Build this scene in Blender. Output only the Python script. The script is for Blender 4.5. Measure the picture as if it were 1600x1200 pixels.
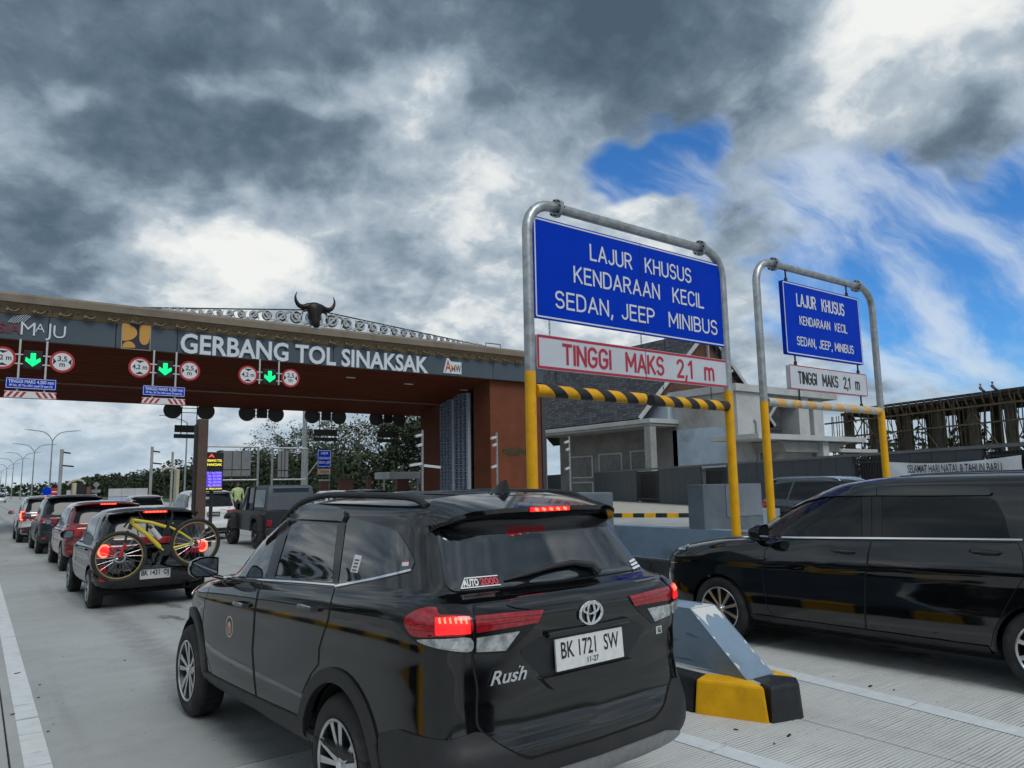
import bpy, bmesh, math, random
import numpy as np
from mathutils import Vector, Matrix
from mathutils.bvhtree import BVHTree
from mathutils.geometry import tessellate_polygon

random.seed(7)
for o in list(bpy.data.objects):
    bpy.data.objects.remove(o, do_unlink=True)
SC = bpy.context.scene
COL = SC.collection
R = math.radians

# ------------------------------------------------------------------ camera
FPX, CX, CY, CAM_H = 1150.0, 800.0, 600.0, 1.75
_F = Vector((-40 - CX, 773 - CY, FPX)).normalized()
_R = Vector((2385 - CX, 729 - CY, FPX)); _R = (_R - _R.dot(_F) * _F).normalized()
_U = _R.cross(_F)
CAMP = Vector((0, 0, CAM_H))
def ray(px, py):
    c = Vector((px - CX, py - CY, FPX))
    return Vector((_R.dot(c), _F.dot(c), _U.dot(c)))
def at(px, py, axis, val):
    d = ray(px, py); i = 'xyz'.index(axis)
    return CAMP + d * ((val - CAMP[i]) / d[i])
cam = bpy.data.cameras.new('camera'); camo = bpy.data.objects.new('camera', cam); COL.objects.link(camo)
_xa, _ya, _za = ray(CX + 1, CY) - ray(CX, CY), ray(CX, CY - 1) - ray(CX, CY), -ray(CX, CY) / FPX
camo.matrix_world = Matrix(((_xa.x, _ya.x, _za.x, 0), (_xa.y, _ya.y, _za.y, 0), (_xa.z, _ya.z, _za.z, CAM_H), (0, 0, 0, 1)))
cam.sensor_width = 36.0; cam.lens = 36.0 * FPX / 1600.0
cam.clip_start = 0.05; cam.clip_end = 4000
SC.camera = camo

# ------------------------------------------------------------------ view
SC.view_settings.view_transform = 'Standard'
SC.view_settings.look = 'None'
SC.view_settings.exposure = EXPOSURE = 0.12
SC.view_settings.gamma = 1.0
SC.view_settings.use_curve_mapping = False
SC.render.film_transparent = False
try:
    SC.cycles.max_bounces = 6; SC.cycles.diffuse_bounces = 3; SC.cycles.glossy_bounces = 4
    SC.cycles.transmission_bounces = 4; SC.cycles.transparent_max_bounces = 8
    SC.cycles.caustics_reflective = False; SC.cycles.caustics_refractive = False
    SC.cycles.use_denoising = True; SC.cycles.use_adaptive_sampling = True; SC.cycles.adaptive_threshold = .02; SC.cycles.adaptive_min_samples = 8
except Exception:
    pass

# ------------------------------------------------------------------ node helper
class NT:
    def __init__(s, tree): s.t = tree; s.n = tree.nodes; s.l = tree.links
    def add(s, typ, **kw):
        n = s.n.new(typ)
        for k, v in kw.items():
            setattr(n, k, v)
        return n
    def put(s, sock, v):
        if v is None: return
        if isinstance(v, bpy.types.NodeSocket): s.l.new(v, sock)
        else:
            try: sock.default_value = v
            except Exception: sock.default_value = (*v, 1.0) if len(v) == 3 else v[:3]
    def math(s, op, a, b=None, c=None, clamp=False):
        n = s.add('ShaderNodeMath', operation=op); n.use_clamp = clamp
        s.put(n.inputs[0], a); s.put(n.inputs[1], b); s.put(n.inputs[2], c); return n.outputs[0]
    def vmath(s, op, a, b=None, out=0):
        n = s.add('ShaderNodeVectorMath', operation=op); s.put(n.inputs[0], a); s.put(n.inputs[1], b); return n.outputs[out]
    def scale(s, v, f):
        n = s.add('ShaderNodeVectorMath', operation='SCALE'); s.put(n.inputs[0], v); s.put(n.inputs['Scale'], f); return n.outputs[0]
    def noise(s, vec, scale, detail=4, rough=.55, dist=0., out=0, ntype=None, lac=2.0):
        n = s.add('ShaderNodeTexNoise'); s.put(n.inputs['Vector'], vec)
        n.inputs['Scale'].default_value = scale; n.inputs['Detail'].default_value = detail
        n.inputs['Roughness'].default_value = rough; n.inputs['Distortion'].default_value = dist
        n.inputs['Lacunarity'].default_value = lac
        return n.outputs[out]
    def mix(s, f, a, b):
        n = s.add('ShaderNodeMix', data_type='RGBA'); s.put(n.inputs[0], f); s.put(n.inputs[6], a); s.put(n.inputs[7], b); return n.outputs[2]
    def map(s, v, a, b, c=0., d=1., smooth=True):
        n = s.add('ShaderNodeMapRange'); n.interpolation_type = 'SMOOTHSTEP' if smooth else 'LINEAR'
        s.put(n.inputs[0], v)
        for i, q in enumerate((a, b, c, d)): s.put(n.inputs[i + 1], q)
        return n.outputs[0]
    def ramp(s, f, stops):
        n = s.add('ShaderNodeValToRGB'); s.put(n.inputs[0], f); e = n.color_ramp.elements
        while len(e) > 1: e.remove(e[-1])
        for i, (p, c) in enumerate(stops):
            q = e[0] if i == 0 else e.new(p)
            q.position = p; q.color = (*c, 1)
        return n.outputs[0]
    def sep(s, v):
        n = s.add('ShaderNodeSeparateXYZ'); s.put(n.inputs[0], v); return n.outputs
    def comb(s, x, y, z):
        n = s.add('ShaderNodeCombineXYZ'); s.put(n.inputs[0], x); s.put(n.inputs[1], y); s.put(n.inputs[2], z); return n.outputs[0]
# ------------------------------------------------------------------ world: Nishita blue behind broken monsoon cloud
SUN_DIR = Vector((-0.06, -0.64, 0.78)).normalized()      # towards the sun
world = bpy.data.worlds.new('World'); SC.world = world; world.use_nodes = True
w = NT(world.node_tree)
for n in list(w.n): w.n.remove(n)
sky = w.add('ShaderNodeTexSky', sky_type='NISHITA')
sky.sun_disc = False
sky.sun_elevation = math.asin(SUN_DIR.z); sky.sun_rotation = math.atan2(SUN_DIR.x, SUN_DIR.y)
sky.air_density = 1.0; sky.dust_density = 0.4; sky.ozone_density = 2.0
tc = w.add('ShaderNodeTexCoord')
D = w.vmath('NORMALIZE', tc.outputs['Generated'])
dx, dy, dz = w.sep(D)
# cloud-deck coordinates: directions projected on a plane, so that clouds flatten towards the horizon
zc = w.math('ADD', w.math('MAXIMUM', dz, 0.0), 0.42)
P = w.vmath('DIVIDE', D, w.comb(zc, zc, 1.0))
def noise2(vec, scale, detail, rough, dist=0., out=0, off=(0, 0, 0)):
    n = w.add('ShaderNodeTexNoise', noise_dimensions='2D'); w.put(n.inputs['Vector'], w.vmath('ADD', vec, off) if any(off) else vec)
    for k, v in (('Scale', scale), ('Detail', detail), ('Roughness', rough), ('Distortion', dist)): n.inputs[k].default_value = v
    return n.outputs[out]
n_big = noise2(P, 1.6, 3, .55)
warp = noise2(P, 4.2, 3, .6, out=1)
wv_ = w.vmath('SUBTRACT', warp, (.5, .5, .5))
Pw = w.vmath('ADD', P, w.scale(wv_, .07))
n_mid = noise2(Pw, 3.6, 8, .56, off=(7.3, 2.1, 0))
n_fine = noise2(Pw, 11., 6, .60, off=(3.3, 9.1, 0))
# the same directions in a frame turned to face the toll gate (a fixed rotation of the world)
FW = Vector((.582, .80, .136)).normalized(); RT = FW.cross(Vector((0, 0, 1))).normalized(); UP = RT.cross(FW)
Dw = w.vmath('ADD', D, w.scale(wv_, .16))
Q = w.comb(w.vmath('DOT_PRODUCT', Dw, tuple(RT), out=1), w.vmath('DOT_PRODUCT', Dw, tuple(UP), out=1), w.vmath('DOT_PRODUCT', Dw, tuple(FW), out=1))
def lobes(items, start):
    """soft masses of cloud, each round one direction: (column, row, radius, weight, stretch) on the sheet the directions were read from"""
    acc = start
    for (px, py, rad, wgt, asp) in items:
        d = ray(px, py).normalized(); q0 = Vector((d.dot(RT), d.dot(UP), d.dot(FW))); a = rad / FPX
        v = w.vmath('MULTIPLY', w.vmath('SUBTRACT', Q, tuple(q0)), (1 / (a * asp), 1 / a, 1 / a))
        r_ = w.vmath('LENGTH', v, out=1)
        acc = w.math('ADD', acc, w.map(r_, 1.0, 0.0, 0.0, wgt))
    return acc
th = w.math('MULTIPLY_ADD', n_mid, 1.5, -.75 + .37)
th = w.math('MULTIPLY_ADD', n_fine, .78, th); th = w.math('ADD', th, -.39)
th = lobes([(90, 220, 300, .44, 1.1), (400, 230, 190, .46, 1.8), (420, 10, 220, .42, 3.0), (950, 40, 220, .38, 1.8), (30, 425, 120, .62, 1.7), (1490, 165, 130, .42, 1.6),
            (1180, 120, 200, .36, 1.3), (300, -350, 600, .22, 1.8), (1300, -350, 600, .20, 1.5),
            (330, 345, 120, -.44, 1.4), (440, 415, 130, -.26, 1.7), (120, 150, 55, -.50, 1.), (330, 125, 62, -.52, 1.7), (490, 140, 70, -.60, 1.9), (640, 165, 100, -.46, 1.9),
            (1350, 75, 170, -.58, 1.6), (618, 460, 45, -.45, 1.), (690, 495, 35, -.30, 1.2), (820, 300, 230, -.06, 1.5), (960, 400, 150, -.26, 1.6), (60, 570, 330, -.16, 2.5), (860, 600, 260, -.16, 2.0), (1000, 340, 110, -.22, 1.3)], th)
th = w.math('MULTIPLY_ADD', w.math('SUBTRACT', th, .5), .74, .46)
CLOUD = w.ramp(th, [(0.0, (.82, .83, .81)), (.17, (.64, .68, .70)), (.28, (.43, .50, .56)), (.48, (.265, .335, .405)), (.68, (.142, .195, .252)), (.85, (.092, .138, .187)), (1.0, (.068, .104, .143))])
gap = w.math('MULTIPLY_ADD', n_mid, -1.0, .5)
gap = lobes([(1045, 220, 115, .70, 1.1), (980, 285, 110, .60, 1.5), (1100, 290, 100, .5, 1.), (1420, 400, 260, .58, 1.8), (1500, 470, 240, .42, 1.6), (1330, 320, 120, .34, 2.0), (1620, 300, 120, .30, 1.), (60, 690, 200, .22, 2.4), (1900, 420, 420, .5, 1.5)], gap)
st = noise2(w.vmath('MULTIPLY', Pw, (.9, 2.8, 1.0)), 2.2, 6, .58, .2, off=(1., 4., 0))
wisp = w.map(st, .36, .74, 0, .80)
cover = w.map(gap, .62, .22)
blue = w.vmath('MULTIPLY', w.scale(sky.outputs[0], 0.095), (.36, .84, 1.34))
wcol = w.mix(wisp, blue, (.60, .68, .76, 1))
low = w.map(dz, 0.0, .17, .58, 0.0)
skyc = w.mix(low, w.mix(cover, wcol, CLOUD), (.44, .56, .67, 1))
world.cycles.sampling_method = 'MANUAL'; world.cycles.sample_map_resolution = 128
bg = w.add('ShaderNodeBackground'); w.put(bg.inputs[0], skyc); bg.inputs[1].default_value = 1.0
wo = w.add('ShaderNodeOutputWorld'); w.l.new(bg.outputs[0], wo.inputs[0])
sl = bpy.data.lights.new('sun', 'SUN'); sl.energy = 1.5; sl.angle = R(30); sl.color = (1.0, .975, .94)
so = bpy.data.objects.new('sun', sl); COL.objects.link(so)
so.rotation_euler = SUN_DIR.to_track_quat('Z', 'Y').to_euler(); so.location = (0, 0, 60)
# ------------------------------------------------------------------ materials
MATS = {}
def mat(name, col, rough=.6, metal=0., coat=0., vary=.0, vscale=6., bump=0., bscale=40., emit=None, estr=0., spec=.5, dirt=None, dscale=1.2, rvary=0., coords='Object', trans=0., alpha=1., aniso=None):
    """Principled material with procedural mottling, fine relief and optional dirt patches"""
    if name in MATS: return MATS[name]
    m = bpy.data.materials.new(name); m.use_nodes = True; MATS[name] = m
    t = NT(m.node_tree); b = t.n['Principled BSDF']
    b.inputs['Roughness'].default_value = rough; b.inputs['Metallic'].default_value = metal
    b.inputs['Coat Weight'].default_value = coat; b.inputs['Coat Roughness'].default_value = .03
    b.inputs['Specular IOR Level'].default_value = spec
    b.inputs['Base Color'].default_value = (*col, 1)
    if trans: b.inputs['Transmission Weight'].default_value = trans
    if alpha < 1: b.inputs['Alpha'].default_value = alpha
    if emit: b.inputs['Emission Color'].default_value = (*emit, 1); b.inputs['Emission Strength'].default_value = estr
    if vary or bump or dirt or rvary:
        tcn = t.add('ShaderNodeTexCoord'); v = tcn.outputs[coords]
        if aniso: v = t.vmath('MULTIPLY', v, aniso)
        c = None
        if vary:
            nz = t.noise(v, vscale, 5, .6)
            lo = tuple(max(0, q * (1 - vary)) for q in col); hi = tuple(min(1, q * (1 + vary)) for q in col)
            c = t.mix(t.map(nz, .3, .7), (*lo, 1), (*hi, 1))
        if dirt:
            nz = t.noise(v, dscale, 7, .65, .4)
            c = t.mix(t.map(nz, .48, .72, 0, dirt[3] if len(dirt) > 3 else .7), c if c is not None else (*col, 1), (*dirt[:3], 1))
        if c is not None: t.put(b.inputs['Base Color'], c)
        if rvary:
            nz = t.noise(v, vscale * 1.7, 4, .6)
            t.put(b.inputs['Roughness'], t.map(nz, .25, .75, max(.02, rough - rvary), min(1, rough + rvary), False))
        if bump:
            nz = t.noise(v, bscale, 6, .6)
            bn = t.add('ShaderNodeBump'); bn.inputs['Strength'].default_value = bump; bn.inputs['Distance'].default_value = .01
            t.put(bn.inputs['Height'], nz); t.put(b.inputs['Normal'], bn.outputs[0])
    return m

# ------------------------------------------------------------------ scene graph
def link(name, me, m=None, parent=None, loc=None):
    o = bpy.data.objects.new(name, me); COL.objects.link(o)
    if m is not None and me is not None and len(me.materials) == 0: me.materials.append(m)
    if parent is not None: o.parent = parent
    if loc is not None: o.location = loc
    return o
def tag(o, label=None, cat=None, group=None, kind=None):
    if label: o['label'] = label
    if cat: o['category'] = cat
    if group: o['group'] = group
    if kind: o['kind'] = kind
    return o
def thing(name, label, cat, loc=(0, 0, 0), rz=0., group=None):
    o = bpy.data.objects.new(name, None); COL.objects.link(o); o.empty_display_size = .2
    o.location = loc; o.rotation_euler = (0, 0, rz)
    return tag(o, label, cat, group)
def copy_tree(o, parent=None):
    c = o.copy(); COL.objects.link(c)
    if parent is not None: c.parent = parent
    for ch in list(o.children): copy_tree(ch, c)
    return c

# ------------------------------------------------------------------ mesh builder
class MB:
    def __init__(s): s.v = []; s.f = []; s.mi = []; s.cur = 0
    def add(s, vs, fs):
        k = len(s.v); s.v += [tuple(p) for p in vs]
        s.f += [tuple(i + k for i in f) for f in fs]; s.mi += [s.cur] * len(fs); return s
    def box(s, c, size, rz=0., M=None, taper=None):
        x, y, z = (q / 2 for q in size); vs = []
        for sz in (-1, 1):
            t = 1.0 if (taper is None or sz < 0) else taper
            for sy in (-1, 1):
                for sx in (-1, 1): vs.append(Vector((sx * x * t, sy * y * t, sz * z)))
        if rz: vs = [Matrix.Rotation(rz, 3, 'Z') @ q for q in vs]
        if M is not None: vs = [M @ q for q in vs]
        vs = [q + Vector(c) for q in vs]
        return s.add(vs, [(0, 2, 3, 1), (4, 5, 7, 6), (0, 1, 5, 4), (2, 6, 7, 3), (0, 4, 6, 2), (1, 3, 7, 5)])
    def bx(s, x0, x1, y0, y1, z0, z1): return s.box(((x0 + x1) / 2, (y0 + y1) / 2, (z0 + z1) / 2), (abs(x1 - x0), abs(y1 - y0), abs(z1 - z0)))
    def bar(s, p0, p1, wd, ht, up=(0, 0, 1)):
        p0, p1 = Vector(p0), Vector(p1); d = (p1 - p0); L = d.length; d.normalize()
        u = Vector(up)
        if abs(d.dot(u)) > .98: u = Vector((0, 1, 0))
        sd = d.cross(u).normalized(); u = sd.cross(d)
        M = Matrix((sd, d, u)).transposed()
        return s.box((p0 + p1) / 2, (wd, L, ht), M=M)
    def tube(s, pts, r, n=10, caps=True, closed=False):
        pts = [Vector(p) for p in pts]; rs = r if isinstance(r, (list, tuple)) else [r] * len(pts)
        T = []
        for i in range(len(pts)):
            a = pts[i - 1] if (i > 0 or closed) else pts[i]; b = pts[(i + 1) % len(pts)] if (i < len(pts) - 1 or closed) else pts[i]
            T.append((b - a).normalized())
        u = Vector((0, 0, 1)) if abs(T[0].z) < .9 else Vector((1, 0, 0))
        u = (u - T[0] * u.dot(T[0])).normalized(); vs = []
        for i, p in enumerate(pts):
            u = (u - T[i] * u.dot(T[i])).normalized(); w_ = T[i].cross(u)
            for k in range(n):
                a = 2 * math.pi * k / n; vs.append(p + (u * math.cos(a) + w_ * math.sin(a)) * rs[i])
        fs = []; m = len(pts)
        for i in range(m if closed else m - 1):
            j = (i + 1) % m
            for k in range(n):
                fs.append((i * n + k, i * n + (k + 1) % n, j * n + (k + 1) % n, j * n + k))
        if caps and not closed:
            fs.append(tuple(range(n - 1, -1, -1))); fs.append(tuple((m - 1) * n + k for k in range(n)))
        return s.add(vs, fs)
    def lathe(s, prof, n=24, c=(0, 0, 0), axis='z', a0=0., a1=2 * math.pi):
        full = abs(a1 - a0 - 2 * math.pi) < 1e-6; m = n if full else n + 1; vs = []
        for (r, z) in prof:
            for k in range(m):
                a = a0 + (a1 - a0) * k / n; p = (r * math.cos(a), r * math.sin(a), z)
                if axis == 'x': p = (p[2], p[0], p[1])
                elif axis == 'y': p = (p[0], p[2], p[1])
                vs.append((p[0] + c[0], p[1] + c[1], p[2] + c[2]))
        fs = []
        for i in range(len(prof) - 1):
            for k in range(n if full else n):
                k2 = (k + 1) % m if full else k + 1
                fs.append((i * m + k, i * m + k2, (i + 1) * m + k2, (i + 1) * m + k))
        return s.add(vs, fs)
    def prism(s, poly, d0, d1, frame):
        """extrude a 2D polygon; frame(a, b, d) gives the 3D point"""
        n = len(poly); vs = [frame(a, b, d0) for a, b in poly] + [frame(a, b, d1) for a, b in poly]
        tri = tessellate_polygon([[Vector((a, b, 0)) for a, b in poly]])
        fs = [tuple(t) for t in tri] + [tuple(q + n for q in reversed(t)) for t in tri]
        fs += [(i, (i + 1) % n, (i + 1) % n + n, i + n) for i in range(n)]
        return s.add(vs, fs)
    def build(s, name, mats=None, parent=None, smooth=False, loc=None, angle=35, bevel=0.):
        me = bpy.data.meshes.new(name); me.from_pydata(s.v, [], s.f)
        mats = mats if isinstance(mats, (list, tuple)) else ([mats] if mats else [])
        for m in mats: me.materials.append(m)
        if len(mats) > 1: me.polygons.foreach_set('material_index', s.mi)
        bm = bmesh.new(); bm.from_mesh(me)
        if bevel:
            bmesh.ops.remove_doubles(bm, verts=bm.verts, dist=1e-5)
            es = [e for e in bm.edges if len(e.link_faces) == 2 and e.calc_face_angle(0) > R(30)]
            bmesh.ops.bevel(bm, geom=es, offset=bevel, segments=2, affect='EDGES', profile=.6, clamp_overlap=True)
        bmesh.ops.recalc_face_normals(bm, faces=bm.faces); bm.to_mesh(me); bm.free()
        if smooth:
            me.polygons.foreach_set('use_smooth', [True] * len(me.polygons)); me.set_sharp_from_angle(angle=R(angle))
        me.update()
        return link(name, me, None, parent, loc)
def one(name, m, parent, fn, **kw):
    b = MB(); fn(b); return b.build(name, m, parent, **kw)

def rp(pts, r, n=4):
    """round the corners of a polygon; r one radius or one per corner"""
    out = []; N = len(pts)
    for i, p in enumerate(pts):
        p = Vector(p); a = Vector(pts[i - 1]); b = Vector(pts[(i + 1) % N]); rr = r[i] if isinstance(r, (list, tuple)) else r
        da, db = a - p, b - p; la = min(rr, da.length * .48); lb = min(rr, db.length * .48)
        if rr <= 0: out.append(tuple(p)); continue
        s_, e_ = p + da.normalized() * la, p + db.normalized() * lb
        for k in range(n + 1):
            t = k / n; out.append(tuple(s_ * (1 - t) ** 2 + p * 2 * t * (1 - t) + e_ * t * t))
    return out
def spl(pts, n=6, closed=False):
    """Catmull-Rom through the points"""
    P_ = [Vector(p) for p in pts]; N = len(P_); out = []
    rng = range(N) if closed else range(N - 1)
    for i in rng:
        p0 = P_[(i - 1) % N] if (closed or i > 0) else P_[0] * 2 - P_[1]
        p1, p2 = P_[i], P_[(i + 1) % N]
        p3 = P_[(i + 2) % N] if (closed or i + 2 < N) else P_[-1] * 2 - P_[-2]
        for k in range(n):
            t = k / n
            out.append(tuple(.5 * ((2 * p1) + (p2 - p0) * t + (2 * p0 - 5 * p1 + 4 * p2 - p3) * t * t + (3 * p1 - p0 - 3 * p2 + p3) * t ** 3)))
    if not closed: out.append(tuple(P_[-1]))
    return out
def ribbon(line, wd):
    """polygon round a 2D polyline"""
    L = [Vector(p) for p in line]; A = []; B = []
    ws = wd if isinstance(wd, (list, tuple)) else [wd] * len(L)
    for i, p in enumerate(L):
        a = L[max(0, i - 1)]; b = L[min(len(L) - 1, i + 1)]; t = (b - a).normalized(); n = Vector((-t.y, t.x)) * ws[i] / 2
        A.append(tuple(p + n)); B.append(tuple(p - n))
    return A + B[::-1]
def circ(cx, cy, rx, ry=None, n=24, a0=0., a1=360.):
    ry = ry or rx; full = abs(a1 - a0 - 360) < 1e-6
    return [(cx + rx * math.cos(R(a0 + (a1 - a0) * k / n)), cy + ry * math.sin(R(a0 + (a1 - a0) * k / n))) for k in range(n if full else n + 1)]

_fonts = {}
def text_mesh(s, size=1., width=None, bold=0., depth=.0, align='CENTER', xs=1., spacing=1.0, shear=0., res=3):
    """flat lettering as a mesh in the XY plane, centred"""
    c = bpy.data.curves.new('lettering', 'FONT'); c.body = s; c.size = size; c.align_x = align; c.align_y = 'CENTER'
    c.offset = bold; c.extrude = depth; c.space_character = spacing; c.shear = shear; c.resolution_u = res; c.fill_mode = 'BOTH' if depth else 'FRONT'
    o = bpy.data.objects.new('lettering', c)
    COL.objects.link(o); dg = bpy.context.evaluated_depsgraph_get(); dg.update()
    me = bpy.data.meshes.new_from_object(o.evaluated_get(dg))
    bpy.data.objects.remove(o, do_unlink=True); bpy.data.curves.remove(c)
    co = np.empty(len(me.vertices) * 3); me.vertices.foreach_get('co', co); co = co.reshape(-1, 3)
    if len(co):
        lo, hi = co.min(0), co.max(0); mid = (lo + hi) / 2
        co[:, 1] -= mid[1]
        if align == 'CENTER': co[:, 0] -= mid[0]
        if width: co[:, 0] *= width / max(1e-6, hi[0] - lo[0])
        else: co[:, 0] *= xs
        me.vertices.foreach_set('co', co.ravel()); me.update()
    return me
def text(name, s, m, parent, M, size=1., mirror=False, **kw):
    """M: 4x4 taking the lettering's XY plane into the parent's space"""
    me = text_mesh(s, size, **kw); me.transform(M); me.update(); me.name = name
    return link(name, me, m, parent)
def frame_y(x, y, z, rz=0.):
    """lettering upright, read from -Y (facing the camera side)"""
    return Matrix.Translation((x, y, z)) @ Matrix.Rotation(rz, 4, 'Z') @ Matrix.Rotation(R(90), 4, 'X')
# ------------------------------------------------------------------ the setting: ground, concrete slabs, painted lines
def concrete_mat(name, col, groove=0., stain=.5):
    m = bpy.data.materials.new(name); m.use_nodes = True; t = NT(m.node_tree); b = t.n['Principled BSDF']
    g = t.add('ShaderNodeNewGeometry').outputs['Position']
    big = t.noise(g, .55, 5, .6); mid = t.noise(g, 4.5, 6, .65); fine = t.noise(g, 60., 4, .7)
    tyre = t.noise(t.vmath('MULTIPLY', g, (1.6, .10, 1.)), 1.0, 4, .6)
    c = t.mix(t.map(big, .3, .7), tuple(q * .86 for q in col) + (1,), tuple(min(1, q * 1.10) for q in col) + (1,))
    c = t.mix(t.map(mid, .42, .75, 0, .45), c, tuple(q * .72 for q in col) + (1,))
    c = t.mix(t.map(fine, .3, .7, 0, .40), c, tuple(q * 1.25 for q in col) + (1,))
    c = t.mix(t.map(tyre, .52, .75, 0, stain), c, tuple(q * .55 for q in col) + (1,))
    px_, py_, pz_ = t.sep(g)                 # rubber and oil left by the queue in each lane
    for c0 in (2.45, 7.85, 12.9):
        wob_ = t.math('MULTIPLY_ADD', t.noise(t.vmath('MULTIPLY', g, (0., .25, 0.)), 1.0, 2, .5), .5, -.25)
        ax = t.math('ABSOLUTE', t.math('ADD', t.math('SUBTRACT', px_, c0), wob_))
        tr_ = t.map(t.math('ABSOLUTE', t.math('SUBTRACT', ax, .74)), .05, .30, 1., 0.)
        c = t.mix(t.math('MULTIPLY', tr_, t.map(mid, .25, .65, .16, .60)), c, tuple(q * .50 for q in col) + (1,))
        drip = t.math('MULTIPLY', t.map(ax, .10, .45, 1., 0.), t.map(t.noise(t.vmath('MULTIPLY', g, (1., .5, 1.)), 2.2, 5, .65), .52, .66))
        c = t.mix(t.math('MULTIPLY', drip, .75), c, (.055, .055, .054, 1))
    spk = t.noise(g, 22., 2, .5)
    c = t.mix(t.map(spk, .70, .74, 0, .7), c, (.05, .05, .05, 1))
    t.put(b.inputs['Base Color'], c); b.inputs['Roughness'].default_value = .82; b.inputs['Specular IOR Level'].default_value = .35
    h = t.math('MULTIPLY', fine, .35)
    if groove:
        x, y, z = t.sep(g)
        ph = t.math('ADD', t.math('MULTIPLY', y, 2 * math.pi / .028), t.math('MULTIPLY', t.noise(g, 2.2, 3, .5), 5.0))
        gr = t.math('SINE', ph)
        wob = t.noise(t.vmath('MULTIPLY', g, (1.5, 30., 1.)), 1.2, 4, .6)
        amt = t.map(t.noise(g, 1.1, 4, .6), .30, .60, .25, 1.)
        grv = t.math('MULTIPLY', t.map(gr, .15, .95), amt)
        h = t.math('SUBTRACT', h, t.math('MULTIPLY', grv, groove))
        c2 = t.mix(t.math('MULTIPLY', t.math('MULTIPLY', grv, t.map(wob, .3, .65)), .85), c, tuple(q * .34 for q in col) + (1,)); t.put(b.inputs['Base Color'], c2)
    bn = t.add('ShaderNodeBump'); bn.inputs['Strength'].default_value = .5; bn.inputs['Distance'].default_value = .008
    t.put(bn.inputs['Height'], h); t.put(b.inputs['Normal'], bn.outputs[0]); return m
EARTH = mat('bare_earth', (.16, .13, .095), .95, vary=.3, vscale=.3, bump=.4, bscale=3.)
CONC = concrete_mat('road_concrete', (.345, .36, .355), 0., .5)
CONCG = concrete_mat('grooved_concrete', (.53, .545, .53), 1.6, .25)
JOINT = mat('joint_sealant', (.06, .056, .05), .9, vary=.3, vscale=30)
GREEN = mat('verge_grass', (.05, .075, .025), .95, vary=.4, vscale=.4, bump=.5, bscale=6.)
# one sheet to the horizon
tag(one('ground', GREEN, None, lambda b: b.add([(-1500, -1500, -.30), (2500, -1500, -.30), (2500, 3500, -.30), (-1500, 3500, -.30)], [(0, 1, 2, 3)])), kind='structure')
road = one('road', JOINT, None, lambda b: b.bx(-9, 34, -14, 62, -.28, -.035)); tag(road, kind='structure')
far = one('carriageway', CONC, None, lambda b: b.add([(-16, 62, -.03), (40, 62, -.03), (26, 130, -.03), (14, 1500, -.03), (-10, 1500, -.03), (-13, 130, -.03)], [(0, 1, 2, 3, 4, 5)])); tag(far, kind='structure')
apron = one('pavement_apron', CONC, None, lambda b: b.add([(34, -14, -.02), (60, -14, -.02), (60, 62, -.02), (34, 62, -.02)], [(0, 1, 2, 3)])); tag(apron, kind='structure')
left_apron = one('left_carriageway', CONC, None, lambda b: b.add([(-40, -14, -.02), (-9, -14, -.02), (-9, 62, -.02), (-16, 62, -.02), (-40, 62, -.02)], [(0, 1, 2, 3, 4)])); tag(left_apron, kind='structure')
xs = [-9, -4.6, .30, 5.05, 9.9, 14.6, 19.4, 24.2, 29, 34]; ys = [-14, -9, -4.2, .3, 5.1, 10.2, 15.2, 20.2, 25.2, 30.2, 35.2, 41, 48, 55, 62]
slab_mesh = {}
for i in range(len(xs) - 1):
    for j in range(len(ys) - 1):
        gx, gy = xs[i + 1] - xs[i] - .012, ys[j + 1] - ys[j] - .012
        grooved = xs[i] >= .2 and ys[j] < 1 or (xs[i] >= 5 and ys[j] < 5.2)
        m_ = CONCG if (j <= 3 and i >= 2) else CONC
        key = (round(gx, 3), round(gy, 3), m_.name)
        if key not in slab_mesh:
            b = MB(); b.box((0, 0, -.05), (gx, gy, .1)); o = b.build('concrete_slab', m_, road, bevel=.004); slab_mesh[key] = o.data
        else:
            o = bpy.data.objects.new('concrete_slab', slab_mesh[key]); COL.objects.link(o); o.parent = road
        o.location = ((xs[i] + xs[i + 1]) / 2, (ys[j] + ys[j + 1]) / 2, 0)
LINE = mat('road_paint', (.66, .69, .69), .6, vary=.06, vscale=20., bump=.2, bscale=50., coords='Object')
def worn_paint(name, col):
    m = bpy.data.materials.new(name); m.use_nodes = True; t = NT(m.node_tree); b = t.n['Principled BSDF']
    g = t.add('ShaderNodeNewGeometry').outputs['Position']; x, y, z = t.sep(g)
    n1 = t.noise(g, 9., 6, .65); cr = t.noise(t.vmath('MULTIPLY', g, (1., 14., 1.)), 1.3, 5, .65)
    c = t.mix(t.map(n1, .25, .75), tuple(q * .88 for q in col) + (1,), tuple(min(1, q * 1.05) for q in col) + (1,))
    c = t.mix(t.map(cr, .60, .68, 0, .75), c, (.22, .22, .215, 1))
    t.put(b.inputs['Base Color'], c); b.inputs['Roughness'].default_value = .65
    bn = t.add('ShaderNodeBump'); bn.inputs['Strength'].default_value = .4; bn.inputs['Distance'].default_value = .006; t.put(bn.inputs['Height'], cr); t.put(b.inputs['Normal'], bn.outputs[0]); return m
LINE = worn_paint('road_paint', (.62, .655, .66)); LINEC = worn_paint('clean_road_paint', (.62, .67, .69))
def line(pts, m=LINE):
    b = MB(); b.add([(x, y, .004) for x, y in pts], [tuple(range(len(pts)))]); o = b.build('painted_line', m, road); return o
line([(.375, -12), (.525, -12), (.525, 60), (.375, 60)])
line([(3.98, 3.70), (4.14, 3.76), (4.22, 2.6), (4.60, -2), (4.40, -2), (4.04, 2.6)], LINEC)
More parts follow.
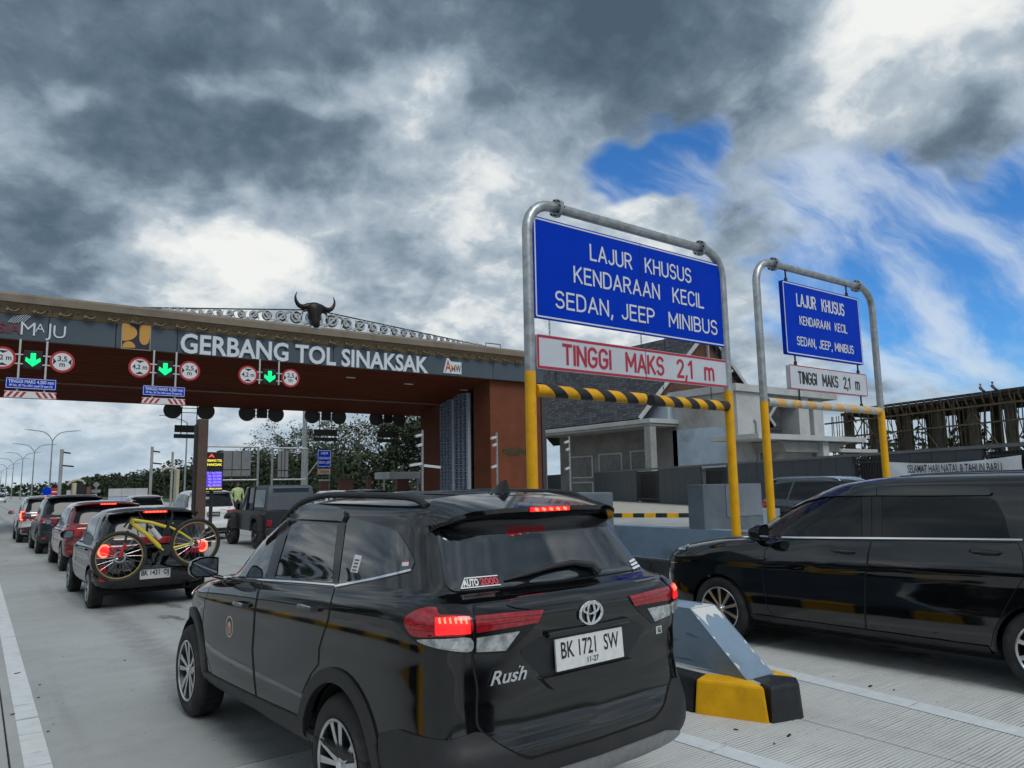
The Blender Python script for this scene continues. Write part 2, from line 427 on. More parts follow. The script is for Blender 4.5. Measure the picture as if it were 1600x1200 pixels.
line([(6.02, 4.55), (6.25, 4.55), (6.19, 3.8), (6.04, 2.2), (5.85, .5), (5.70, -2), (5.48, -2), (5.62, .5), (5.83, 2.2), (5.98, 3.8)], LINEC)
line([(9.55, 9.6), (9.70, 9.6), (9.75, 2.0), (9.60, 2.0)], LINEC)
# leaf litter and grit on the near slabs
GRIT = mat('dark_litter', (.03, .025, .02), .9)
for (px_, py_, L_, a_) in ((1233, 1149, .05, .3), (1210, 1162, .02, 1.), (1360, 1072, .05, .1), (1302, 1057, .02, .5), (1397, 1078, .02, .2), (1150, 1140, .03, 2.), (27, 1052, .05, .5), (60, 1090, .02, .5), (62, 1070, .02, .4), (75, 1143, .02, .3), (20, 1116, .03, .1), (195, 1032, .02, .1)):
    p = at(px_, py_, 'z', .005); b = MB(); b.box((0, 0, .003), (L_, L_ * .3, .006), rz=a_); o = b.build('leaf_litter', GRIT, None, loc=(p.x, p.y, .004)); o.parent = road

# ------------------------------------------------------------------ toll islands with striped kerbs and concrete crash walls
YEL = mat('kerb_yellow', (.74, .385, .004), .55, spec=.3, vary=.10, vscale=5., bump=.25, bscale=14., dirt=(.42, .22, .008, .6), dscale=3.2, rvary=.12)
BLK = mat('kerb_black', (.012, .013, .015), .42, vary=.3, vscale=6., bump=.25, bscale=14., dirt=(.06, .06, .055, .5), dscale=4., rvary=.12)
GREYP = mat('grey_wall_paint', (.195, .275, .37), .55, vary=.07, vscale=1.6, bump=.10, bscale=12., dirt=(.12, .16, .20, .75), dscale=2.6, rvary=.1)
GREYD = mat('dimmed_block_paint', (.115, .145, .175), .55, vary=.08, vscale=1.6, bump=.15, bscale=12., dirt=(.075, .09, .105, .7), dscale=1.3, rvary=.1)  # wall grey darkened in colour to offset the full sun on the blocks
GREYL = mat('pale_wall_paint', (.40, .44, .48), .55, vary=.08, vscale=4., dirt=(.25, .28, .31, .5))
ISLTOP = mat('island_screed', (.40, .405, .40), .85, vary=.14, vscale=2.5, bump=.25, bscale=40., dirt=(.25, .25, .24, .5))
def kerb_run(parent, pts, z, L=.62, wd=.22, start=0, batter=.04, plain=None):
    """kerb blocks laid end to end along a line of points, alternately yellow and black"""
    P_ = [Vector((*p, 0)) for p in pts]; seg = []
    for a, b in zip(P_[:-1], P_[1:]):
        n = max(1, round((b - a).length / L))
        for k in range(n): seg.append((a.lerp(b, k / n), a.lerp(b, (k + 1) / n)))
    for i, (a, b) in enumerate(seg):
        d = (b - a).normalized(); nrm = Vector((-d.y, d.x, 0))      # towards the island's inside (left of travel)
        g = d * .004
        m = MB(); q = [a + g, b - g, b - g + nrm * wd, a + g + nrm * wd]
        top = [a + g + nrm * batter, b - g + nrm * batter, b - g + nrm * wd, a + g + nrm * wd]
        m.add([v + Vector((0, 0, -.02)) for v in q] + [v + Vector((0, 0, z)) for v in top], [(0, 1, 5, 4), (1, 2, 6, 5), (2, 3, 7, 6), (3, 0, 4, 7), (4, 5, 6, 7), (3, 2, 1, 0)])
        m.build('kerb_block', plain or (YEL, BLK)[(i + start) % 2], parent, bevel=.018)
def island(name, label, loc_y0, kerbL, kerbNose, kerbR, topz, wall, wz, block, bz):
    pass
isl1 = thing('toll_island', 'yellow and black kerbed island whose sloping grey nose faces the camera', 'toll island', (5.0, 3.4, 0))
W_ = lambda o, p: setattr(o, 'location', (-p.location.x, -p.location.y, -p.location.z)) or o
nose = [(4.55, 20.), (4.55, 4.95), (4.555, 4.33)]
h_ = bpy.data.objects
def island_parts(root, left, nosep, right, top_z, top_poly, wall_fn, plain=None):
    before = set(root.children)
    kerb_run(root, left, top_z, .62, .22, 0, plain=plain)
    for (outer, inner, m) in nosep:
        cx_ = sum(p[0] for p in outer + inner) / len(outer + inner); cy_ = sum(p[1] for p in outer + inner) / len(outer + inner); b = MB()
        bot = outer + inner; top = [(p[0] + (cx_ - p[0]) * .10, p[1] + (cy_ - p[1]) * .10) for p in outer] + inner; n = len(bot)
        b.add([(x, y, -.02) for x, y in bot] + [(x, y, top_z) for x, y in top], [tuple(range(n, 2 * n))] + [(i, (i + 1) % n, n + (i + 1) % n, n + i) for i in range(n)]); b.build('kerb_block', m, root, bevel=.02)
    kerb_run(root, right, top_z, .62, .22, 1)
    b = MB(); b.prism(top_poly, -.02, top_z - .006, lambda a, c, d: (a, c, d)); b.build('island_top', ISLTOP, root)
    wall_fn(root)
    for c in root.children:
        if c not in before: W_(c, root)
def wall1(root):
    b = MB()        # sloped nose and low wall in one casting
    prof = [(3.70, .245), (4.24, .705), (6.3, .705), (6.3, .10), (3.70, .10)]
    b.prism(prof, 4.85, 5.17, lambda a, c, d: (d, a, c)); b.build('crash_wall', GREYP, root, bevel=.012)
    b = MB(); b.box((5.25, 8.6, .86), (1.30, 4.8, 1.58)); b.build('crash_block', GREYD, root, bevel=.02)
    # bare plaster where the paint has flaked along the top edge of the nose
    FL = mat('flaked_plaster', (.60, .62, .62), .8, bump=.4, bscale=60)
    for q, up in (([(4.865, 4.236), (5.16, 4.236), (5.155, 4.17), (5.13, 4.12), (5.11, 4.165), (5.07, 4.18), (5.04, 4.15), (5.0, 4.185), (4.965, 4.17), (4.93, 4.14), (4.91, 4.09), (4.895, 4.15)], 0), ([(4.87, 4.244), (5.16, 4.244), (5.15, 4.36), (5.09, 4.30), (5.02, 4.33), (4.96, 4.28), (4.90, 4.27)], 1)):
        b = MB(); b.prism(q, 0, .004, lambda a, c, d: (a, c, (.705 if up else .705 - (4.24 - c) * .852) + .001 + d)); b.build('flaked_patch', FL, root)
    SC_ = mat('rubber_scuff', (.11, .145, .185), .7); rr_ = random.Random(3)
    for k in range(9):
        y0_ = rr_.uniform(4.1, 5.9); z0_ = rr_.uniform(.30, .52); L_ = rr_.uniform(.05, .24); dz = rr_.uniform(-.02, .03)
        b = MB(); b.prism([(y0_, z0_), (y0_ + L_, z0_ + dz), (y0_ + L_ * .8, z0_ + dz + rr_.uniform(.004, .014)), (y0_ + L_ * .2, z0_ + .008)], 4.8475, 4.8525, lambda a, c, d: (d, a, c)); b.build('scuff_mark', SC_, root)
    for k in range(12):
        t_ = rr_.random(); y0_ = 3.74 + .48 * t_; e = rr_.choice((4.853, 5.165)); sg = 1 if e < 5 else -1; w_ = rr_.uniform(.008, .026); l_ = rr_.uniform(.015, .05); zz = lambda y: .245 + (y - 3.70) * .852
        b = MB(); b.prism([(e, y0_), (e + sg * w_, y0_ + l_ * .3), (e + sg * w_ * .7, y0_ + l_ * .8), (e, y0_ + l_)], .001, .004, lambda a, c, d: (a, c, zz(c) + d)); b.build('chipped_edge', FL, root)
    b = MB(); b.add([(4.846, 4.0, .262), (4.846, 4.6, .262), (4.846, 4.6, .235), (4.846, 4.25, .245)], [(0, 1, 2, 3)]); b.build('flaked_patch', FL, root)
island_parts(isl1, [(4.55, 11.3), (4.55, 4.98), (4.555, 4.0)], [([(4.555, 3.985), (4.785, 3.475)], [(4.93, 3.78), (4.78, 4.05)], YEL), ([(4.795, 3.468), (5.09, 3.40), (5.235, 3.52)], [(5.10, 3.80), (4.94, 3.785)], BLK), ([(5.24, 3.53), (5.335, 4.02)], [(5.12, 4.05), (5.11, 3.81)], YEL)],
             [(5.34, 4.03), (5.55, 5.2), (6.0, 7.0), (6.05, 11.3)], .25, [(4.6, 11.3), (4.6, 4.2), (4.83, 3.62), (5.05, 3.52), (5.15, 3.58), (5.28, 4.1), (5.5, 5.2), (5.95, 7.0), (6.0, 11.3)], wall1)
isl2 = thing('toll_island', 'kerbed island with a dark grey wall and tall pale-topped block beyond the black minivan', 'toll island', (10.9, 8, 0))
def wall2(root):
    b = MB(); b.prism([(5.6, .38), (6.2, .93), (30, .93), (30, .2), (5.6, .2)], 10.2, 10.55, lambda a, c, d: (d, a, c)); b.build('crash_wall', GREYP, root, bevel=.012)
    b = MB(); b.bx(10.56, 11.7, 8.9, 30, .3, .925); b.build('wall_fill', ISLTOP, root)
    b = MB(); b.bx(10.215, 11.85, 8.5, 8.85, .3, 1.70); b.build('crash_block', GREYD, root, bevel=.015)
    b = MB(); b.bx(10.82, 11.838, 8.488, 8.499, 1.12, 1.69); b.build('repainted_patch', mat('repaint_grey', (.16, .19, .225), .5, vary=.1, vscale=5.), root)
    b = MB(); b.bx(11.86, 12.4, 8.5, 9.2, .3, 1.22); b.build('block_step', GREYP, root, bevel=.015)
island_parts(isl2, [(9.9, 30.), (9.9, 5.8), (10.0, 5.2)], [([(10.02, 5.18), (10.35, 4.5)], [(10.6, 4.7), (10.25, 5.25)], YEL), ([(10.36, 4.495), (11.0, 4.45)], [(10.85, 4.75), (10.62, 4.7)], BLK)], [(11.02, 4.47), (11.6, 5.6), (12.1, 7.), (12.1, 30.)], .38,
             [(9.95, 30.), (9.95, 5.8), (10.05, 5.25), (10.4, 4.6), (10.95, 4.55), (11.5, 5.6), (12.05, 7.), (12.05, 30.)], wall2, BLK)
isl0 = thing('toll_island', 'striped kerb island beside the camera, mirrored in the black SUV door', 'toll island', (-1.0, 4.6, 0))
island_parts(isl0, [(-2.2, 21.), (-2.2, 4.78)], [([(-2.2, 4.52), (-.7, 4.52)], [(-.7, 4.75), (-2.2, 4.75)], YEL)], [(-.7, 4.78), (-.7, 21.)], .22, [(-2.15, 20.9), (-2.15, 4.8), (-.75, 4.8), (-.75, 20.9)], lambda r: None)
# ------------------------------------------------------------------ road-sign lettering: round-cornered strokes of even width
def _arc(cx, cy, rx, ry, a0, a1, n=9): return [(cx + rx * math.cos(R(a0 + (a1 - a0) * k / n)), cy + ry * math.sin(R(a0 + (a1 - a0) * k / n))) for k in range(n + 1)]
GLYPH = {'A': (.62, [[(0, 0), (.31, 1)], [(.31, 1), (.62, 0)], [(.11, .32), (.51, .32)]]), 'B': (.54, [[(0, 0), (0, 1)], [(0, 1), (.28, 1)] + _arc(.28, .76, .22, .24, 90, -90) + [(0, .52)], [(.28, .52)] + _arc(.28, .26, .26, .26, 90, -90) + [(0, 0)]]),
    'C': (.54, [_arc(.29, .70, .28, .30, 25, 180) + _arc(.29, .30, .28, .30, 180, 335)]), 'D': (.56, [[(0, 0), (0, 1)], [(0, 1), (.22, 1)] + _arc(.22, .66, .34, .34, 90, 0) + _arc(.22, .34, .34, .34, 0, -90) + [(0, 0)]]),
    'E': (.46, [[(0, 0), (0, 1)], [(0, 1), (.46, 1)], [(0, .52), (.40, .52)], [(0, 0), (.46, 0)]]), 'G': (.58, [_arc(.29, .70, .28, .30, 25, 180) + _arc(.29, .30, .28, .30, 180, 360) + [(.57, .46)], [(.57, .46), (.32, .46)]]),
    'H': (.56, [[(0, 0), (0, 1)], [(.56, 0), (.56, 1)], [(0, .52), (.56, .52)]]), 'I': (.02, [[(.01, 0), (.01, 1)]]), 'J': (.40, [[(.40, 1), (.40, .26)] + _arc(.20, .24, .20, .24, 0, -165)]),
    'K': (.54, [[(0, 0), (0, 1)], [(.50, 1), (.02, .40)], [(.17, .58), (.54, 0)]]), 'L': (.44, [[(0, 1), (0, 0)], [(0, 0), (.44, 0)]]), 'M': (.70, [[(0, 0), (0, 1)], [(0, 1), (.35, .30)], [(.35, .30), (.70, 1)], [(.70, 1), (.70, 0)]]),
    'N': (.56, [[(0, 0), (0, 1)], [(0, 1), (.56, 0)], [(.56, 0), (.56, 1)]]), 'P': (.52, [[(0, 0), (0, 1)], [(0, 1), (.26, 1)] + _arc(.26, .74, .26, .26, 90, -90) + [(0, .48)]]),
    'R': (.54, [[(0, 0), (0, 1)], [(0, 1), (.26, 1)] + _arc(.26, .75, .25, .25, 90, -90) + [(0, .50)], [(.26, .50), (.54, 0)]]), 'S': (.52, [_arc(.26, .76, .24, .24, 20, 180) + _arc(.26, .72, .24, .22, 180, 262, 5) + _arc(.26, .27, .25, .26, 80, 0, 6) + _arc(.26, .25, .25, .25, 0, -160)]),
    'T': (.54, [[(.27, 0), (.27, 1)], [(0, 1), (.54, 1)]]), 'U': (.56, [[(0, 1), (0, .28)] + _arc(.28, .28, .28, .28, 180, 360) + [(.56, 1)]]), ',': (.08, [[(.08, .06), (.0, -.20)]]), '1': (.26, [[(.24, 0), (.24, 1)], [(.24, 1), (0, .80)]]),
    '2': (.50, [_arc(.25, .74, .25, .26, 165, -35) + [(.02, .02)], [(0, 0), (.50, 0)]]), 'm': (.80, [[(0, 0), (0, .72)], _arc(.20, .50, .20, .22, 180, 0) + [(.40, 0)], _arc(.60, .50, .20, .22, 180, 0) + [(.80, 0)]]), ' ': (.30, [])}
def stroke_text(s, m, parent, x, y, z, height, width, sw=.135, gap=.22):
    if ' ' in s:                              # one object per word
        tot = sum(GLYPH[c][0] + gap for c in s) - gap; kx = width / (tot + sw); cur = -tot / 2; wd_ = ''
        for c in s + ' ':
            if c == ' ':
                if wd_:
                    tw = sum(GLYPH[q][0] + gap for q in wd_) - gap; stroke_text(wd_, m, parent, x + (cur - gap - tw / 2) * kx, y, z, height, (tw + sw) * kx, sw, gap)
                wd_ = ''
            else: wd_ += c
            cur += GLYPH[c][0] + gap
        return
    """lettering centred at (x, z) on a plate facing -Y; sw = stroke width in cap heights"""
    tot = sum(GLYPH[c][0] + gap for c in s) - gap; kx = width / (tot + sw); cur = -(tot) / 2; b = MB(); lay = 0
    for c in s:
        w_, st = GLYPH[c]
        for line in st:
            L = [Vector((p[0], p[1])) for p in line]; lay = (lay + 1) % 5
            e0 = (L[0] - L[1]).normalized() * sw * .42; e1 = (L[-1] - L[-2]).normalized() * sw * .42
            L[0] = L[0] + e0; L[-1] = L[-1] + e1; P_ = [((cur + p.x) * kx, (p.y - .5) * height * .88) for p in L]; A = []; B = []
            hw = sw * height * .5
            for i, p in enumerate(P_):
                a = Vector(P_[max(0, i - 1)]); q = Vector(P_[min(len(P_) - 1, i + 1)]); t = (q - a).normalized(); n = Vector((-t.y, t.x)) * hw; A.append((p[0] + n.x, p[1] + n.y)); B.append((p[0] - n.x, p[1] - n.y))
            n_ = len(A); yy = y - .0004 * lay
            b.add([(x + q[0], yy, z + q[1]) for q in A] + [(x + q[0], yy, z + q[1]) for q in B], [(i, i + 1, n_ + i + 1, n_ + i) for i in range(n_ - 1)])
        cur += w_ + gap
    return b.build('lettering', m, parent)
# ------------------------------------------------------------------ height-limit portals
GALV = mat('galvanised_steel', (.40, .42, .43), .42, .85, vary=.18, vscale=9., rvary=.12, bump=.08, bscale=30., dirt=(.22, .22, .21, .5), dscale=6.)
YELP = mat('post_yellow', (.74, .37, .003), .4, spec=.35, vary=.07, vscale=6., dirt=(.40, .22, .02, .5), dscale=5., rvary=.1)
BLUE = mat('sign_blue', (.0003, .036, .47), .55, spec=.06, vary=.05, vscale=2.5, rvary=.06)
WHT = mat('sign_white', (.52, .56, .62), .4, vary=.04, vscale=3., dirt=(.45, .46, .48, .4))
SREF = mat('sign_lettering', (.62, .65, .70), .4)
SRED = mat('sign_red', (.42, .015, .045), .4)
SBLK = mat('sign_black', (.012, .012, .014), .45)
BACKM = mat('sign_back_metal', (.27, .28, .29), .5, .6, vary=.1, vscale=4.)
STEEL = mat('dark_steel', (.05, .052, .055), .5, .7)
def stripe_tube(root, name, x0, x1, y, z, r, n, ma, mb, slant=.10, base=None):
    """horizontal tube wrapped in slanted bands; each band its own piece"""
    L = x1 - x0; st = L / n
    for k in range(n):
        b = MB(); N = 16; vs = []
        for e in (k, k + 1):
            for q in range(N):
                a = 2 * math.pi * q / N; xx = x0 + e * st - slant * math.sin(a) * (1 if 0 < e < n else 0); vs.append((min(x1, max(x0, xx)), y - r * math.cos(a), z + r * math.sin(a)))
        fs = [(q, (q + 1) % N, N + (q + 1) % N, N + q) for q in range(N)]
        if k == 0: fs.append(tuple(range(N)))
        if k == n - 1: fs.append(tuple(range(N, 2 * N)))
        b.add(vs, fs); b.build(name, (ma, mb)[k % 2], root, smooth=True, angle=60)
def chain(root, x, y, z0, z1, r=.012):
    b = MB(); n = max(2, int((z1 - z0) / .05))
    for k in range(n):
        zc_ = z0 + (z1 - z0) * (k + .5) / n; h = (z1 - z0) / n * .62
        ax = (1, 0) if k % 2 else (0, 1)
        b.tube([(x + ax[0] * r * math.cos(t), y + ax[1] * r * math.cos(t), zc_ + h * math.sin(t)) for t in [2 * math.pi * i / 8 for i in range(8)]], .0045, 4, closed=True)
    return b.build('chain', STEEL, root)
def portal(xl, xr, y, z_base, ztop, zpaint, label, r=.072):
    t = thing('height_limit_portal', label, 'sign frame', (xl, y, z_base)); W = xr - xl; H = ztop - z_base; hp = zpaint - z_base; e = .42
    for x, s in ((0, 1), (W, -1)):
        b = MB(); b.tube([(x, 0, 0), (x, 0, hp)], r + .002, 20); b.tube([(x, 0, 0), (x, 0, .04)], r + .09, 16)
        b.build('post', YELP, t, smooth=True)
        pts = [(x, 0, hp)] + [(x, 0, H - e)] + [(x + s * e * (1 - math.cos(R(a))), 0, H - e + e * math.sin(R(a))) for a in (15, 30, 45, 60, 75, 90)] + [(x + s * (e + .12), 0, H)]
        b = MB(); b.tube(pts, r, 20); b.build('bend', GALV, t, smooth=True)
    b = MB(); b.tube([(e + .12, 0, H), (W - e - .12, 0, H)], r * .98, 20); b.build('top_tube', GALV, t, smooth=True)
    for x in (e + .12, W - e - .12):
        b = MB(); b.lathe([(0, -.03), (r + .055, -.03), (r + .055, .03), (0, .03)], 16, (x, 0, H), 'x'); f = b.build('flange', GALV, t, smooth=True, angle=30)
        for k in range(8):
            a = 2 * math.pi * k / 8; b = MB(); b.lathe([(0, -.055), (.013, -.055), (.013, .055), (0, .055)], 6, (x, (r + .035) * math.cos(a), H + (r + .035) * math.sin(a)), 'x'); b.build('bolt', STEEL, f)
    return t
def panel_sign(name, label, cat, x0, x1, y, z0, z1, face, border, bw, th=.03, split=None, inset=.018, rad=.03):
    """sheet on a frame: outer sheet, border, field and lettering are separate pieces"""
    t = thing(name, label, cat, (x0, y, z0)); W, H = x1 - x0, z1 - z0
    fr = lambda a, c, d: (a, d, c)
    b = MB(); b.prism(rp([(0, 0), (W, 0), (W, H), (0, H)], rad), 0, th, fr); b.build('sheet', face, t)
    o = rp([(inset, inset), (W - inset, inset), (W - inset, H - inset), (inset, H - inset)], rad); i_ = rp([(inset + bw, inset + bw), (W - inset - bw, inset + bw), (W - inset - bw, H - inset - bw), (inset + bw, H - inset - bw)], rad * .6)
    n = len(o); b = MB(); b.add([(a, -.003, c) for a, c in o] + [(a, -.003, c) for a, c in i_], [(k, (k + 1) % n, n + (k + 1) % n, n + k) for k in range(n)]); b.build('border', border, t)
    b = MB(); b.box((W / 2, th + .02, H / 2), (W * .92, .03, .05)); b.box((W / 2, th + .02, H * .15), (W * .92, .03, .05)); b.box((W / 2, th + .02, H * .85), (W * .92, .03, .05)); b.build('back_rail', GALV, t)
    if split:
        b = MB(); b.bx(split - .004, split + .004, -.0052, -.0035, .0, H); b.build('sheet_joint', SBLK, t)
    return t
PY = 7.6
S_ = lambda s: 1.75 + s * PY
PX = [.7655 * PY, 1.3175 * PY, 1.4255 * PY, 1.933 * PY]
pA = portal(PX[0], PX[1], PY, .25, S_(.504), S_(.194), 'galvanised tube portal with yellow lower posts in front of the terracotta pier')
pB = portal(PX[2], PX[3], PY, .38, S_(.5065), S_(.176), 'rightmost galvanised portal with faded yellow bar over the third lane', r=.066)
x0, x1 = PX[0] + .085, PX[1] - .03
sA = panel_sign('lane_sign', 'big blue lane sign between the left pair of posts', 'road sign', x0, x1, PY - .02, S_(.2905), S_(.4775), BLUE, SREF, .022, split=(x1 - x0) * .515)
W = x1 - x0; H = S_(.4745) - S_(.289)
for s_, zz, ww, xx in (('LAJUR  KHUSUS', .775, .55, .53), ('KENDARAAN  KECIL', .505, .70, .525), ('SEDAN, JEEP  MINIBUS', .215, .865, .52)):
    stroke_text(s_, SREF, sA, W * xx, -.005, H * zz, H * .178, W * ww, .125)
sA2 = panel_sign('height_sign', 'long white sign with red lettering below the big blue sign', 'road sign', x0 + .01, x1 + .02, PY - .03, S_(.2), S_(.2615), WHT, SRED, .035, split=(x1 - x0) * .515, inset=.006)
stroke_text('TINGGI  MAKS  2,1  m', SRED, sA2, W * .51, -.005, (S_(.2615) - S_(.2)) * .5, (S_(.2615) - S_(.2)) * .62, W * .80, .15)
for k in (.06, .5, .63, .94):
    c = chain(sA2, W * k, .015, S_(.2615) - S_(.2), S_(.289) - S_(.2))
bars = thing('clearance_bar', 'black and yellow banded clearance bar, hung in two halves under the red-lettered sign', 'height bar', (PX[0], PY, S_(.162)))
xm = (1.055 * PY) - PX[0]; Wp = PX[1] - PX[0]
stripe_tube(bars, 'bar_band', .08, xm - .06, 0, .0, .085, 9, YELP, SBLK, .10); stripe_tube(bars, 'bar_band', xm + .10, Wp - .07, 0, -.01, .085, 9, SBLK, YELP, .10)
for x in (.45, xm - .35, xm + .4, Wp - .45):
    chain(bars, x, 0, .075, S_(.2) - S_(.162) + .02)
b0, b1 = 1.516 * PY, 1.853 * PY
sB = panel_sign('lane_sign', 'smaller blue lane sign hanging in the rightmost portal', 'road sign', b0, b1, PY - .05, S_(.2925), S_(.470), BLUE, SREF, .02, th=.07)
W2 = b1 - b0; H2 = S_(.470) - S_(.2925)
for s_, zz, ww, xx, sz in (('LAJUR  KHUSUS', .77, .62, .47, .185), ('KENDARAAN  KECIL', .49, .62, .49, .125), ('SEDAN, JEEP, MINIBUS', .20, .74, .50, .125)):
    stroke_text(s_, SREF, sB, W2 * xx, -.005, H2 * zz, H2 * sz, W2 * ww)
sB2 = panel_sign('height_sign', 'small white sign with black lettering under the smaller blue sign', 'road sign', b0 + .04, b1 + .06, PY - .05, S_(.2105), S_(.268), WHT, SRED, .016, th=.07, inset=.0)
stroke_text('TINGGI  MAKS  2,1  m', SBLK, sB2, W2 * .5, -.005, (S_(.268) - S_(.2105)) * .5, (S_(.268) - S_(.2105)) * .52, W2 * .80, .14)
for k, a, b_, rt in ((.07, S_(.470), S_(.500), sB), (.86, S_(.470), S_(.500), sB), (.1, S_(.268), S_(.2925), sB2), (.92, S_(.268), S_(.2925), sB2), (.12, S_(.181), S_(.2105), sB2), (.93, S_(.181), S_(.2105), sB2)):
    b = MB(); z0_ = a - rt.location.z; z1_ = b_ - rt.location.z
    b.tube([(W2 * k, .035, z0_), (W2 * k, .035, z1_)], .016, 8); b.tube([(W2 * k, .035, z0_), (W2 * k, .035, z0_ + .07)], .03, 8); b.build('hanger', STEEL, rt, smooth=True)
FADE = mat('faded_bar_yellow', (.62, .36, .10), .6, vary=.15, vscale=12.); PALE = mat('faded_bar_white', (.42, .43, .42), .6, vary=.2, vscale=10.)
barB = thing('clearance_bar', 'faded yellow and grey clearance bar of the rightmost portal', 'height bar', (PX[2], PY, S_(.176)))
stripe_tube(barB, 'bar_band', .07, PX[3] - PX[2] - .06, 0, 0, .075, 16, PALE, FADE, .08)

# the left portal stands a little askew: its right post is slightly farther off
_q = R(1.3)
for o_ in (pA, sA, sA2, bars):
    d_ = Vector((o_.location.x - PX[0], o_.location.y - PY, 0)); d_ = Matrix.Rotation(_q, 3, 'Z') @ d_
    o_.location = (PX[0] + d_.x, PY + d_.y, o_.location.z); o_.rotation_euler = (0, 0, _q)
# ------------------------------------------------------------------ toll gate canopy
YG = 36.0
G = lambda s: 1.75 + s * YG
GX = lambda r: r * YG
FASC = mat('fascia_grey', (.070, .092, .116), .5, spec=.25, vary=.05, vscale=.7, rvary=.08)
SOFF = mat('soffit_timber', (.115, .031, .016), .8, spec=.04, vary=.22, vscale=3., aniso=(.15, 3., 3.), bump=.2, bscale=8.)
BAND = mat('carved_band_gold', (.175, .125, .068), .6, vary=.2, vscale=4., bump=.3, bscale=10.)
CARVE = mat('carving_dark_gold', (.115, .080, .045), .55, vary=.2, vscale=6.)
CAPM = mat('roof_edge_plaster', (.20, .165, .125), .75, vary=.12, vscale=1.2, dirt=(.11, .09, .07, .5), dscale=.8)
TERRA = mat('terracotta_render', (.150, .050, .027), .85, spec=.2, vary=.10, vscale=1.2, bump=.25, bscale=30., dirt=(.115, .038, .022, .6), dscale=.7)
SILV = mat('filigree_silver', (.52, .54, .56), .35, .7, vary=.15, vscale=4.)
LETTER = mat('letter_white', (.60, .65, .70), .4)
BRONZE = mat('dark_bronze', (.020, .015, .013), .42, .5, vary=.25, vscale=5.)
POLEW = mat('white_pole', (.52, .54, .55), .45, vary=.08, vscale=5.)
ROUNDW = mat('roundel_white', (.64, .66, .68), .45); ROUNDR = mat('roundel_red', (.42, .02, .03), .45)
LEDG = mat('green_signal', (.0, .3, .12), .4, emit=(.0, 1., .22), estr=1.15); LEDBOX = mat('signal_box', (.006, .007, .008), .5)
gate = thing('toll_gate_canopy', 'wide toll gate canopy with grey fascia, brown soffit and terracotta pier', 'toll gate', (13, YG, 0))
XL, XR = -8.0, 28.6
zb, zt, zo, zr = G(.1752), G(.2045), G(.2165), G(.2275)
def gp(name, m, fn, **kw):
    b = MB(); fn(b); o = b.build(name, m, gate, **kw); W_(o, gate); return o
x = XL; pn = None
while x < XR - .1:
    w2 = min(2.52, XR - x)
    if pn is None or abs(w2 - 2.52) > .01:
        b = MB(); b.box((w2 / 2, .10, (zt - zb) / 2), (w2 - .03, .2, zt - zb)); o = b.build('fascia_panel', FASC, gate, bevel=.012)
        if pn is None: pn = o.data
    else: o = bpy.data.objects.new('fascia_panel', pn); COL.objects.link(o); o.parent = gate
    o.location = (x - 13, 0, zb); x += 2.52
gp('carved_band', BAND, lambda b: b.prism([(-.02, zt + .005), (-.22, zo), (.3, zo), (.3, zt + .005)], XL, XR + .15, lambda a, c, d: (d, YG + a, c)))
gp('roof_edge', CAPM, lambda b: b.prism([(-.34, zo + .004), (-.36, zr - .10), (-.30, zr), (9.6, zr + .5), (9.6, zo)], XL, XR + .25, lambda a, c, d: (d, YG + a, c)))
# carved wave scrolls along the band
orn = None; k = 0; x = XL + .3
while x < XR - .4:
    if orn is None:
        b = MB(); n_ = 14; hb = (zo - zt) * .40; nv = Vector((0, -.2, 0))
        pts = []
        for i in range(n_ + 1):
            t = i / n_ * 2 * math.pi; pts.append((-.45 + .9 * i / n_, 0, hb * math.sin(t)))
        b.tube(pts, .045, 6)
        for cx_, sg in ((-.22, -1), (.22, 1)):
            b.tube([(cx_ + .09 * (1 - q / 9) * math.cos(q * .9), 0, sg * -.03 + .09 * (1 - q / 9) * math.sin(q * .9)) for q in range(8)], .03, 5)
        for cx_, sg in ((-.42, 1), (.02, -1), (.42, 1)): b.box((cx_, 0, sg * hb * .6), (.10, .05, .12), M=Matrix.Rotation(.7, 3, 'Y'))
        o = b.build('carved_scroll', CARVE, gate, smooth=True); orn = o.data
    else: o = bpy.data.objects.new('carved_scroll', orn); COL.objects.link(o); o.parent = gate
    o.location = (x - 13, -.135, (zt + zo) / 2 + .01); o.rotation_euler = (R(-24), 0, 0); x += .92
# soffit: boards rising to the fascia, then the lower back strip
YM, YB = 42.2, 45.6; ZM, ZB = 1.75 + .1275 * YM, 1.75 + .1075 * YB
nb = 12
for i in range(nb):
    t0, t1 = i / nb, (i + 1) / nb - .006
    gp('soffit_board', SOFF, lambda b: b.add([(XL, YG + .2 + (YM - YG - .2) * t0, zb + .02 + (ZM - zb) * t0), (XR - .2, YG + .2 + (YM - YG - .2) * t0, zb + .02 + (ZM - zb) * t0), (XR - .2, YG + .2 + (YM - YG - .2) * t1, zb + .02 + (ZM - zb) * t1), (XL, YG + .2 + (YM - YG - .2) * t1, zb + .02 + (ZM - zb) * t1),
        (XL, YG + .2 + (YM - YG - .2) * t0, zb + .12 + (ZM - zb) * t0), (XR - .2, YG + .2 + (YM - YG - .2) * t0, zb + .12 + (ZM - zb) * t0), (XR - .2, YG + .2 + (YM - YG - .2) * t1, zb + .12 + (ZM - zb) * t1), (XL, YG + .2 + (YM - YG - .2) * t1, zb + .12 + (ZM - zb) * t1)],
        [(0, 1, 2, 3), (4, 7, 6, 5), (0, 4, 5, 1), (3, 2, 6, 7), (0, 3, 7, 4), (1, 5, 6, 2)]))
gp('soffit_joint', mat('joint_trim', (.22, .15, .11), .6), lambda b: b.bx(XL, 24.6, YM - .03, YM + .05, ZM - .04, ZM + .05))
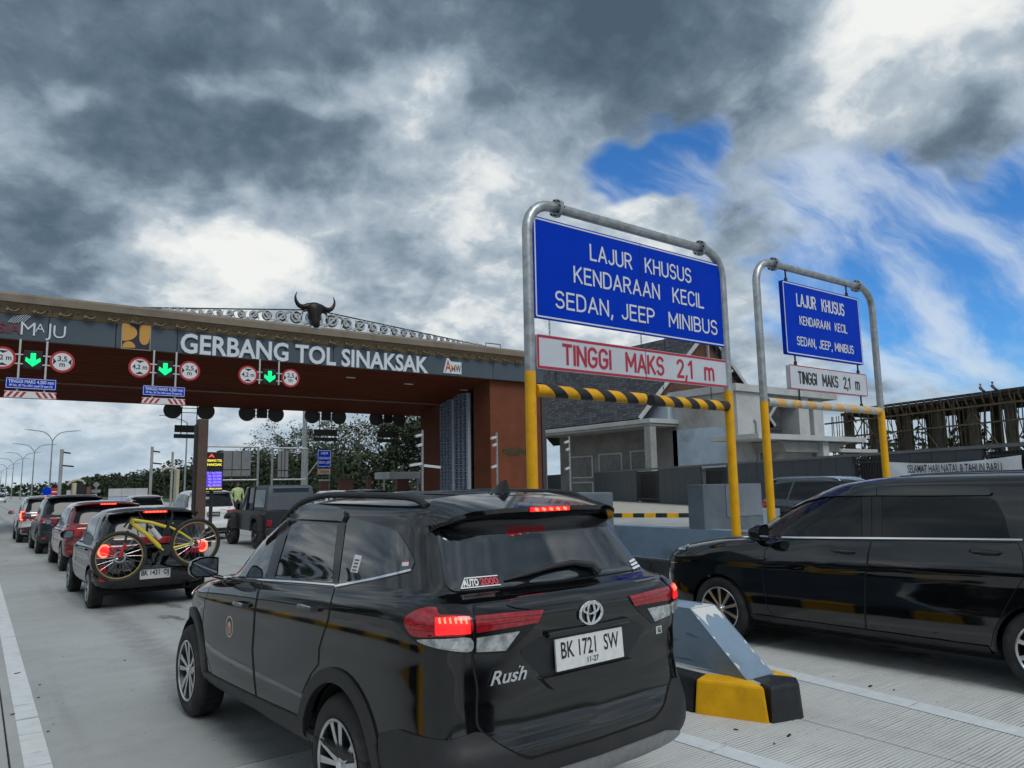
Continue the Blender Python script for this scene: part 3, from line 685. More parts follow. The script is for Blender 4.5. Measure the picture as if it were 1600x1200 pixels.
gp('back_soffit', SOFF, lambda b: b.prism([(YM, ZM - .01), (YB, ZB), (YB, ZB + 1.6), (YM, ZM + 1.4)], XL, XR - .2, lambda a, c, d: (d, a, c)))
for r_, s_ in ((.435, .158), (.53, .153), (.63, .148)):
    yy = YG + 1.7 + (.16 - s_) * 80; zz = zb + .02 + (ZM - zb) * (yy - YG - .2) / (YM - YG - .2)
    gp('recessed_light', mat('downlight_glass', (.7, .7, .66), .3), lambda b: b.box((r_ * yy, yy, zz - .02), (.5, .18, .03)))
# pier
gp('pier_front', TERRA, lambda b: b.bx(24.75, 28.6, YG + .35, YG + 2.2, -.1, zb + .3), bevel=.02)
gp('pier_trim', mat('pier_edge_dark', (.05, .045, .045), .6), lambda b: b.bx(28.606, 28.86, YG + .25, YG + 2.3, -.1, zb + .35))
gp('pier_back', TERRA, lambda b: b.bx(24.6, 26.6, 42.2, 44.7, -.1, 7.2), bevel=.02)
CONCW = mat('raw_concrete', (.30, .305, .30), .85, vary=.16, vscale=.8, bump=.3, bscale=14., dirt=(.19, .19, .18, .6), dscale=.6)
gp('pier_wall', CONCW, lambda b: (b.bx(26.9, 28.3, 38.3, 42.2, -.1, 7.0)))
SCRN = mat('screen_block', (.24, .29, .37), .7, vary=.15, vscale=3.); SCRB = mat('screen_backing', (.05, .065, .10), .8)
def screen(y0, y1, x_, z1, cell):
    def f(b):
        ny = max(2, round((y1 - y0) / cell)); nz = round(z1 / cell); cy = (y1 - y0) / ny; cz = z1 / nz
        for i in range(ny + 1): b.bx(x_ - .06, x_ + .06, y0 + i * cy - .035, y0 + i * cy + .035, 0, z1)
        for j in range(nz + 1): b.bx(x_ - .05, x_ + .05, y0, y1, j * cz - .035, j * cz + .035)
        for i in range(ny):
            for j in range(nz):
                c = Vector((x_, y0 + (i + .5) * cy, (j + .5) * cz))
                for s in (-1, 1): b.bar(c + Vector((0, -cy * .4, -s * cz * .4)), c + Vector((0, cy * .4, s * cz * .4)), .035, .05, up=(1, 0, 0))
    o = gp('pierced_screen', SCRN, f); o['kind'] = 'stuff'
    gp('screen_backing', SCRB, lambda b: b.bx(x_ + .25, x_ + .3, y0, y1, 0, z1))
screen(40.5, 42.15, 24.72, 7.3, .45); screen(38.75, 40.3, 24.66, 7.5, .45); screen(36.4 + 2.0, 36.4 + 2.0 + .02, 24.7, .5, .5)
gp('screen_post', mat('pale_post', (.36, .40, .46), .6), lambda b: (b.bx(24.55, 24.75, 38.55, 38.75, 0, 7.5)))
gp('screen_post', mat('pale_post', (.36, .40, .46), .6), lambda b: (b.bx(24.55, 24.75, 40.3, 40.5, 0, 7.3)))
gp('vegetation_stain', mat('ivy_dark', (.05, .045, .02), .9, vary=.5, vscale=9.), lambda b: [b.box((25.7 + .13 * i, YG + .34, G(.056) + random.uniform(-.08, .08)), (.12, .03, random.uniform(.2, .6))) for i in range(18)])
# filigree pediment
def pz(x_):
    pk = GX(.380)
    t = (x_ - GX(.160)) / (pk - GX(.160)) if x_ < pk else (GX(.690) - x_) / (GX(.690) - pk)
    return max(0., t)
HP = G(.254) - zr
fil = thing('filigree_crest', 'silver scrollwork crest rising to the bull head above the toll gate', 'ornament', (GX(.38), YG, zr))
fx = lambda x_: x_ - GX(.38)
def frail(p, q, r_=.035): 
    b = MB(); b.tube([p, q], r_, 6); b.build('crest_rail', SILV if r_ > .04 else STEEL, fil, smooth=True)
frail((fx(GX(.14)), 0, -.02), (0, 0, HP)); frail((0, 0, HP), (fx(GX(.70)), 0, -.02)); frail((fx(GX(.16)), 0, .04), (fx(GX(.69)), 0, .04), .05)
for side, xa, xb in ((-1, GX(.176), GX(.372)), (1, GX(.386), GX(.668))):
    x0_ = xa if side < 0 else xb; cells = []
    while (x0_ < xb - .2) if side < 0 else (x0_ > xa + .2):          # cells widen as the crest rises
        wd_ = max(.30, min(.85, .18 + .80 * pz(x0_) * HP)); cells.append((x0_, wd_)); x0_ += -side * wd_
    for k, (cx0, wd_) in enumerate(cells):
        s = 1 if k % 2 else -1; xm_ = cx0 - side * wd_ / 2; hh = pz(xm_) * HP; mid = hh * .5 + .04; rr = max(.10, min(hh * .38, wd_ * .42)); rt_ = max(.035, .095 * min(1., hh))
        b = MB(); dirx = -side
        b.tube([(fx(cx0 + dirx * wd_ * t), 0, mid - s * hh * .34 * math.cos(math.pi * t) * -1) for t in [i / 8 for i in range(9)]], rt_, 6)
        a0 = math.pi / 2 * s
        b.tube([(fx(xm_) + rr * (1 - q / 20) * math.cos(a0 + dirx * s * q * .52), -.01, mid + s * hh * .02 + rr * (1 - q / 20) * math.sin(a0 + dirx * s * q * .52)) for q in range(17)], rt_ * .85, 6)
        for q in (.2, .8): b.tube([(fx(cx0 + dirx * wd_ * q), 0, mid + s * hh * .10), (fx(cx0 + dirx * wd_ * (q + .08)), 0, mid + s * hh * .36)], rt_ * .7, 5)
        b.build('crest_scroll', SILV, fil, smooth=True)
        if hh > .2:
            b = MB(); b.lathe([(0, -.01), (rr * 1.02, -.01), (rr * 1.02, .01), (0, .01)], 14, (fx(xm_), .06, mid), 'y'); b.build('crest_disc', BAND, fil)
# bull head
bull = thing('bull_head', 'black horned bull head mounted at the centre of the silver crest', 'ornament', (GX(.377), YG - .18, zr))
def loft(b, secs, n=14):
    vs = []
    for (c, rx, ry, ax) in secs:
        for k in range(n):
            a = 2 * math.pi * k / n; vs.append((c[0] + rx * math.cos(a), c[1] + ry * math.sin(a), c[2]))
    m = len(secs); b.add(vs, [(i * n + k, i * n + (k + 1) % n, (i + 1) * n + (k + 1) % n, (i + 1) * n + k) for i in range(m - 1) for k in range(n)] + [tuple(range(n)), tuple((m - 1) * n + k for k in range(n))])
b = MB(); loft(b, [((0, -.10, -.06), .16, .14, 0), ((0, -.13, .08), .22, .20, 0), ((0, -.10, .30), .23, .22, 0), ((0, -.05, .60), .30, .26, 0), ((0, 0, .88), .44, .30, 0), ((0, .02, 1.08), .47, .30, 0), ((0, .04, 1.22), .38, .26, 0), ((0, .05, 1.28), .18, .16, 0)])
b.build('head', BRONZE, bull, smooth=True, angle=60)
for s in (-1, 1):
    b = MB(); b.tube(spl([(s * .32, .02, 1.08), (s * .58, .0, .99), (s * .84, -.02, 1.04), (s * 1.0, -.03, 1.24), (s * 1.04, -.03, 1.48), (s * .97, -.02, 1.72)], 5), [.17 - .155 * (k / 25) ** 1.1 for k in range(26)], 12); b.build('horn', BRONZE, bull, smooth=True)
    b = MB(); b.tube([(s * .38, -.02, .86), (s * .55, -.02, .80), (s * .68, -.02, .74)], [.06, .07, .01], 8); b.build('ear', BRONZE, bull, smooth=True)
b = MB(); b.box((0, 0, -.04), (.5, .4, .12)); b.tube([(.05, 0, -.3), (.05, 0, .02)], .04, 6); b.build('base_plate', SILV, bull)
# lettering and emblems on the fascia
zm = (G(.201) + G(.1752)) / 2
name_ = thing('gate_lettering', 'white raised letters naming the toll gate on the grey fascia', 'sign', (GX(.382), YG - .05, zm))
wt = GX(.563 - .2015)
me = text_mesh('GERBANG TOL SINAKSAK', 1.25, width=wt, bold=.028, depth=.05); me.transform(Matrix.Rotation(R(90), 4, 'X'))
co = np.array([v.co[:] for v in me.vertices]); hcap = co[:, 2].max() - co[:, 2].min(); sc = GX(.0262) / hcap
for v in me.vertices: v.co.z *= sc
# one object per letter
bm = bmesh.new(); bm.from_mesh(me); bmesh.ops.remove_doubles(bm, verts=bm.verts, dist=1e-4); bm.verts.ensure_lookup_table(); seen = set(); isl_ = []
for v in bm.verts:
    if v.index in seen: continue
    st_ = [v]; comp = []
    while st_:
        q = st_.pop()
        if q.index in seen: continue
        seen.add(q.index); comp.append(q.index); st_ += [e.other_vert(q) for e in q.link_edges if e.other_vert(q).index not in seen]
    isl_.append(set(comp))
V_ = [tuple(v.co) for v in bm.verts]; F_ = [tuple(v.index for v in f.verts) for f in bm.faces]; bm.free()
for comp in isl_:
    ids = sorted(comp); mp = {q: i for i, q in enumerate(ids)}; cx_ = sum(V_[q][0] for q in ids) / len(ids)
    m2 = bpy.data.meshes.new('letter'); m2.from_pydata([(V_[q][0] - cx_, V_[q][1], V_[q][2]) for q in ids], [], [tuple(mp[q] for q in f) for f in F_ if f[0] in comp]); m2.update()
    link('letter', m2, LETTER, name_, (cx_, 0, 0))
def at_fascia(px_, py_): return at(px_, py_, 'y', YG - .04)
lp = at_fascia(213, 526)
pu = thing('ministry_emblem', 'yellow square emblem with dark curved shapes on the grey fascia', 'emblem', (lp.x, YG - .03, lp.z))
EY = mat('emblem_yellow', (.52, .27, .05), .5); EN = mat('emblem_navy', (.012, .012, .035), .5)
e_ = .56; fr = lambda a, c, d: (a, d, c)
b = MB(); b.prism([(-e_, -e_), (e_, -e_), (e_, e_), (-e_, e_)], -.02, .02, fr); b.build('emblem_plate', EN, pu)
b = MB(); b.prism([(-e_ - .03, -e_ - .03), (e_ + .03, -e_ - .03), (e_ + .03, e_ + .03), (-e_ - .03, e_ + .03)], -.01, .018, fr); b.build('emblem_frame', mat('emblem_frame', (.40, .36, .28), .5), pu)
b = MB(); b.prism([(-e_, e_ - .02)] + [(-e_ + .62 * math.cos(R(a)) * .95, .16 + .40 * math.sin(R(a))) for a in range(85, -86, -17)] + [(-e_, -.22)], -.03, -.021, fr); b.build('emblem_shape', EY, pu)
b = MB(); b.prism([(.12, e_ - .01)] + [(.12, -.02)] + [(.33 - .21 * math.cos(R(a)), -.05 - .30 * math.sin(R(a))) for a in range(0, 181, 20)] + [(e_ - .01, -.02), (e_ - .01, e_ - .01)], -.03, -.021, fr); b.build('emblem_shape', EY, pu)
b = MB(); b.prism([(-e_ + .01, -e_ + .01)] + [(-.28 - .26 * math.cos(R(a)), -e_ + .05 + .27 * math.sin(R(a))) for a in range(0, 181, 20)] , -.03, -.021, fr); b.build('emblem_shape', EY, pu)
lp = at_fascia(60, 515)
mj = thing('company_sign', 'white MAJU lettering with slanted stripes on the grey fascia', 'sign', (lp.x, YG - .04, lp.z))
for ch, dx_, sz, up_ in (('M', -.36, .80, 0), ('A', .06, .52, .08), ('J', .36, .80, -.06), ('U', .76, .78, -.02)):
    text('letter', ch, LETTER, mj, frame_y(dx_, 0, up_), size=sz, bold=-.004)
for k in range(7):
    b = MB(); L0 = .30 + .12 * math.sin(k / 6 * math.pi); b.bar((-.95 + .09 * k - L0 * .35, 0, .34 - L0 * .45 + .012 * k), (-.95 + .09 * k + L0 * .35, 0, .34 + L0 * .45 + .012 * k), .02, .035, up=(0, 1, 0)); b.build('emblem_stripe', LETTER, mj)
lp = at_fascia(10, 512)
ro = thing('company_sign', 'faded red lettering cut off at the left edge of the fascia', 'sign', (lp.x, YG - .04, lp.z))
text('letter', 'INDONESIA', mat('faded_red_letter', (.16, .02, .035), .5), ro, frame_y(-.95, 0, 0), size=.55, bold=.01)
lp = at_fascia(707, 573)
am = thing('contractor_emblem', 'small white emblem with red, orange and black letters at the right of the fascia', 'emblem', (lp.x, YG - .04, lp.z))
b = MB(); b.prism([(-.62, -.40), (.60, -.40), (.60, .30), (-.10, .30), (-.26, .48), (-.38, .48)], -.01, .03, fr); b.build('emblem_plate', LETTER, am)
text('letter', 'A', mat('emblem_red', (.40, .05, .03), .5), am, frame_y(-.30, -.015, .0), size=.95, width=.42, bold=.01)
text('letter', 'M', mat('emblem_orange', (.55, .28, .05), .5), am, frame_y(.05, -.018, -.09), size=.58, width=.30, bold=.01)
text('letter', 'W', SBLK, am, frame_y(.38, -.02, -.09), size=.58, width=.36, bold=.01)
# roof hatch rail far right
gp('roof_hatch_rail', STEEL, lambda b: (b.tube([(GX(.685), YG + .6, zr), (GX(.685), YG + .6, zr + .42), (GX(.715), YG + .6, zr + .42), (GX(.715), YG + .6, zr)], .03, 6)))

# ------------------------------------------------------------------ lane signals hung from the canopy
def roundel(root, x_, z_, r_, line1, line2, horizontal, name):
    o = one(name, ROUNDR, root, lambda b: b.lathe([(0, 0), (r_, 0), (r_, .03), (0, .03)], 32, (x_, 0, z_), 'y'))
    one('roundel_field', ROUNDW, o, lambda b: b.lathe([(0, -.004), (r_ * .80, -.004)], 32, (x_, 0, z_), 'y'))
    for s in (-1, 1):
        q = r_ * .79
        if horizontal: tri = [(s * q * .93, q * .38), (s * q * .93, -q * .38), (s * q * .98, 0), (s * q * .62, 0)]; tri = [(s * q * .92, q * .40), (s * q * .58, 0), (s * q * .92, -q * .40)]
        else: tri = [(q * .52, s * q * .84), (0, s * q * .52), (-q * .52, s * q * .84)]
        one('roundel_arrow', SBLK, o, lambda b: b.add([(x_ + a, -.008, z_ + c) for a, c in tri], [(0, 1, 2)]))
    if line2:
        text('roundel_text', line1, SBLK, o, frame_y(x_, -.008, z_ + r_ * .24), size=r_ * .66, bold=.006); text('roundel_text', line2, SBLK, o, frame_y(x_, -.008, z_ - r_ * .30), size=r_ * .62, bold=.006)
    else: text('roundel_text', line1, SBLK, o, frame_y(x_, -.008, z_), size=r_ * .62, width=r_ * 1.32, bold=.006)
    return o
def lane_signal(rx, label, t1, t2, plates):
    y_ = YG - .10; xc = rx * YG; za = G(.1525); t = thing('lane_signal', label, 'lane signal', (xc, y_, za))
    zbot = (G(.112) if plates else G(.142)) - za; ztop = zb - za + .02
    for s in (-1, 1): one('hanger_pole', POLEW, t, lambda b: b.tube([(s * .47, .08, zbot), (s * .47, .08, ztop)], .04, 8), smooth=True)
    for s in (-1, 1):
        for q in (-.19, .19): one('bracket', POLEW, t, lambda b: b.bar((s * .34, .05, q), (s * .68, .05, q), .03, .05))
    bx_ = one('signal_box', LEDBOX, t, lambda b: b.box((0, .05, 0), (.66, .14, .74)), bevel=.02)
    arrow = [(-.09, .27), (.09, .27), (.09, -.02), (.25, .09), (.27, -.06), (0, -.29), (-.27, -.06), (-.25, .09), (-.09, -.02)]
    one('green_arrow', LEDG, bx_, lambda b: b.prism(arrow, -.035, -.021, lambda a, c, d: (a, d, c)))
    roundel(t, -1.04, 0., .46, t1, None, False, 'height_roundel'); roundel(t, 1.04, 0., .46, t2, 'm', True, 'width_roundel')
    if plates:
        z0_, z1_ = G(.1185) - za, G(.1305) - za
        p = one('limit_plate', BLUE, t, lambda b: b.bx(-.88, .88, -.02, .02, z0_, z1_)); one('plate_border', SREF, p, lambda b: [b.bx(-.86, .86, -.024, -.0205, z0_ + .01, z0_ + .03), b.bx(-.86, .86, -.024, -.0205, z1_ - .03, z1_ - .01), b.bx(-.86, -.84, -.024, -.0205, z0_, z1_), b.bx(.84, .86, -.024, -.0205, z0_, z1_)])
        text('plate_text', 'TINGGI MAKS 4.200 mm', SREF, p, frame_y(0, -.025, z0_ + (z1_ - z0_) * .68), size=.2, width=1.58, bold=.004); text('plate_text', 'PP No. 30 Thn 2021 pasal 54 ayat (2)', SREF, p, frame_y(0, -.025, z0_ + (z1_ - z0_) * .27), size=.12, width=1.5, bold=.003)
        z0_, z1_ = G(.108) - za, G(.1155) - za
        p = one('striped_plate', ROUNDW, t, lambda b: b.bx(-.9, .9, -.02, .02, z0_, z1_))
        for k in range(4):
            for s in (-1, 1):
                xx = .14 + .22 * k; one('plate_stripe', ROUNDR, p, lambda b: b.add([(s * xx, -.024, z1_ - .02), (s * (xx + .11), -.024, z1_ - .02), (s * (min(.88, xx + .27)), -.024, z0_ + .02), (s * (xx + .16), -.024, z0_ + .02)], [(0, 1, 2, 3)]))
    return t
lane_signal(.0445, 'leftmost green arrow lane signal, its right roundel reading 3,5 m', '4,2 m', '3,5', True)
lane_signal(.1845, 'green arrow lane signal with a blue plate, under the yellow emblem', '4,2 m', '2,5', True)
lane_signal(.3160, 'green arrow lane signal without a blue plate, under the white letters', '4,2 m', '2,5', False)
DKBACK = mat('signal_back', (.045, .040, .036), .6, vary=.1, vscale=3.)
def back_signal(r0, r1, label, plates):
    y_ = 45.9; xa, xb = r0 * y_, r1 * y_; za = 1.75 + .1015 * y_; t = thing('lane_signal', label, 'lane signal', ((xa + xb) / 2, y_, za), group=None); h = (xb - xa) / 2
    for s in (-1, 1):
        one('roundel_back', DKBACK, t, lambda b: b.lathe([(0, -.03), (.42, -.03), (.5, 0), (.5, .03), (0, .03)], 28, (s * h, 0, 0), 'y'), smooth=True)
        one('hanger_pole', STEEL, t, lambda b: b.tube([(s * .42, 0, -1.55 if plates else -.30), (s * .42, 0, ZB - za + .3)], .03, 6))
    for q in (-.12, .14): one('bracket', STEEL, t, lambda b: b.bar((-h, 0, q), (h, 0, q), .03, .04))
    if r1 > .25: one('signal_box', LEDBOX, t, lambda b: b.box((0, -.05, 0), (.62, .16, .56)), bevel=.02)
    if plates:
        p = one('limit_plate_back', DKBACK, t, lambda b: b.bx(-.78, .78, -.02, .02, -1.28, -.86)); one('striped_plate_back', DKBACK, t, lambda b: b.bx(-.80, .80, -.02, .02, -1.62, -1.38))
back_signal(.196, .236, 'back of a hanging signal above the brown post', True)
back_signal(.288, .327, 'back of a hanging signal with two discs and no plates, against open sky', False)
back_signal(.378, .418, 'back of a hanging signal with two plates beside the tall pale mast', True)
back_signal(.476, .514, 'back of the hanging signal nearest the terracotta pier', True)
# ------------------------------------------------------------------ fence, banner and pavement on the right
FENCE = mat('fence_panel_grey', (.050, .060, .074), .6, vary=.08, vscale=1.5, bump=.1, bscale=20.)
FCAP = mat('fence_cap', (.135, .142, .15), .6, vary=.1, vscale=2.)
fpos = lambda y: Vector((23.3 + .468 * y, y, 0))
FD_ = Vector((.468, 1, 0)).normalized(); FN = Vector((-FD_.y, FD_.x, 0)) * 1.0
ZF0, ZF1 = .18, 2.72
fence = thing('boundary_fence', 'long dark grey panelled fence with barred openings behind the toll lanes', 'fence', tuple(fpos(30)))
f0 = fpos(30); yk = 7.0; openings = [(9.6, 11.6), (15.5, 17.6), (28.2, 31.3), (38.2, 42.4), (54, 60)]; pm_ = {}
inn_ = lambda y: any(a <= y <= b for a, b in openings)
step = 1.08
while yk < 74:
    if not inn_(yk + step / 2):
        if 'p' not in pm_:
            b = MB(); b.box((0, 0, (ZF0 + ZF1) / 2), (.10, step * 1.104 - .02, ZF1 - ZF0)); o = b.build('fence_panel', FENCE, fence, bevel=.01); pm_['p'] = o.data
        else: o = bpy.data.objects.new('fence_panel', pm_['p']); COL.objects.link(o); o.parent = fence
    else:
        if 'b' not in pm_:
            b = MB()
            for k in range(7): b.box((0, -.55 + .17 * k, 1.45), (.04, .035, 2.3))
            b.box((0, 0, .5), (.05, 1.2, .08)); b.box((0, 0, 2.45), (.05, 1.2, .08)); b.box((.35, 0, 1.35), (.04, 1.25, 2.5)); o = b.build('fence_bars', mat('bar_black', (.014, .016, .019), .5), fence); pm_['b'] = o.data
        else: o = bpy.data.objects.new('fence_bars', pm_['b']); COL.objects.link(o); o.parent = fence
    p = fpos(yk + step / 2) - f0; o.location = p; o.rotation_euler = (0, 0, math.atan2(-FD_.x, FD_.y)); yk += step
one('fence_cap', FCAP, fence, lambda b: b.bar(fpos(7) - f0 + Vector((0, 0, ZF1 + .06)), fpos(74) - f0 + Vector((0, 0, ZF1 + .06)), .20, .12))
one('fence_plinth', FCAP, fence, lambda b: b.bar(fpos(7) - f0 + Vector((0, 0, .10)), fpos(74) - f0 + Vector((0, 0, .10)), .24, .26))
def on_fence(px_, py_, off=.12):
    d = ray(px_, py_); n = Vector((FD_.y, -FD_.x, 0)); p0 = fpos(30) - n * off; t = (p0 - CAMP).dot(n) / d.dot(n); return CAMP + d * t
bn = [on_fence(*q) for q in ((1380, 750), (1600, 750), (1596, 711), (1378, 721))]
ban = thing('banner', 'white cloth banner with dark holiday greeting tied to the fence', 'banner', tuple((bn[0] + bn[1]) / 2)); bo = Vector(ban.location)
CLOTH = mat('banner_cloth', (.80, .81, .83), .8, vary=.06, vscale=3., bump=.3, bscale=6.)
V = []; NX, NZ = 24, 6
for j in range(NZ + 1):
    for i in range(NX + 1):
        u, v = i / NX, j / NZ; p = bn[0].lerp(bn[1], u).lerp(bn[3].lerp(bn[2], u), v); sag = -.16 * math.sin(math.pi * u) * v
        V.append(p - bo + Vector((.05 * math.sin(u * 21 + v * 4), 0, sag)))
b = MB(); b.add(V, [(j * (NX + 1) + i, j * (NX + 1) + i + 1, (j + 1) * (NX + 1) + i + 1, (j + 1) * (NX + 1) + i) for j in range(NZ) for i in range(NX)]); b.build('banner_sheet', CLOTH, ban, smooth=True)
xd = (bn[0] - bn[1]).normalized(); ctr = bn[3].lerp(bn[2], .56) * .62 + bn[0].lerp(bn[1], .56) * .38 - bo + Vector((-.09, .02, -.06))
nrm = xd.cross(Vector((0, 0, 1))).normalized()
Mb = Matrix(((-xd.x, 0, -nrm.x if False else nrm.x, ctr.x), (-xd.y, 0, nrm.y, ctr.y), (-xd.z, 1, 0, ctr.z), (0, 0, 0, 1)))
text('banner_text', 'SELAMAT HARI NATAL & TAHUN BARU', mat('banner_ink', (.03, .015, .03), .7), ban, Mb, size=.42, width=(bn[0] - bn[1]).length * .66, bold=.006)
PAVE = mat('pavement_cream', (.42, .40, .35), .85, vary=.12, vscale=2., bump=.2, bscale=20.)
pv = one('far_pavement', PAVE, None, lambda b: b.prism([(22.6, 35.0), (30.6, 21.9), (36, 12), (45, 20), (56, 68), (40, 68)], -.1, .19, lambda a, c, d: (a, c, d))); tag(pv, kind='structure')
kr_ = thing('striped_kerb', 'low yellow and black kerb edging the pavement before the grey fence', 'kerb', (27, 28, 0))
A_, B_ = Vector((23.4, 33.6, 0)), Vector((31.2, 20.9, 0)); nk = 26
for k in range(nk):
    p, q = A_.lerp(B_, k / nk), A_.lerp(B_, (k + 1) / nk); one('kerb_block', (YEL, BLK)[k % 2], kr_, lambda b: b.bar(p - Vector((27, 28, 0)) + Vector((0, 0, .105)), q - Vector((27, 28, 0)) + Vector((0, 0, .105)), .2, .21))

# ------------------------------------------------------------------ unfinished buildings behind the fence
PLAS = mat('raw_plaster', (.42, .42, .41), .9, vary=.12, vscale=.5, bump=.3, bscale=8., dirt=(.20, .19, .175, .8), dscale=.22)
PLASB = mat('blue_grey_plaster', (.45, .55, .65), .9, vary=.10, vscale=.6, bump=.3, bscale=8., dirt=(.22, .24, .27, .6), dscale=.4)
WHITEC = mat('pale_render', (.44, .455, .46), .85, vary=.08, vscale=.8, dirt=(.31, .31, .30, .6), dscale=.5)
DARKIN = mat('dark_interior', (.02, .02, .022), .9)
def shingle():
    m = bpy.data.materials.new('dark_shingle'); m.use_nodes = True; t = NT(m.node_tree); b = t.n['Principled BSDF']; tcn = t.add('ShaderNodeTexCoord')
    x, y, z = t.sep(tcn.outputs['Object']); u = t.comb(y, z, 0)
    br = t.add('ShaderNodeTexBrick'); t.put(br.inputs['Vector'], u); br.inputs['Scale'].default_value = 1.0; br.inputs['Brick Width'].default_value = .55; br.inputs['Row Height'].default_value = .22; br.inputs['Mortar Size'].default_value = .03
    br.inputs['Color1'].default_value = (.022, .025, .031, 1); br.inputs['Color2'].default_value = (.085, .092, .105, 1); br.inputs['Mortar'].default_value = (.006, .006, .008, 1); br.inputs['Bias'].default_value = -.1
    t.put(b.inputs['Base Color'], br.outputs[0]); b.inputs['Roughness'].default_value = .75
    bm_ = t.add('ShaderNodeBump'); bm_.inputs['Distance'].default_value = .04; t.put(bm_.inputs['Height'], br.outputs[1]); bm_.invert = True; t.put(b.inputs['Normal'], bm_.outputs[0]); return m
SHING = shingle()
hs = thing('service_building', 'unfinished grey service building with steep dark shingle roof and porch', 'building', (48, 46, 0)); HO = Vector((48, 46, 0))
def hp(name, m, fn, root=hs, **kw):
    b = MB(); fn(b); o = b.build(name, m, root, **kw); o.location = (-root.location.x, -root.location.y, -root.location.z); return o
hp('roof', SHING, lambda b: b.prism([(44.6, 7.1), (54, 15.7), (63.4, 7.1), (63.4, 6.9), (54, 15.4), (44.9, 6.9)], 43.4, 78, lambda a, c, d: (a, d, c)))
hp('gable_wall', mat('gable_timber', (.10, .045, .03), .8, vary=.2, vscale=2.), lambda b: b.prism([(46.2, 8.2), (54, 15.2), (61.8, 8.2)], 43.9, 44.1, lambda a, c, d: (a, d, c)))
hp('bargeboard', WHITEC, lambda b: (b.bar((44.6, 43.38, 7.05), (54, 43.38, 15.65), .08, .35), b.bar((54, 43.36, 15.65), (63.4, 43.36, 7.05), .08, .35)))
hp('gable_brace', WHITEC, lambda b: (b.bar((50.5, 43.5, 12.1), (57.5, 43.5, 12.1), .1, .25), b.bar((54, 43.5, 12.1), (54, 43.5, 15.2), .1, .2)))
hp('porch_slab', WHITEC, lambda b: b.bx(44.5, 49.5, 42.1, 58, 6.62, 6.98), bevel=.03); hp('porch_slab', CONCW, lambda b: b.bx(44.62, 49.4, 42.25, 58, 6.40, 6.61))
hp('porch_column', CONCW, lambda b: b.bx(44.65, 45.35, 42.3, 43.0, 0, 6.40), bevel=.02); hp('porch_column', CONCW, lambda b: b.bx(44.75, 45.35, 56.8, 57.4, 0, 6.40), bevel=.02)
hp('porch_wall', mat('porch_plaster', (.20, .195, .185), .9, vary=.15, vscale=.6, dirt=(.13, .125, .115, .7), dscale=.4), lambda b: b.bx(48, 48.3, 42.4, 58, 0, 6.4))
for y0_, y1_, z0_, z1_ in ((45.2, 48.0, 2.8, 4.5), (49.0, 52.2, 2.6, 4.4), (53, 56.4, 2.4, 4.3), (49.0, 52.2, .8, 1.8), (53, 56.4, .8, 1.8)):
    hp('window_frame', WHITEC, lambda b: (b.bx(47.9, 48.0, y0_, y0_ + .18, z0_, z1_), b.bx(47.9, 48.0, y1_ - .18, y1_, z0_, z1_), b.bx(47.88, 47.99, y0_, y1_, z0_ - .12, z0_), b.bx(47.88, 47.99, y0_, y1_, z1_, z1_ + .12)))
    hp('window_pane', mat('dusty_pane', (.12, .12, .115), .35, vary=.2, vscale=2.), lambda b: b.bx(47.94, 47.98, y0_ + .18, y1_ - .18, z0_, z1_))
hp('doorway', DARKIN, lambda b: b.bx(47.9, 47.995, 43.4, 46.4, 0, 2.6))
hp('parapet', PLASB, lambda b: b.bx(47.4, 49, 42.75, 50.6, 7.0, 8.95), bevel=.02); hp('parapet_cap', WHITEC, lambda b: b.bx(47.2, 49.2, 42.6, 51.1, 8.96, 9.12), bevel=.02)
hp('plaster_wall', PLASB, lambda b: b.bx(48.0, 48.4, 36.2, 42.9, 0, 6.1)); hp('plaster_wall', PLAS, lambda b: b.bx(48.003, 48.4, 36.2, 42.9, 6.1, 8.75)); hp('roof_slab', WHITEC, lambda b: b.bx(47.7, 62, 35.9, 43, 8.76, 9.35), bevel=.03)
hp('corner_column', WHITEC, lambda b: b.bx(47.99, 51.0, 36.15, 36.6, 0, 8.75), bevel=.02)
hp('upper_wall', WHITEC, lambda b: (b.bx(51.01, 56.2, 36.2, 36.55, 0, 5.3)))
hp('upper_column', WHITEC, lambda b: b.bx(56.4, 57.9, 36.2, 38.0, 0, 8.75), bevel=.02); hp('upper_column', WHITEC, lambda b: b.bx(58.9, 60.4, 36.4, 37.2, 0, 8.75), bevel=.02); hp('upper_panel', CONCW, lambda b: b.bx(57.92, 58.88, 37.0, 37.2, 0, 8.75))
hp('upper_beam', CONCW, lambda b: b.bx(51, 56.4, 36.3, 36.9, 7.9, 8.75)); hp('drain_pipe', WHITEC, lambda b: b.tube([(50.2, 36.0, 0), (50.2, 36.0, 6.4), (50.0, 36.1, 6.6)], .09, 8), smooth=True)
hp('entrance_canopy', WHITEC, lambda b: b.bx(45.6, 60.2, 32.6, 37.0, 4.75, 5.15), bevel=.03); hp('canopy_soffit', CONCW, lambda b: b.prism([(49.5, 4.7), (59, 4.7), (56, 3.9), (50, 3.9)], 33.4, 36.4, lambda a, c, d: (a, d, c)))
hp('canopy_column', WHITEC, lambda b: b.bx(54.4, 55.2, 33.0, 33.6, 0, 4.75), bevel=.02); hp('entrance_wall', PLAS, lambda b: b.bx(50.5, 54.3, 34.6, 35.0, 0, 4.2)); hp('entrance_opening', DARKIN, lambda b: b.bx(51.6, 53.2, 34.55, 34.59, 0, 3.4))
hp('side_canopy', WHITEC, lambda b: b.bx(56.0, 66.5, 35.0, 36.0, 4.05, 4.35), bevel=.02)
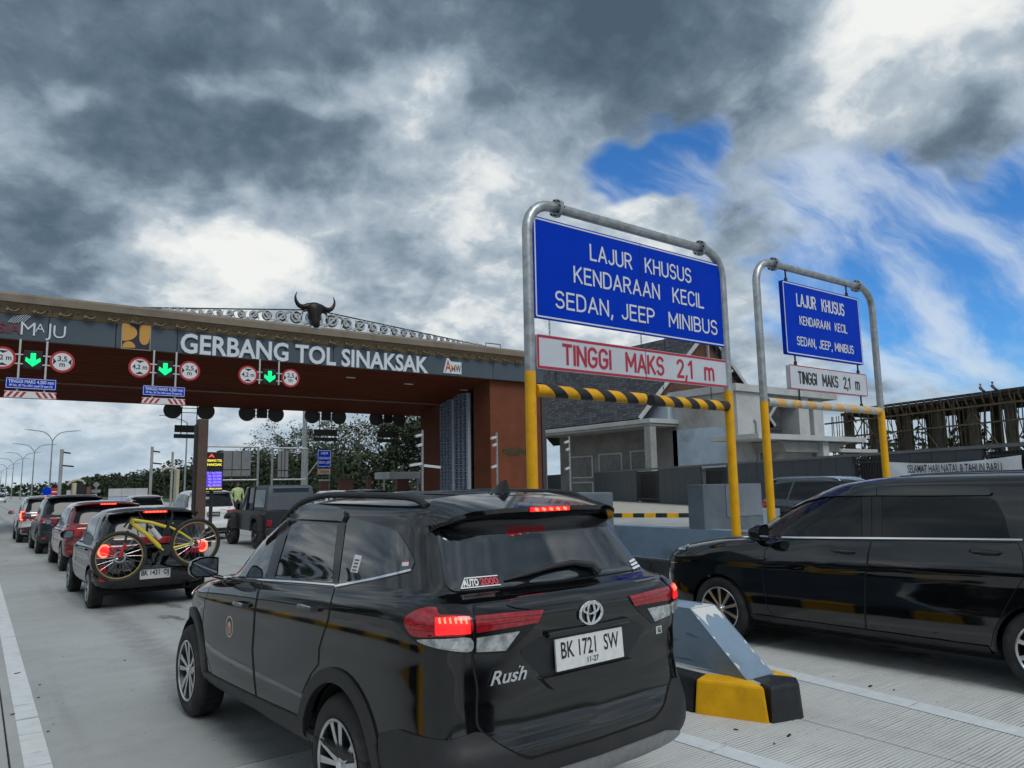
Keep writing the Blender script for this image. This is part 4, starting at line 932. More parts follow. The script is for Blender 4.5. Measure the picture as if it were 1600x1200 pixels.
# small house far behind, seen through the openings
sh = thing('small_house', 'small white house with a dark gable seen through the unfinished frame', 'building', (88, 60, 0))
hp('wall', WHITEC, lambda b: b.bx(84, 92, 60, 68, 0, 8.0), sh); hp('roof', SHING, lambda b: b.prism([(83.4, 8.0), (88, 12.4), (92.6, 8.0)], 59.5, 68.5, lambda a, c, d: (a, d, c)), sh)
hp('bargeboard', WHITEC, lambda b: (b.bar((83.4, 59.4, 8.0), (88, 59.4, 12.4), .1, .4), b.bar((88, 59.4, 12.4), (92.6, 59.4, 8.0), .1, .4)), sh)
for x_ in (85.2, 88.5): hp('window', DARKIN, lambda b: b.bx(x_, x_ + 1.6, 59.92, 59.99, 4.5, 6.5), sh)
# concrete frame under construction with props and scaffolding
DECK = mat('formwork_dark', (.055, .043, .034), .9, vary=.3, vscale=1.5, bump=.3, bscale=10.); TIMB = mat('scaffold_timber', (.12, .085, .055), .85, vary=.3, vscale=2.); COLM = mat('fresh_concrete', (.125, .115, .10), .9, vary=.25, vscale=.7, dirt=(.07, .06, .05, .6))
cf = thing('concrete_frame', 'raised concrete deck on columns crowded with timber props and scaffolding', 'construction', (75, 34, 0)); rnd = random.Random(5)
X0, YA, YZ = 75.0, 25.0, 43.2
hp('deck', DECK, lambda b: b.prism([(YA - 4, 9.55), (YZ, 8.75), (YZ, 8.45), (YA - 4, 9.2)], X0, X0 + 14, lambda a, c, d: (d, a, c)), cf)
hp('deck_edge', mat('wet_formply', (.028, .03, .034), .6), lambda b: b.bar((X0 - .05, YA - 4, 9.65), (X0 - .05, YZ - 2, 9.0), .1, .25), cf)
yy = YA - 4.
while yy < YZ + 1:
    for xx in (X0 + .9, X0 + 6): hp('column', COLM, lambda b: b.bx(xx, xx + .75, yy, yy + .75, 0, 8.6 + (YZ - yy) * .035), cf)
    yy += 3.1
def props(b):
    y = YA - 4.
    while y < YZ + 1.2:
        top = 8.5 + (YZ - y) * .035
        b.tube([(X0 + rnd.uniform(-.2, .2), y, 3.2 + rnd.uniform(-.3, .3)), (X0 + rnd.uniform(-.2, .5), y + rnd.uniform(-.3, .3), top)], .05, 4, caps=False)
        if rnd.random() < .7: b.tube([(X0 + rnd.uniform(3, 10), y, 2), (X0 + rnd.uniform(3, 10), y + rnd.uniform(-.4, .4), top)], .05, 4, caps=False)
        y += rnd.uniform(.22, .6)
hp('timber_props', TIMB, props, cf)['kind'] = 'stuff'
for k in range(30):
    y = YA - 4 + k * .74; top = 9.25 + (YZ - y) * .035 - .35
    hp('edge_bracket', TIMB, lambda b: b.tube([(X0 - .35, y, top), (X0 - .15, y + .1, top - .5), (X0 + .35, y, top - 1.3)], .09, 5), cf)
for z0_, dz in ((7.7, .035), (6.1, .035), (4.1, .03)): hp('ledger_pole', TIMB, lambda b: b.bar((X0 - .5, YA - 4, z0_ + (YZ - YA + 4) * dz), (X0 - .5, YZ + 1.6, z0_), .14, .16), cf)
for k in range(7):
    y = YA + k * 2.6; hp('brace', TIMB, lambda b: b.tube([(X0 - .4, y, 3.6), (X0 - .4, y + 2.4, 7.6)] if k % 2 else [(X0 - .4, y + 2.4, 3.6), (X0 - .4, y, 7.6)], .06, 5), cf)
def worker(name, label, x_, y_, z_, shirt, helmet, sit=True, h=1.7):
    """one continuous skinned figure with a head, arms and legs"""
    t = thing(name, label, 'person', (x_, y_, z_)); me = bpy.data.meshes.new('body')
    k = h / 1.72
    if sit: J = [((0, 0, .20), .17), ((0, 0, .45), .18), ((0, .02, .66), .16), ((0, .02, .76), .06), ((.22, .02, .62), .07), ((.30, -.12, .40), .05), ((.18, -.26, .30), .035), ((-.22, .02, .62), .07), ((-.30, -.12, .40), .05), ((-.18, -.26, .30), .035), ((.12, -.30, .30), .09), ((.14, -.30, .0), .06), ((-.12, -.30, .30), .09), ((-.14, -.30, .0), .06)]
    else: J = [((0, 0, .92), .16), ((0, 0, 1.15), .155), ((0, .0, 1.40), .16), ((0, .0, 1.50), .06), ((.21, .0, 1.38), .07), ((.27, .02, 1.10), .048), ((.24, -.10, .86), .035), ((-.21, .0, 1.38), .07), ((-.27, .02, 1.10), .048), ((-.20, -.14, .95), .035), ((.10, .0, .50), .075), ((.11, .03, .06), .055), ((-.10, .02, .50), .075), ((-.11, .05, .06), .055)]
    E_ = [(0, 1), (1, 2), (2, 3), (2, 4), (4, 5), (5, 6), (2, 7), (7, 8), (8, 9), (0, 10), (10, 11), (0, 12), (12, 13)]
    me.from_pydata([tuple(q * k for q in j[0]) for j in J], E_, []); o = link('body', me, None, t)
    sk = o.modifiers.new('skin', 'SKIN'); o.modifiers.new('sub', 'SUBSURF').levels = 1
    for i, j in enumerate(J): me.skin_vertices[0].data[i].radius = (j[1] * k, j[1] * k * .85)
    me.skin_vertices[0].data[0].use_root = True
    dg = bpy.context.evaluated_depsgraph_get(); m2 = bpy.data.meshes.new_from_object(o.evaluated_get(dg)); o.modifiers.clear(); o.data = m2; m2.materials.clear()
    PANTS = mat('dark_trousers', (.02, .022, .03), .9); SKIN = mat('skin', (.22, .12, .08), .6); m2.materials.append(shirt); m2.materials.append(PANTS); m2.materials.append(SKIN)
    hip = (.30 if sit else .90) * k
    for p in m2.polygons:
        c = p.center; p.material_index = 1 if (c.z < hip and abs(c.x) < .2 * k) else (2 if (abs(c.x) > .19 * k and c.z < (.40 if sit else .98) * k) else 0); p.use_smooth = True
    zh = (.90 if sit else 1.62) * k
    b = MB(); b.lathe([(.0, -.12), (.05, -.11), (.075, -.04), (.085, .03), (.07, .09), (.03, .115), (0, .12)], 12, (0, 0, zh), 'z'); hd = b.build('head', SKIN, t, smooth=True)
    one('face', mat('face_features', (.03, .02, .02), .6), hd, lambda b: (b.box((.03, -.08, zh + .01), (.025, .015, .012)), b.box((-.03, -.08, zh + .01), (.025, .015, .012)), b.box((0, -.085, zh - .055), (.04, .012, .01))))
    one('nose', SKIN, hd, lambda b: b.box((0, -.09, zh - .02), (.022, .03, .035)))
    b = MB(); b.lathe([(.095, .03), (.092, .08), (.06, .125), (0, .135)], 12, (0, .005, zh), 'z'); b.build('cap', helmet, hd, smooth=True)
    return t
HIVIS = mat('hi_vis_vest', (.42, .50, .22), .7, vary=.2, vscale=8.); KHAKI = mat('work_shirt', (.08, .07, .05), .9); CAPB = mat('cap_black', (.02, .02, .02), .8); CAPR = mat('cap_red', (.20, .06, .05), .8); CAPP = mat('cap_straw', (.45, .40, .26), .8)
worker('person', 'worker in a pale hat sitting on the edge of the concrete deck', X0 + .2, X0 / 2.551, 9.32, KHAKI, CAPP); worker('person', 'worker in a reddish cap sitting on the deck, nearer the right edge', X0 + .2, X0 / 2.642, 9.38, KHAKI, CAPR)
worker('person', 'toll attendant in a yellow-green vest standing between the white minivan and the off-roader', .279 * 34.5, 34.5, .38, HIVIS, CAPB, False, 1.72)

# ------------------------------------------------------------------ street furniture round the gate
BROWN = mat('brown_steel', (.085, .050, .038), .6, vary=.12, vscale=3., bump=.1, bscale=20., dirt=(.05, .032, .026, .5))
p0 = at(317, 655, 'y', 21.0)
bp_ = thing('brown_post', 'brown steel post standing behind the bicycle wheel', 'post', (p0.x, 21, .25))
one('shaft', BROWN, bp_, lambda b: b.box((0, 0, (p0.z - .25) / 2), (.26, .26, p0.z - .25)), bevel=.035); one('shaft_shade_strip', mat('post_shadow_side', (.02, .018, .018), .6), bp_, lambda b: b.box((-.16, .02, (p0.z - .4) / 2), (.055, .14, p0.z - .4)))  # thin dark strip beside the shaft stands for its shaded side
one('base_plate', BROWN, bp_, lambda b: b.box((0, 0, .02), (.45, .45, .04)))
led = thing('fare_display', 'black electronic fare display with yellow and violet rows beside the brown post', 'display', (5.24, 21.25, 1.0))
one('casing', LEDBOX, led, lambda b: b.box((0, 0, 1.26), (.54, .14, 1.06)), bevel=.015); one('stand', STEEL, led, lambda b: b.tube([(0, .03, -.75), (0, .03, .8)], .05, 8))
LY = mat('led_yellow', (.4, .35, 0), .5, emit=(1., .85, .12), estr=1.0); LV = mat('led_violet', (.1, .05, .4), .5, emit=(.32, .26, 1.), estr=1.2); LR = mat('led_red', (.4, 0, 0), .5, emit=(1., .1, .1), estr=1.0); LB = mat('led_backlight', (.02, .01, .2), .5, emit=(.10, .06, .65), estr=.9)
fb = one('violet_field', LB, led, lambda b: b.bx(-.25, .24, -.074, -.071, .84, 1.25))
text('display_text', 'GERBANG TOL', LY, led, frame_y(0, -.075, 1.56), size=.09, width=.46, bold=.002); text('display_text', 'SINAKSAK', LY, led, frame_y(0, -.075, 1.45), size=.09, width=.46, bold=.002)
for k, s_ in enumerate(('GOL I  Rp 29.000', 'II  Rp 43.500', 'III  Rp 43.500', 'IV  Rp 58.000', 'V  Rp 58.000')): text('display_text', s_, LV, led, frame_y(0, -.077, 1.22 - .085 * k), size=.075, width=.44, bold=.0015)
text('display_text', 'ASAL PERJALANAN', LY, led, frame_y(0, -.075, .79), size=.06, width=.48, bold=.0015); text('display_text', 'A', LR, led, frame_y(-.05, -.075, 1.69), size=.13, width=.16, bold=.003)
CAMW = mat('camera_white', (.50, .53, .56), .4)
def cctv(px_, top, y_, label, arms, mpole=GALV, r_=.06, dark=False, zb_=0.):
    p = at(px_, top, 'y', y_); t = thing('camera_pole', label, 'camera pole', (p.x, y_, zb_)); H = p.z - zb_
    one('pole', mpole, t, lambda b: b.tube([(0, 0, 0), (0, 0, H)], r_, 10), smooth=True)
    for (dz, sx, L_) in arms:
        m_ = LEDBOX if dark else CAMW
        one('camera', m_, t, lambda b: (b.bar((sx * .06, -.02, H - dz), (sx * (L_ + .06), -.12, H - dz - .10), .12, .13)), bevel=.015); one('bracket', mpole, t, lambda b: b.bar((0, 0, H - dz - .08), (sx * .15, -.05, H - dz - .03), .03, .04))
    return t
cctv(97, 702, 75, 'grey camera pole with dark cameras right of the tall street lamps', [(.25, 1, .6), (1.4, 1, .9)], CONCW, .14, True); cctv(238, 698, 75, 'grey camera pole with dark cameras left of the brown post', [(.4, 1, .6), (1.5, 1, .8)], CONCW, .13, True)
cctv(270, 706, 70, 'plain pale pole between the camera pole and the brown post', [], CONCW, .10)
cctv(660, 672, 34.0, 'white pole with four cameras in front of the terracotta back pier', [(.25, -1, .42), (.75, -1, .3), (1.85, 1, .95), (1.75, -1, .75)]); cctv(776, 676, 34.0, 'white pole with three cameras in front of the wide terracotta pier', [(.25, -1, .42), (.65, -1, .3), (1.85, -1, .4)]); cctv(889, 682, 34.5, 'white pole with three cameras in front of the grey porch', [(.3, -1, .42), (.75, -1, .3), (1.9, -1, .4)])
ms = at(477, 636, 'y', 62); mast = thing('lamp_mast', 'tall pale tapered mast rising behind the hanging signals', 'mast', (ms.x, 62, 0)); one('shaft', GALV, mast, lambda b: b.tube([(0, 0, 0), (0, 0, 5), (0, 0, 14)], [.26, .22, .14], 12), smooth=True)
one('stay', GALV, mast, lambda b: b.tube([(.1, 0, 2.6), (1.6, 0, 4.6)], .05, 6))
def far_portal(rl, rr, y_, z1, label, panel=None, front=False):
    t = thing('height_limit_portal', label, 'sign frame', (rl * y_, y_, 0)); W = (rr - rl) * y_
    for x_ in (0, W): one('post', GALV, t, lambda b: b.tube([(x_, 0, 0), (x_, 0, z1)], .09, 8), smooth=True)
    one('top_tube', GALV, t, lambda b: b.tube([(0, 0, z1), (W, 0, z1)], .07, 8), smooth=True); one('lower_bar', GALV, t, lambda b: b.tube([(0, 0, 1.75 + .013 * y_), (W, 0, 1.75 + .013 * y_)], .06, 8), smooth=True)
    if panel:
        a, b_, z0_, z1_ = panel; a, b_ = a * y_ - rl * y_, b_ * y_ - rl * y_
        one('sign_back', BACKM, t, lambda b: b.bx(a, b_, -.06, -.02, z0_ + (z1_ - z0_) * .27, z1_)); one('sign_back', BACKM, t, lambda b: b.bx(a, b_, -.06, -.02, z0_, z0_ + (z1_ - z0_) * .23))
        for k in (.33, .66): one('stiffener', STEEL, t, lambda b: b.bx(a + (b_ - a) * k - .02, a + (b_ - a) * k + .02, -.09, -.061, z0_, z1_))
    return t
far_portal(.235, .3045, 58, 1.75 + .0565 * 58, 'grey portal with the blank back of a sign beyond the brown post', (.259, .2945, 1.75 + .018 * 58, 1.75 + .051 * 58))
far_portal(.3235, .372, 58, 1.75 + .0555 * 58, 'grey portal with a narrow sign back between the off-roader and the mast', (.331, .345, 1.75 + .016 * 58, 1.75 + .052 * 58))
q0 = .387 * 52; fb = panel_sign('lane_sign', 'far small blue lane sign above the off-roader', 'road sign', .387 * 52, .4065 * 52, 52, 1.75 + .030 * 52, 1.75 + .0535 * 52, BLUE, SREF, .03)
for k, s_ in enumerate(('LAJUR', 'KENDARAAN', 'SEDAN, JEEP')): text('lettering', s_, SREF, fb, frame_y(.52, -.01, .98 - .34 * k), size=.24, width=(.55, .8, .85)[k], bold=.003)
f2 = panel_sign('height_sign', 'far small whitish plate under the far blue sign', 'road sign', .387 * 52, .4065 * 52, 52, 1.75 + .0195 * 52, 1.75 + .0275 * 52, mat('plate_pink', (.42, .33, .31), .6), SRED, .02)
text('lettering', 'TINGGI M', SBLK, f2, frame_y(.5, -.01, .2), size=.2, width=.7, bold=.003)
for o_ in (fb, f2):
    one('post', GALV, o_, lambda b: b.tube([(.95, .1, -o_.location.z), (.95, .1, 1.0)], .05, 8))
for px_, y_, w_, zt_, lab in ((540, 44, .9, 2.25, 'broad brown bollard behind the off-roader'), (576, 44, .22, 2.35, 'thin brown post under the far trees'), (436 + 70, 44, .5, 2.2, 'brown bollard with a white cap beside the off-roader'), (628, 46, .9, 2.2, 'broad brown bollard left of the terracotta pier')):
    p = at(px_, 756, 'y', y_); t = thing('bollard', lab, 'bollard', (p.x, y_, 0)); one('shaft', mat('bollard_brown', (.13, .055, .04), .7, vary=.15, vscale=3.), t, lambda b: b.box((0, 0, zt_ / 2), (w_, .4, zt_)), bevel=.03); one('cap', CAMW if 'white' in lab else BROWN, t, lambda b: b.box((0, 0, zt_ + .05), (w_ + .06, .46, .1)), bevel=.03)
p = at(627, 743, 'y', 50); sb = thing('shelter_roof', 'pale flat shelter roof left of the terracotta pier', 'shelter', (p.x, 50, 0))
one('roof', WHITEC, sb, lambda b: b.box((0, 0, p.z), (3.2, 2.5, .5)), bevel=.05)
for s in (-1, 1): one('post', GALV, sb, lambda b: b.tube([(s * 1.4, 0, 0), (s * 1.4, 0, p.z)], .07, 8))
# arched booth shelter, boards, signs on the far carriageway
p = at(121, 790, 'y', 66); bt = thing('booth_shelter', 'cream booth with a curved hood on the far carriageway', 'booth', (p.x, 66, 0)); CRM = mat('booth_cream', (.46, .42, .30), .6, vary=.1, vscale=3.)
one('wall', CRM, bt, lambda b: b.bx(-.42, -.18, -.5, .5, 0, 2.5), bevel=.03); one('glass', DARKIN, bt, lambda b: b.bx(-.17, .40, -.4, .4, 0, 2.4)); one('hood', CRM, bt, lambda b: b.tube([(-.75, 0, 2.35), (-.5, 0, 2.62), (-.1, 0, 2.75), (.25, 0, 2.65), (.42, 0, 2.4)], .09, 8), smooth=True); one('side_panel', mat('booth_brown', (.14, .07, .05), .7), bt, lambda b: b.bx(.5, .8, -.4, .4, 0, 2.2))
p = at(262, 745, 'y', 62); b2 = thing('booth_shelter', 'cream booth hood showing over the white minivan roof', 'booth', (p.x, 62, 0)); one('wall', CRM, b2, lambda b: b.bx(.55, .75, -.5, .5, 0, 3.4), bevel=.03); one('hood', CRM, b2, lambda b: b.tube([(-.5, 0, 3.25), (-.2, 0, 3.5), (.3, 0, 3.55), (.65, 0, 3.35)], .09, 8), smooth=True)
p = at(200, 775, 'y', 95); bd = thing('hoarding', 'white and pale blue hoarding panels left of the white car', 'hoarding', (p.x, 95, 0))
for k in range(3): one('upper_panel', WHITEC, bd, lambda b: b.bx(-2. + 1.35 * k, -.68 + 1.35 * k, -.05, .05, 1.25, 2.15)); one('lower_panel', mat('hoarding_blue', (.36, .44, .60), .6), bd, lambda b: b.bx(-2. + 1.35 * k, -.68 + 1.35 * k, -.06, .06, .1, 1.2))
for px_, lab in ((108, 'small white board left of the cream booth'), (114.5, 'small white board close beside the cream booth')):
    p = at(px_, 772, 'y', 80); t = thing('notice_board', lab, 'board', (p.x, 80, 0)); one('panel', WHITEC, t, lambda b: b.bx(-.22, .22, -.03, .03, 1.0, 2.0)); one('post', GALV, t, lambda b: b.tube([(0, .05, 0), (0, .05, 1.1)], .04, 6))
p = at(150, 770, 'y', 60); t = thing('direction_sign', 'small grey diamond sign on a post above the red car', 'sign', (p.x, 60, 0)); one('post', GALV, t, lambda b: b.tube([(0, 0, 0), (0, 0, 2.3)], .04, 6)); one('diamond', GALV, t, lambda b: b.prism([(-.22, 2.3), (0, 2.08), (.22, 2.3), (0, 2.52)], -.02, .02, lambda a, c, d: (a, d, c))); one('plate', GALV, t, lambda b: b.bx(-.28, .28, -.02, .02, 1.75, 1.95))
p = at(84, 771, 'y', 90); t = thing('no_entry_sign', 'red no-entry board above the black queueing SUV', 'sign', (p.x, 90, 0)); one('board', ROUNDR, t, lambda b: b.bx(-.35, .35, -.03, .03, 1.5, 2.3)); one('bar', ROUNDW, t, lambda b: b.bx(-.26, .26, -.04, -.031, 1.84, 1.96)); one('post', GALV, t, lambda b: b.tube([(0, .05, 0), (0, .05, 1.6)], .04, 6))
p = at(73, 771, 'y', 88); t = thing('blue_sign', 'round blue arrow sign above the black queueing SUV', 'sign', (p.x, 88, 0)); one('disc', BLUE, t, lambda b: b.lathe([(0, -.02), (.42, -.02), (.42, .02), (0, .02)], 20, (0, 0, 1.95), 'y')); one('post', GALV, t, lambda b: b.tube([(0, .05, 0), (0, .05, 1.9)], .04, 6))
# ------------------------------------------------------------------ double-arm street lamps along the median
lampm = None
for i, (x_, y_) in enumerate(((11.6, 168.), (11.3, 216), (10.9, 261), (10.2, 306), (9.9, 360), (9.6, 425))):
    nm = ('nearest and tallest double-arm street lamp on the left', 'second double-arm street lamp from the camera pole, left of the tallest', 'third double-arm street lamp along the median', 'fourth double-arm street lamp along the median', 'fifth double-arm street lamp, small against the sky', 'farthest double-arm street lamp at the left edge')[i]
    if i == 0:
        lampm = thing('street_lamp', nm, 'street lamp', (x_, y_, 0), group='double-arm street lamps along the median')
        one('pole', GALV, lampm, lambda b: b.tube([(0, 0, 0), (0, 0, 6), (0, 0, 11.8)], [.17, .14, .10], 8), smooth=True)
        for s in (-1, 1):
            one('arm', GALV, lampm, lambda b: b.tube(spl([(0, 0, 11.8), (s * .45, 0, 12.6), (s * 1.2, 0, 13.35), (s * 2.1, 0, 13.65), (s * 4.0, 0, 13.9)], 4), .085, 6), smooth=True); one('lamp_head', GALV, lampm, lambda b: b.box((s * 4.2, 0, 13.92), (.9, .25, .12)), bevel=.03)
    else:
        o = copy_tree(lampm); o.location = (x_, y_, 0); o['label'] = nm
tl = at(258, 657, 'y', 110); t = thing('street_lamp', 'single-arm street lamp behind the brown post', 'street lamp', (.214 * 110, 110, 0)); one('pole', GALV, t, lambda b: b.tube([(0, 0, 0), (0, 0, 11.2)], [.14, .09], 8), smooth=True); one('arm', GALV, t, lambda b: b.tube([(0, 0, 11.2), (-.8, 0, 11.6), (-3.0, 0, 12.1)], .07, 6), smooth=True); one('lamp_head', GALV, t, lambda b: b.box((-3.2, 0, 12.13), (.9, .22, .12)), bevel=.02)

# ------------------------------------------------------------------ trees
def leaf_mat(name, col, v=.45):
    m = bpy.data.materials.new(name); m.use_nodes = True; t = NT(m.node_tree); b = t.n['Principled BSDF']; g = t.add('ShaderNodeNewGeometry')
    n_ = t.noise(g.outputs['Position'], .55, 3, .6); r_ = t.math('FRACT', t.math('MULTIPLY', g.outputs['Random Per Island'], 7.3))
    c = t.mix(t.map(t.math('ADD', t.math('MULTIPLY', n_, .6), t.math('MULTIPLY', r_, .4)), .3, .75), tuple(q * (1 - v) for q in col) + (1,), tuple(q * (1 + v) for q in col) + (1,))
    t.put(b.inputs['Base Color'], c); b.inputs['Roughness'].default_value = .6; b.inputs['Specular IOR Level'].default_value = .3
    return m
LEAF = leaf_mat('rubber_tree_leaf', (.062, .078, .040)); LEAFD = leaf_mat('dark_forest_leaf', (.034, .050, .022), .5); BARK = mat('pale_bark', (.17, .155, .13), .9, vary=.3, vscale=4., bump=.4, bscale=12.)
def leaf_cloud(b, rnd, centres, n, size, flat=.7):
    for (c, r_) in centres:
        for k in range(n):
            while True:
                q = Vector((rnd.uniform(-1, 1), rnd.uniform(-1, 1), rnd.uniform(-1, 1)))
                if q.length < 1: break
            q = q.normalized() * (q.length ** .6); p = Vector(c) + Vector((q.x * r_, q.y * r_, q.z * r_ * flat)); s = size * rnd.uniform(.6, 1.35)
            u = Vector((rnd.gauss(0, 1), rnd.gauss(0, 1), rnd.gauss(0, .5))).normalized(); v = u.cross(Vector((rnd.gauss(0, 1), rnd.gauss(0, 1), rnd.gauss(0, 1)))).normalized()
            b.add([p - u * s * .5, p + v * s * .28, p + u * s * .5, p - v * s * .28], [(0, 1, 2, 3)])
def tree_mesh(seed, H, spread, sparse, leaf, nl, size):
    rnd = random.Random(seed); tr = MB(); cr = MB(); lean = rnd.uniform(-.04, .04) * H
    base = H * (.42 if sparse else .25); pts = [Vector((0, 0, -.3)), Vector((lean * .3, 0, base * .6)), Vector((lean * .6, 0, base)), Vector((lean, .2, H * .72))]
    tr.tube(pts, [.018 * H, .013 * H, .011 * H, .004 * H], 7); cs = []
    for k in range(9 if sparse else 8):
        a = k * 2.4 + rnd.uniform(-.4, .4); z0 = base + (H * .70 - base) * rnd.random(); L = spread * rnd.uniform(.55, 1.05)
        p0_ = Vector((lean * z0 / H, 0, z0)); e = p0_ + Vector((math.cos(a) * L, math.sin(a) * L, H * rnd.uniform(.10, .26))); m_ = p0_.lerp(e, .5) + Vector((0, 0, -.02 * H))
        tr.tube([p0_, m_, e], [.006 * H, .004 * H, .0015 * H], 5)
        for j in range(3):
            q = m_.lerp(e, rnd.uniform(.3, 1.1)) + Vector((rnd.gauss(0, .5), rnd.gauss(0, .5), rnd.gauss(.2, .4))); tr.tube([m_.lerp(e, .5), q], [.003 * H, .001 * H], 4); cs.append((q, spread * rnd.uniform(.20, .34) * (1 if sparse else 1.25)))
        cs.append((e, spread * rnd.uniform(.24, .38) * (1 if sparse else 1.3)))
    cs.append((Vector((lean, .2, H * .84)), spread * .4))
    leaf_cloud(cr, rnd, cs, nl, size); return tr, cr
KINDS = []
for i, (H, sp, sparse, lf, nl, sz) in enumerate(((15.5, 4.8, True, LEAF, 22, .44), (14.6, 4.4, True, LEAF, 20, .44), (12.5, 4.0, False, LEAFD, 85, .42), (11., 3.6, False, LEAFD, 85, .40))):
    tr, cr = tree_mesh(40 + i, H, sp, sparse, lf, nl, sz)
    t_ = bpy.data.objects; KINDS.append((tr, cr, lf, H))
_tm = {}
def put_tree(kind, x_, y_, sc, rz, label, group='rubber trees beyond the gate'):
    tr, cr, lf, H = KINDS[kind]; t = thing('rubber_tree' if kind < 2 else 'dense_tree', label, 'tree', (x_, y_, -.2), rz, group); t.scale = (sc, sc, sc)
    if kind not in _tm:
        a = tr.build('trunk', BARK, t, smooth=True); c = cr.build('crown', lf, t); _tm[kind] = (a.data, c.data)
    else:
        for n_, m_ in zip(('trunk', 'crown'), _tm[kind]):
            o = bpy.data.objects.new(n_, m_); COL.objects.link(o); o.parent = t
    return t
rnd = random.Random(11)
TR = [(.300, 150, 0, .80, 'low thin-crowned tree at the left end of the rubber trees'), (.322, 142, 1, .92, 'thin-crowned tree above the narrow sign back'), (.345, 138, 0, .95, 'thin-crowned tree just left of the pale mast'), (.372, 130, 1, 1.0, 'thin-crowned tree behind the pale mast'), (.398, 126, 0, 1.0, 'thin-crowned tree above the far blue sign'),
      (.425, 120, 1, 1.0, 'thin-crowned tree right of the far blue sign'), (.450, 118, 0, .96, 'thin-crowned tree between the two right hanging signals'), (.480, 112, 1, 1.0, 'thin-crowned tree behind the right hanging signal'), (.505, 110, 0, 1.0, 'thin-crowned tree beneath the right hanging signal plates'),
      (.535, 100, 2, 1.16, 'dense dark tree touching the canopy beside the pier'), (.562, 98, 2, 1.2, 'dense dark tree half hidden by the back pier'), (.40, 135, 2, .70, 'dense low tree under the far blue sign'), (.44, 128, 3, .78, 'dense low tree behind the brown bollard'), (.475, 122, 3, .80, 'dense low tree left of the shelter roof'), (.51, 116, 2, .80, 'dense low tree above the shelter roof'), (.36, 142, 3, .72, 'dense low tree behind the narrow sign back'), (.325, 150, 2, .62, 'dense low tree behind the grey sign back')]
for r_, y_, k_, sc, lab in TR: put_tree(k_, r_ * y_, y_, sc, rnd.uniform(0, 6), lab)
# the far-off wood along the road, and its line on the horizon
def wood(name, label, pts, n, lf, size):
    b = MB(); rr = random.Random(21)
    for (x_, y_, z_, r_) in pts:
        leaf_cloud(b, rr, [((x_, y_, z_), r_)], n, size * (1 if y_ < 400 else 1.8), .85)
    o = b.build(name, lf, None); tag(o, label, 'wood', kind='stuff'); return o
pts = []
y_ = 150.
while y_ < 640:
    for k in range(3):
        x_ = 47 + rnd.uniform(0, 14) + k * 5; hgt = 8.2 + rnd.uniform(-1, 2.2) + (1.0 if y_ < 220 else 0)
        for z_ in (1.5, 4.2, hgt - 1.8): pts.append((x_ + rnd.uniform(-2, 2), y_ + rnd.uniform(-3, 3), z_, 3.4))
    y_ += 6.0 if y_ < 330 else 12
wood('forest', 'dark wooded rise stretching left behind the queue of cars', pts, 95, LEAFD, 1.0)
one('forest_shade_sheet', mat('forest_shade', (.012, .018, .009), .95), bpy.data.objects['forest'], lambda b: b.add([(53, 150, -.3), (53, 700, -.3), (53, 700, 7.6), (53, 150, 8.2)], [(0, 1, 2, 3)]))  # upright dark sheet added among the crowns as the wood's inner shade
pts = [(rnd.uniform(-500, 90) , 900 + rnd.uniform(-60, 60), rnd.uniform(2, 7), 9.) for k in range(260)] + [(60 + k * 7, 420 + k * 3, rnd.uniform(3, 10), 10.) for k in range(0)]
wood('far_treeline', 'thin dark line of trees along the horizon at the left', pts, 26, LEAFD, 2.6)
pts = [(rnd.uniform(57, 72) + k * .2, 46 + k * 1.6, rnd.uniform(1, 4.5), 2.6) for k in range(45)]
wood('undergrowth', 'dark undergrowth below the rubber trees behind the gate', [(rnd.uniform(38, 72), rnd.uniform(96, 142), rnd.uniform(.5, 6.6), 3.2) for k in range(170)] , 90, LEAFD, .66)
wood('hedge', 'dark trees showing between the props of the concrete deck', [(rnd.uniform(96, 125), 22 + rnd.uniform(0, 40), rnd.uniform(1.5, 6.5), 3.0) for k in range(60)], 60, LEAFD, .9)
wood('roadside_trees', 'trees left of the camera, mirrored in the car windows', [(rnd.uniform(-34, -24), -30 + k * .75 + rnd.uniform(-2, 2), rnd.uniform(1., 9.5) * (1. if k % 9 else .6), 2.8) for k in range(130)], 56, LEAFD, 1.0)
# ------------------------------------------------------------------ car bodies
PAINTS = {}
def paint(name, col, metal=0., rough=.22, dust=.0):
    m = mat(name, col, .07 if metal < .1 and max(col) < .05 else rough, metal, 0. if max(col) < .05 else .9, vary=.04, vscale=3., coords='Object', rvary=.02, spec=.5)
    return m
BLACK = paint('black_paint', (.0035, .0038, .0045), rough=.25); BLACK.node_tree.nodes['Principled BSDF'].inputs['IOR'].default_value = 1.72
RED = paint('red_paint', (.16, .016, .018), .35)
WHITE = paint('white_paint', (.72, .73, .74))
SILVER = paint('grey_white_paint', (.50, .50, .49), .3)
DKGREY = paint('dark_grey_paint', (.022, .026, .032), .3)
GREYBLUE = paint('slate_paint', (.05, .06, .07), .5)
GLASS = mat('tinted_glass', (.006, .008, .010), .03, 0, 0., rvary=.012, vscale=1.5); GLASS.node_tree.nodes['Principled BSDF'].inputs['IOR'].default_value = 2.15
GLASSQ = mat('queue_car_glass', (.006, .008, .010), .06, 0, 0., rvary=.02, vscale=1.5); GLASSQ.node_tree.nodes['Principled BSDF'].inputs['IOR'].default_value = 1.42
GLASSL = mat('light_tinted_glass', (.03, .045, .05), .04, 0, 0., spec=.6)
PLAST = mat('black_plastic', (.016, .017, .019), .55, bump=.15, bscale=220., vary=.15, vscale=4., dirt=(.05, .05, .048, .5))
TRIM = mat('gloss_black_trim', (.006, .006, .007), .16)
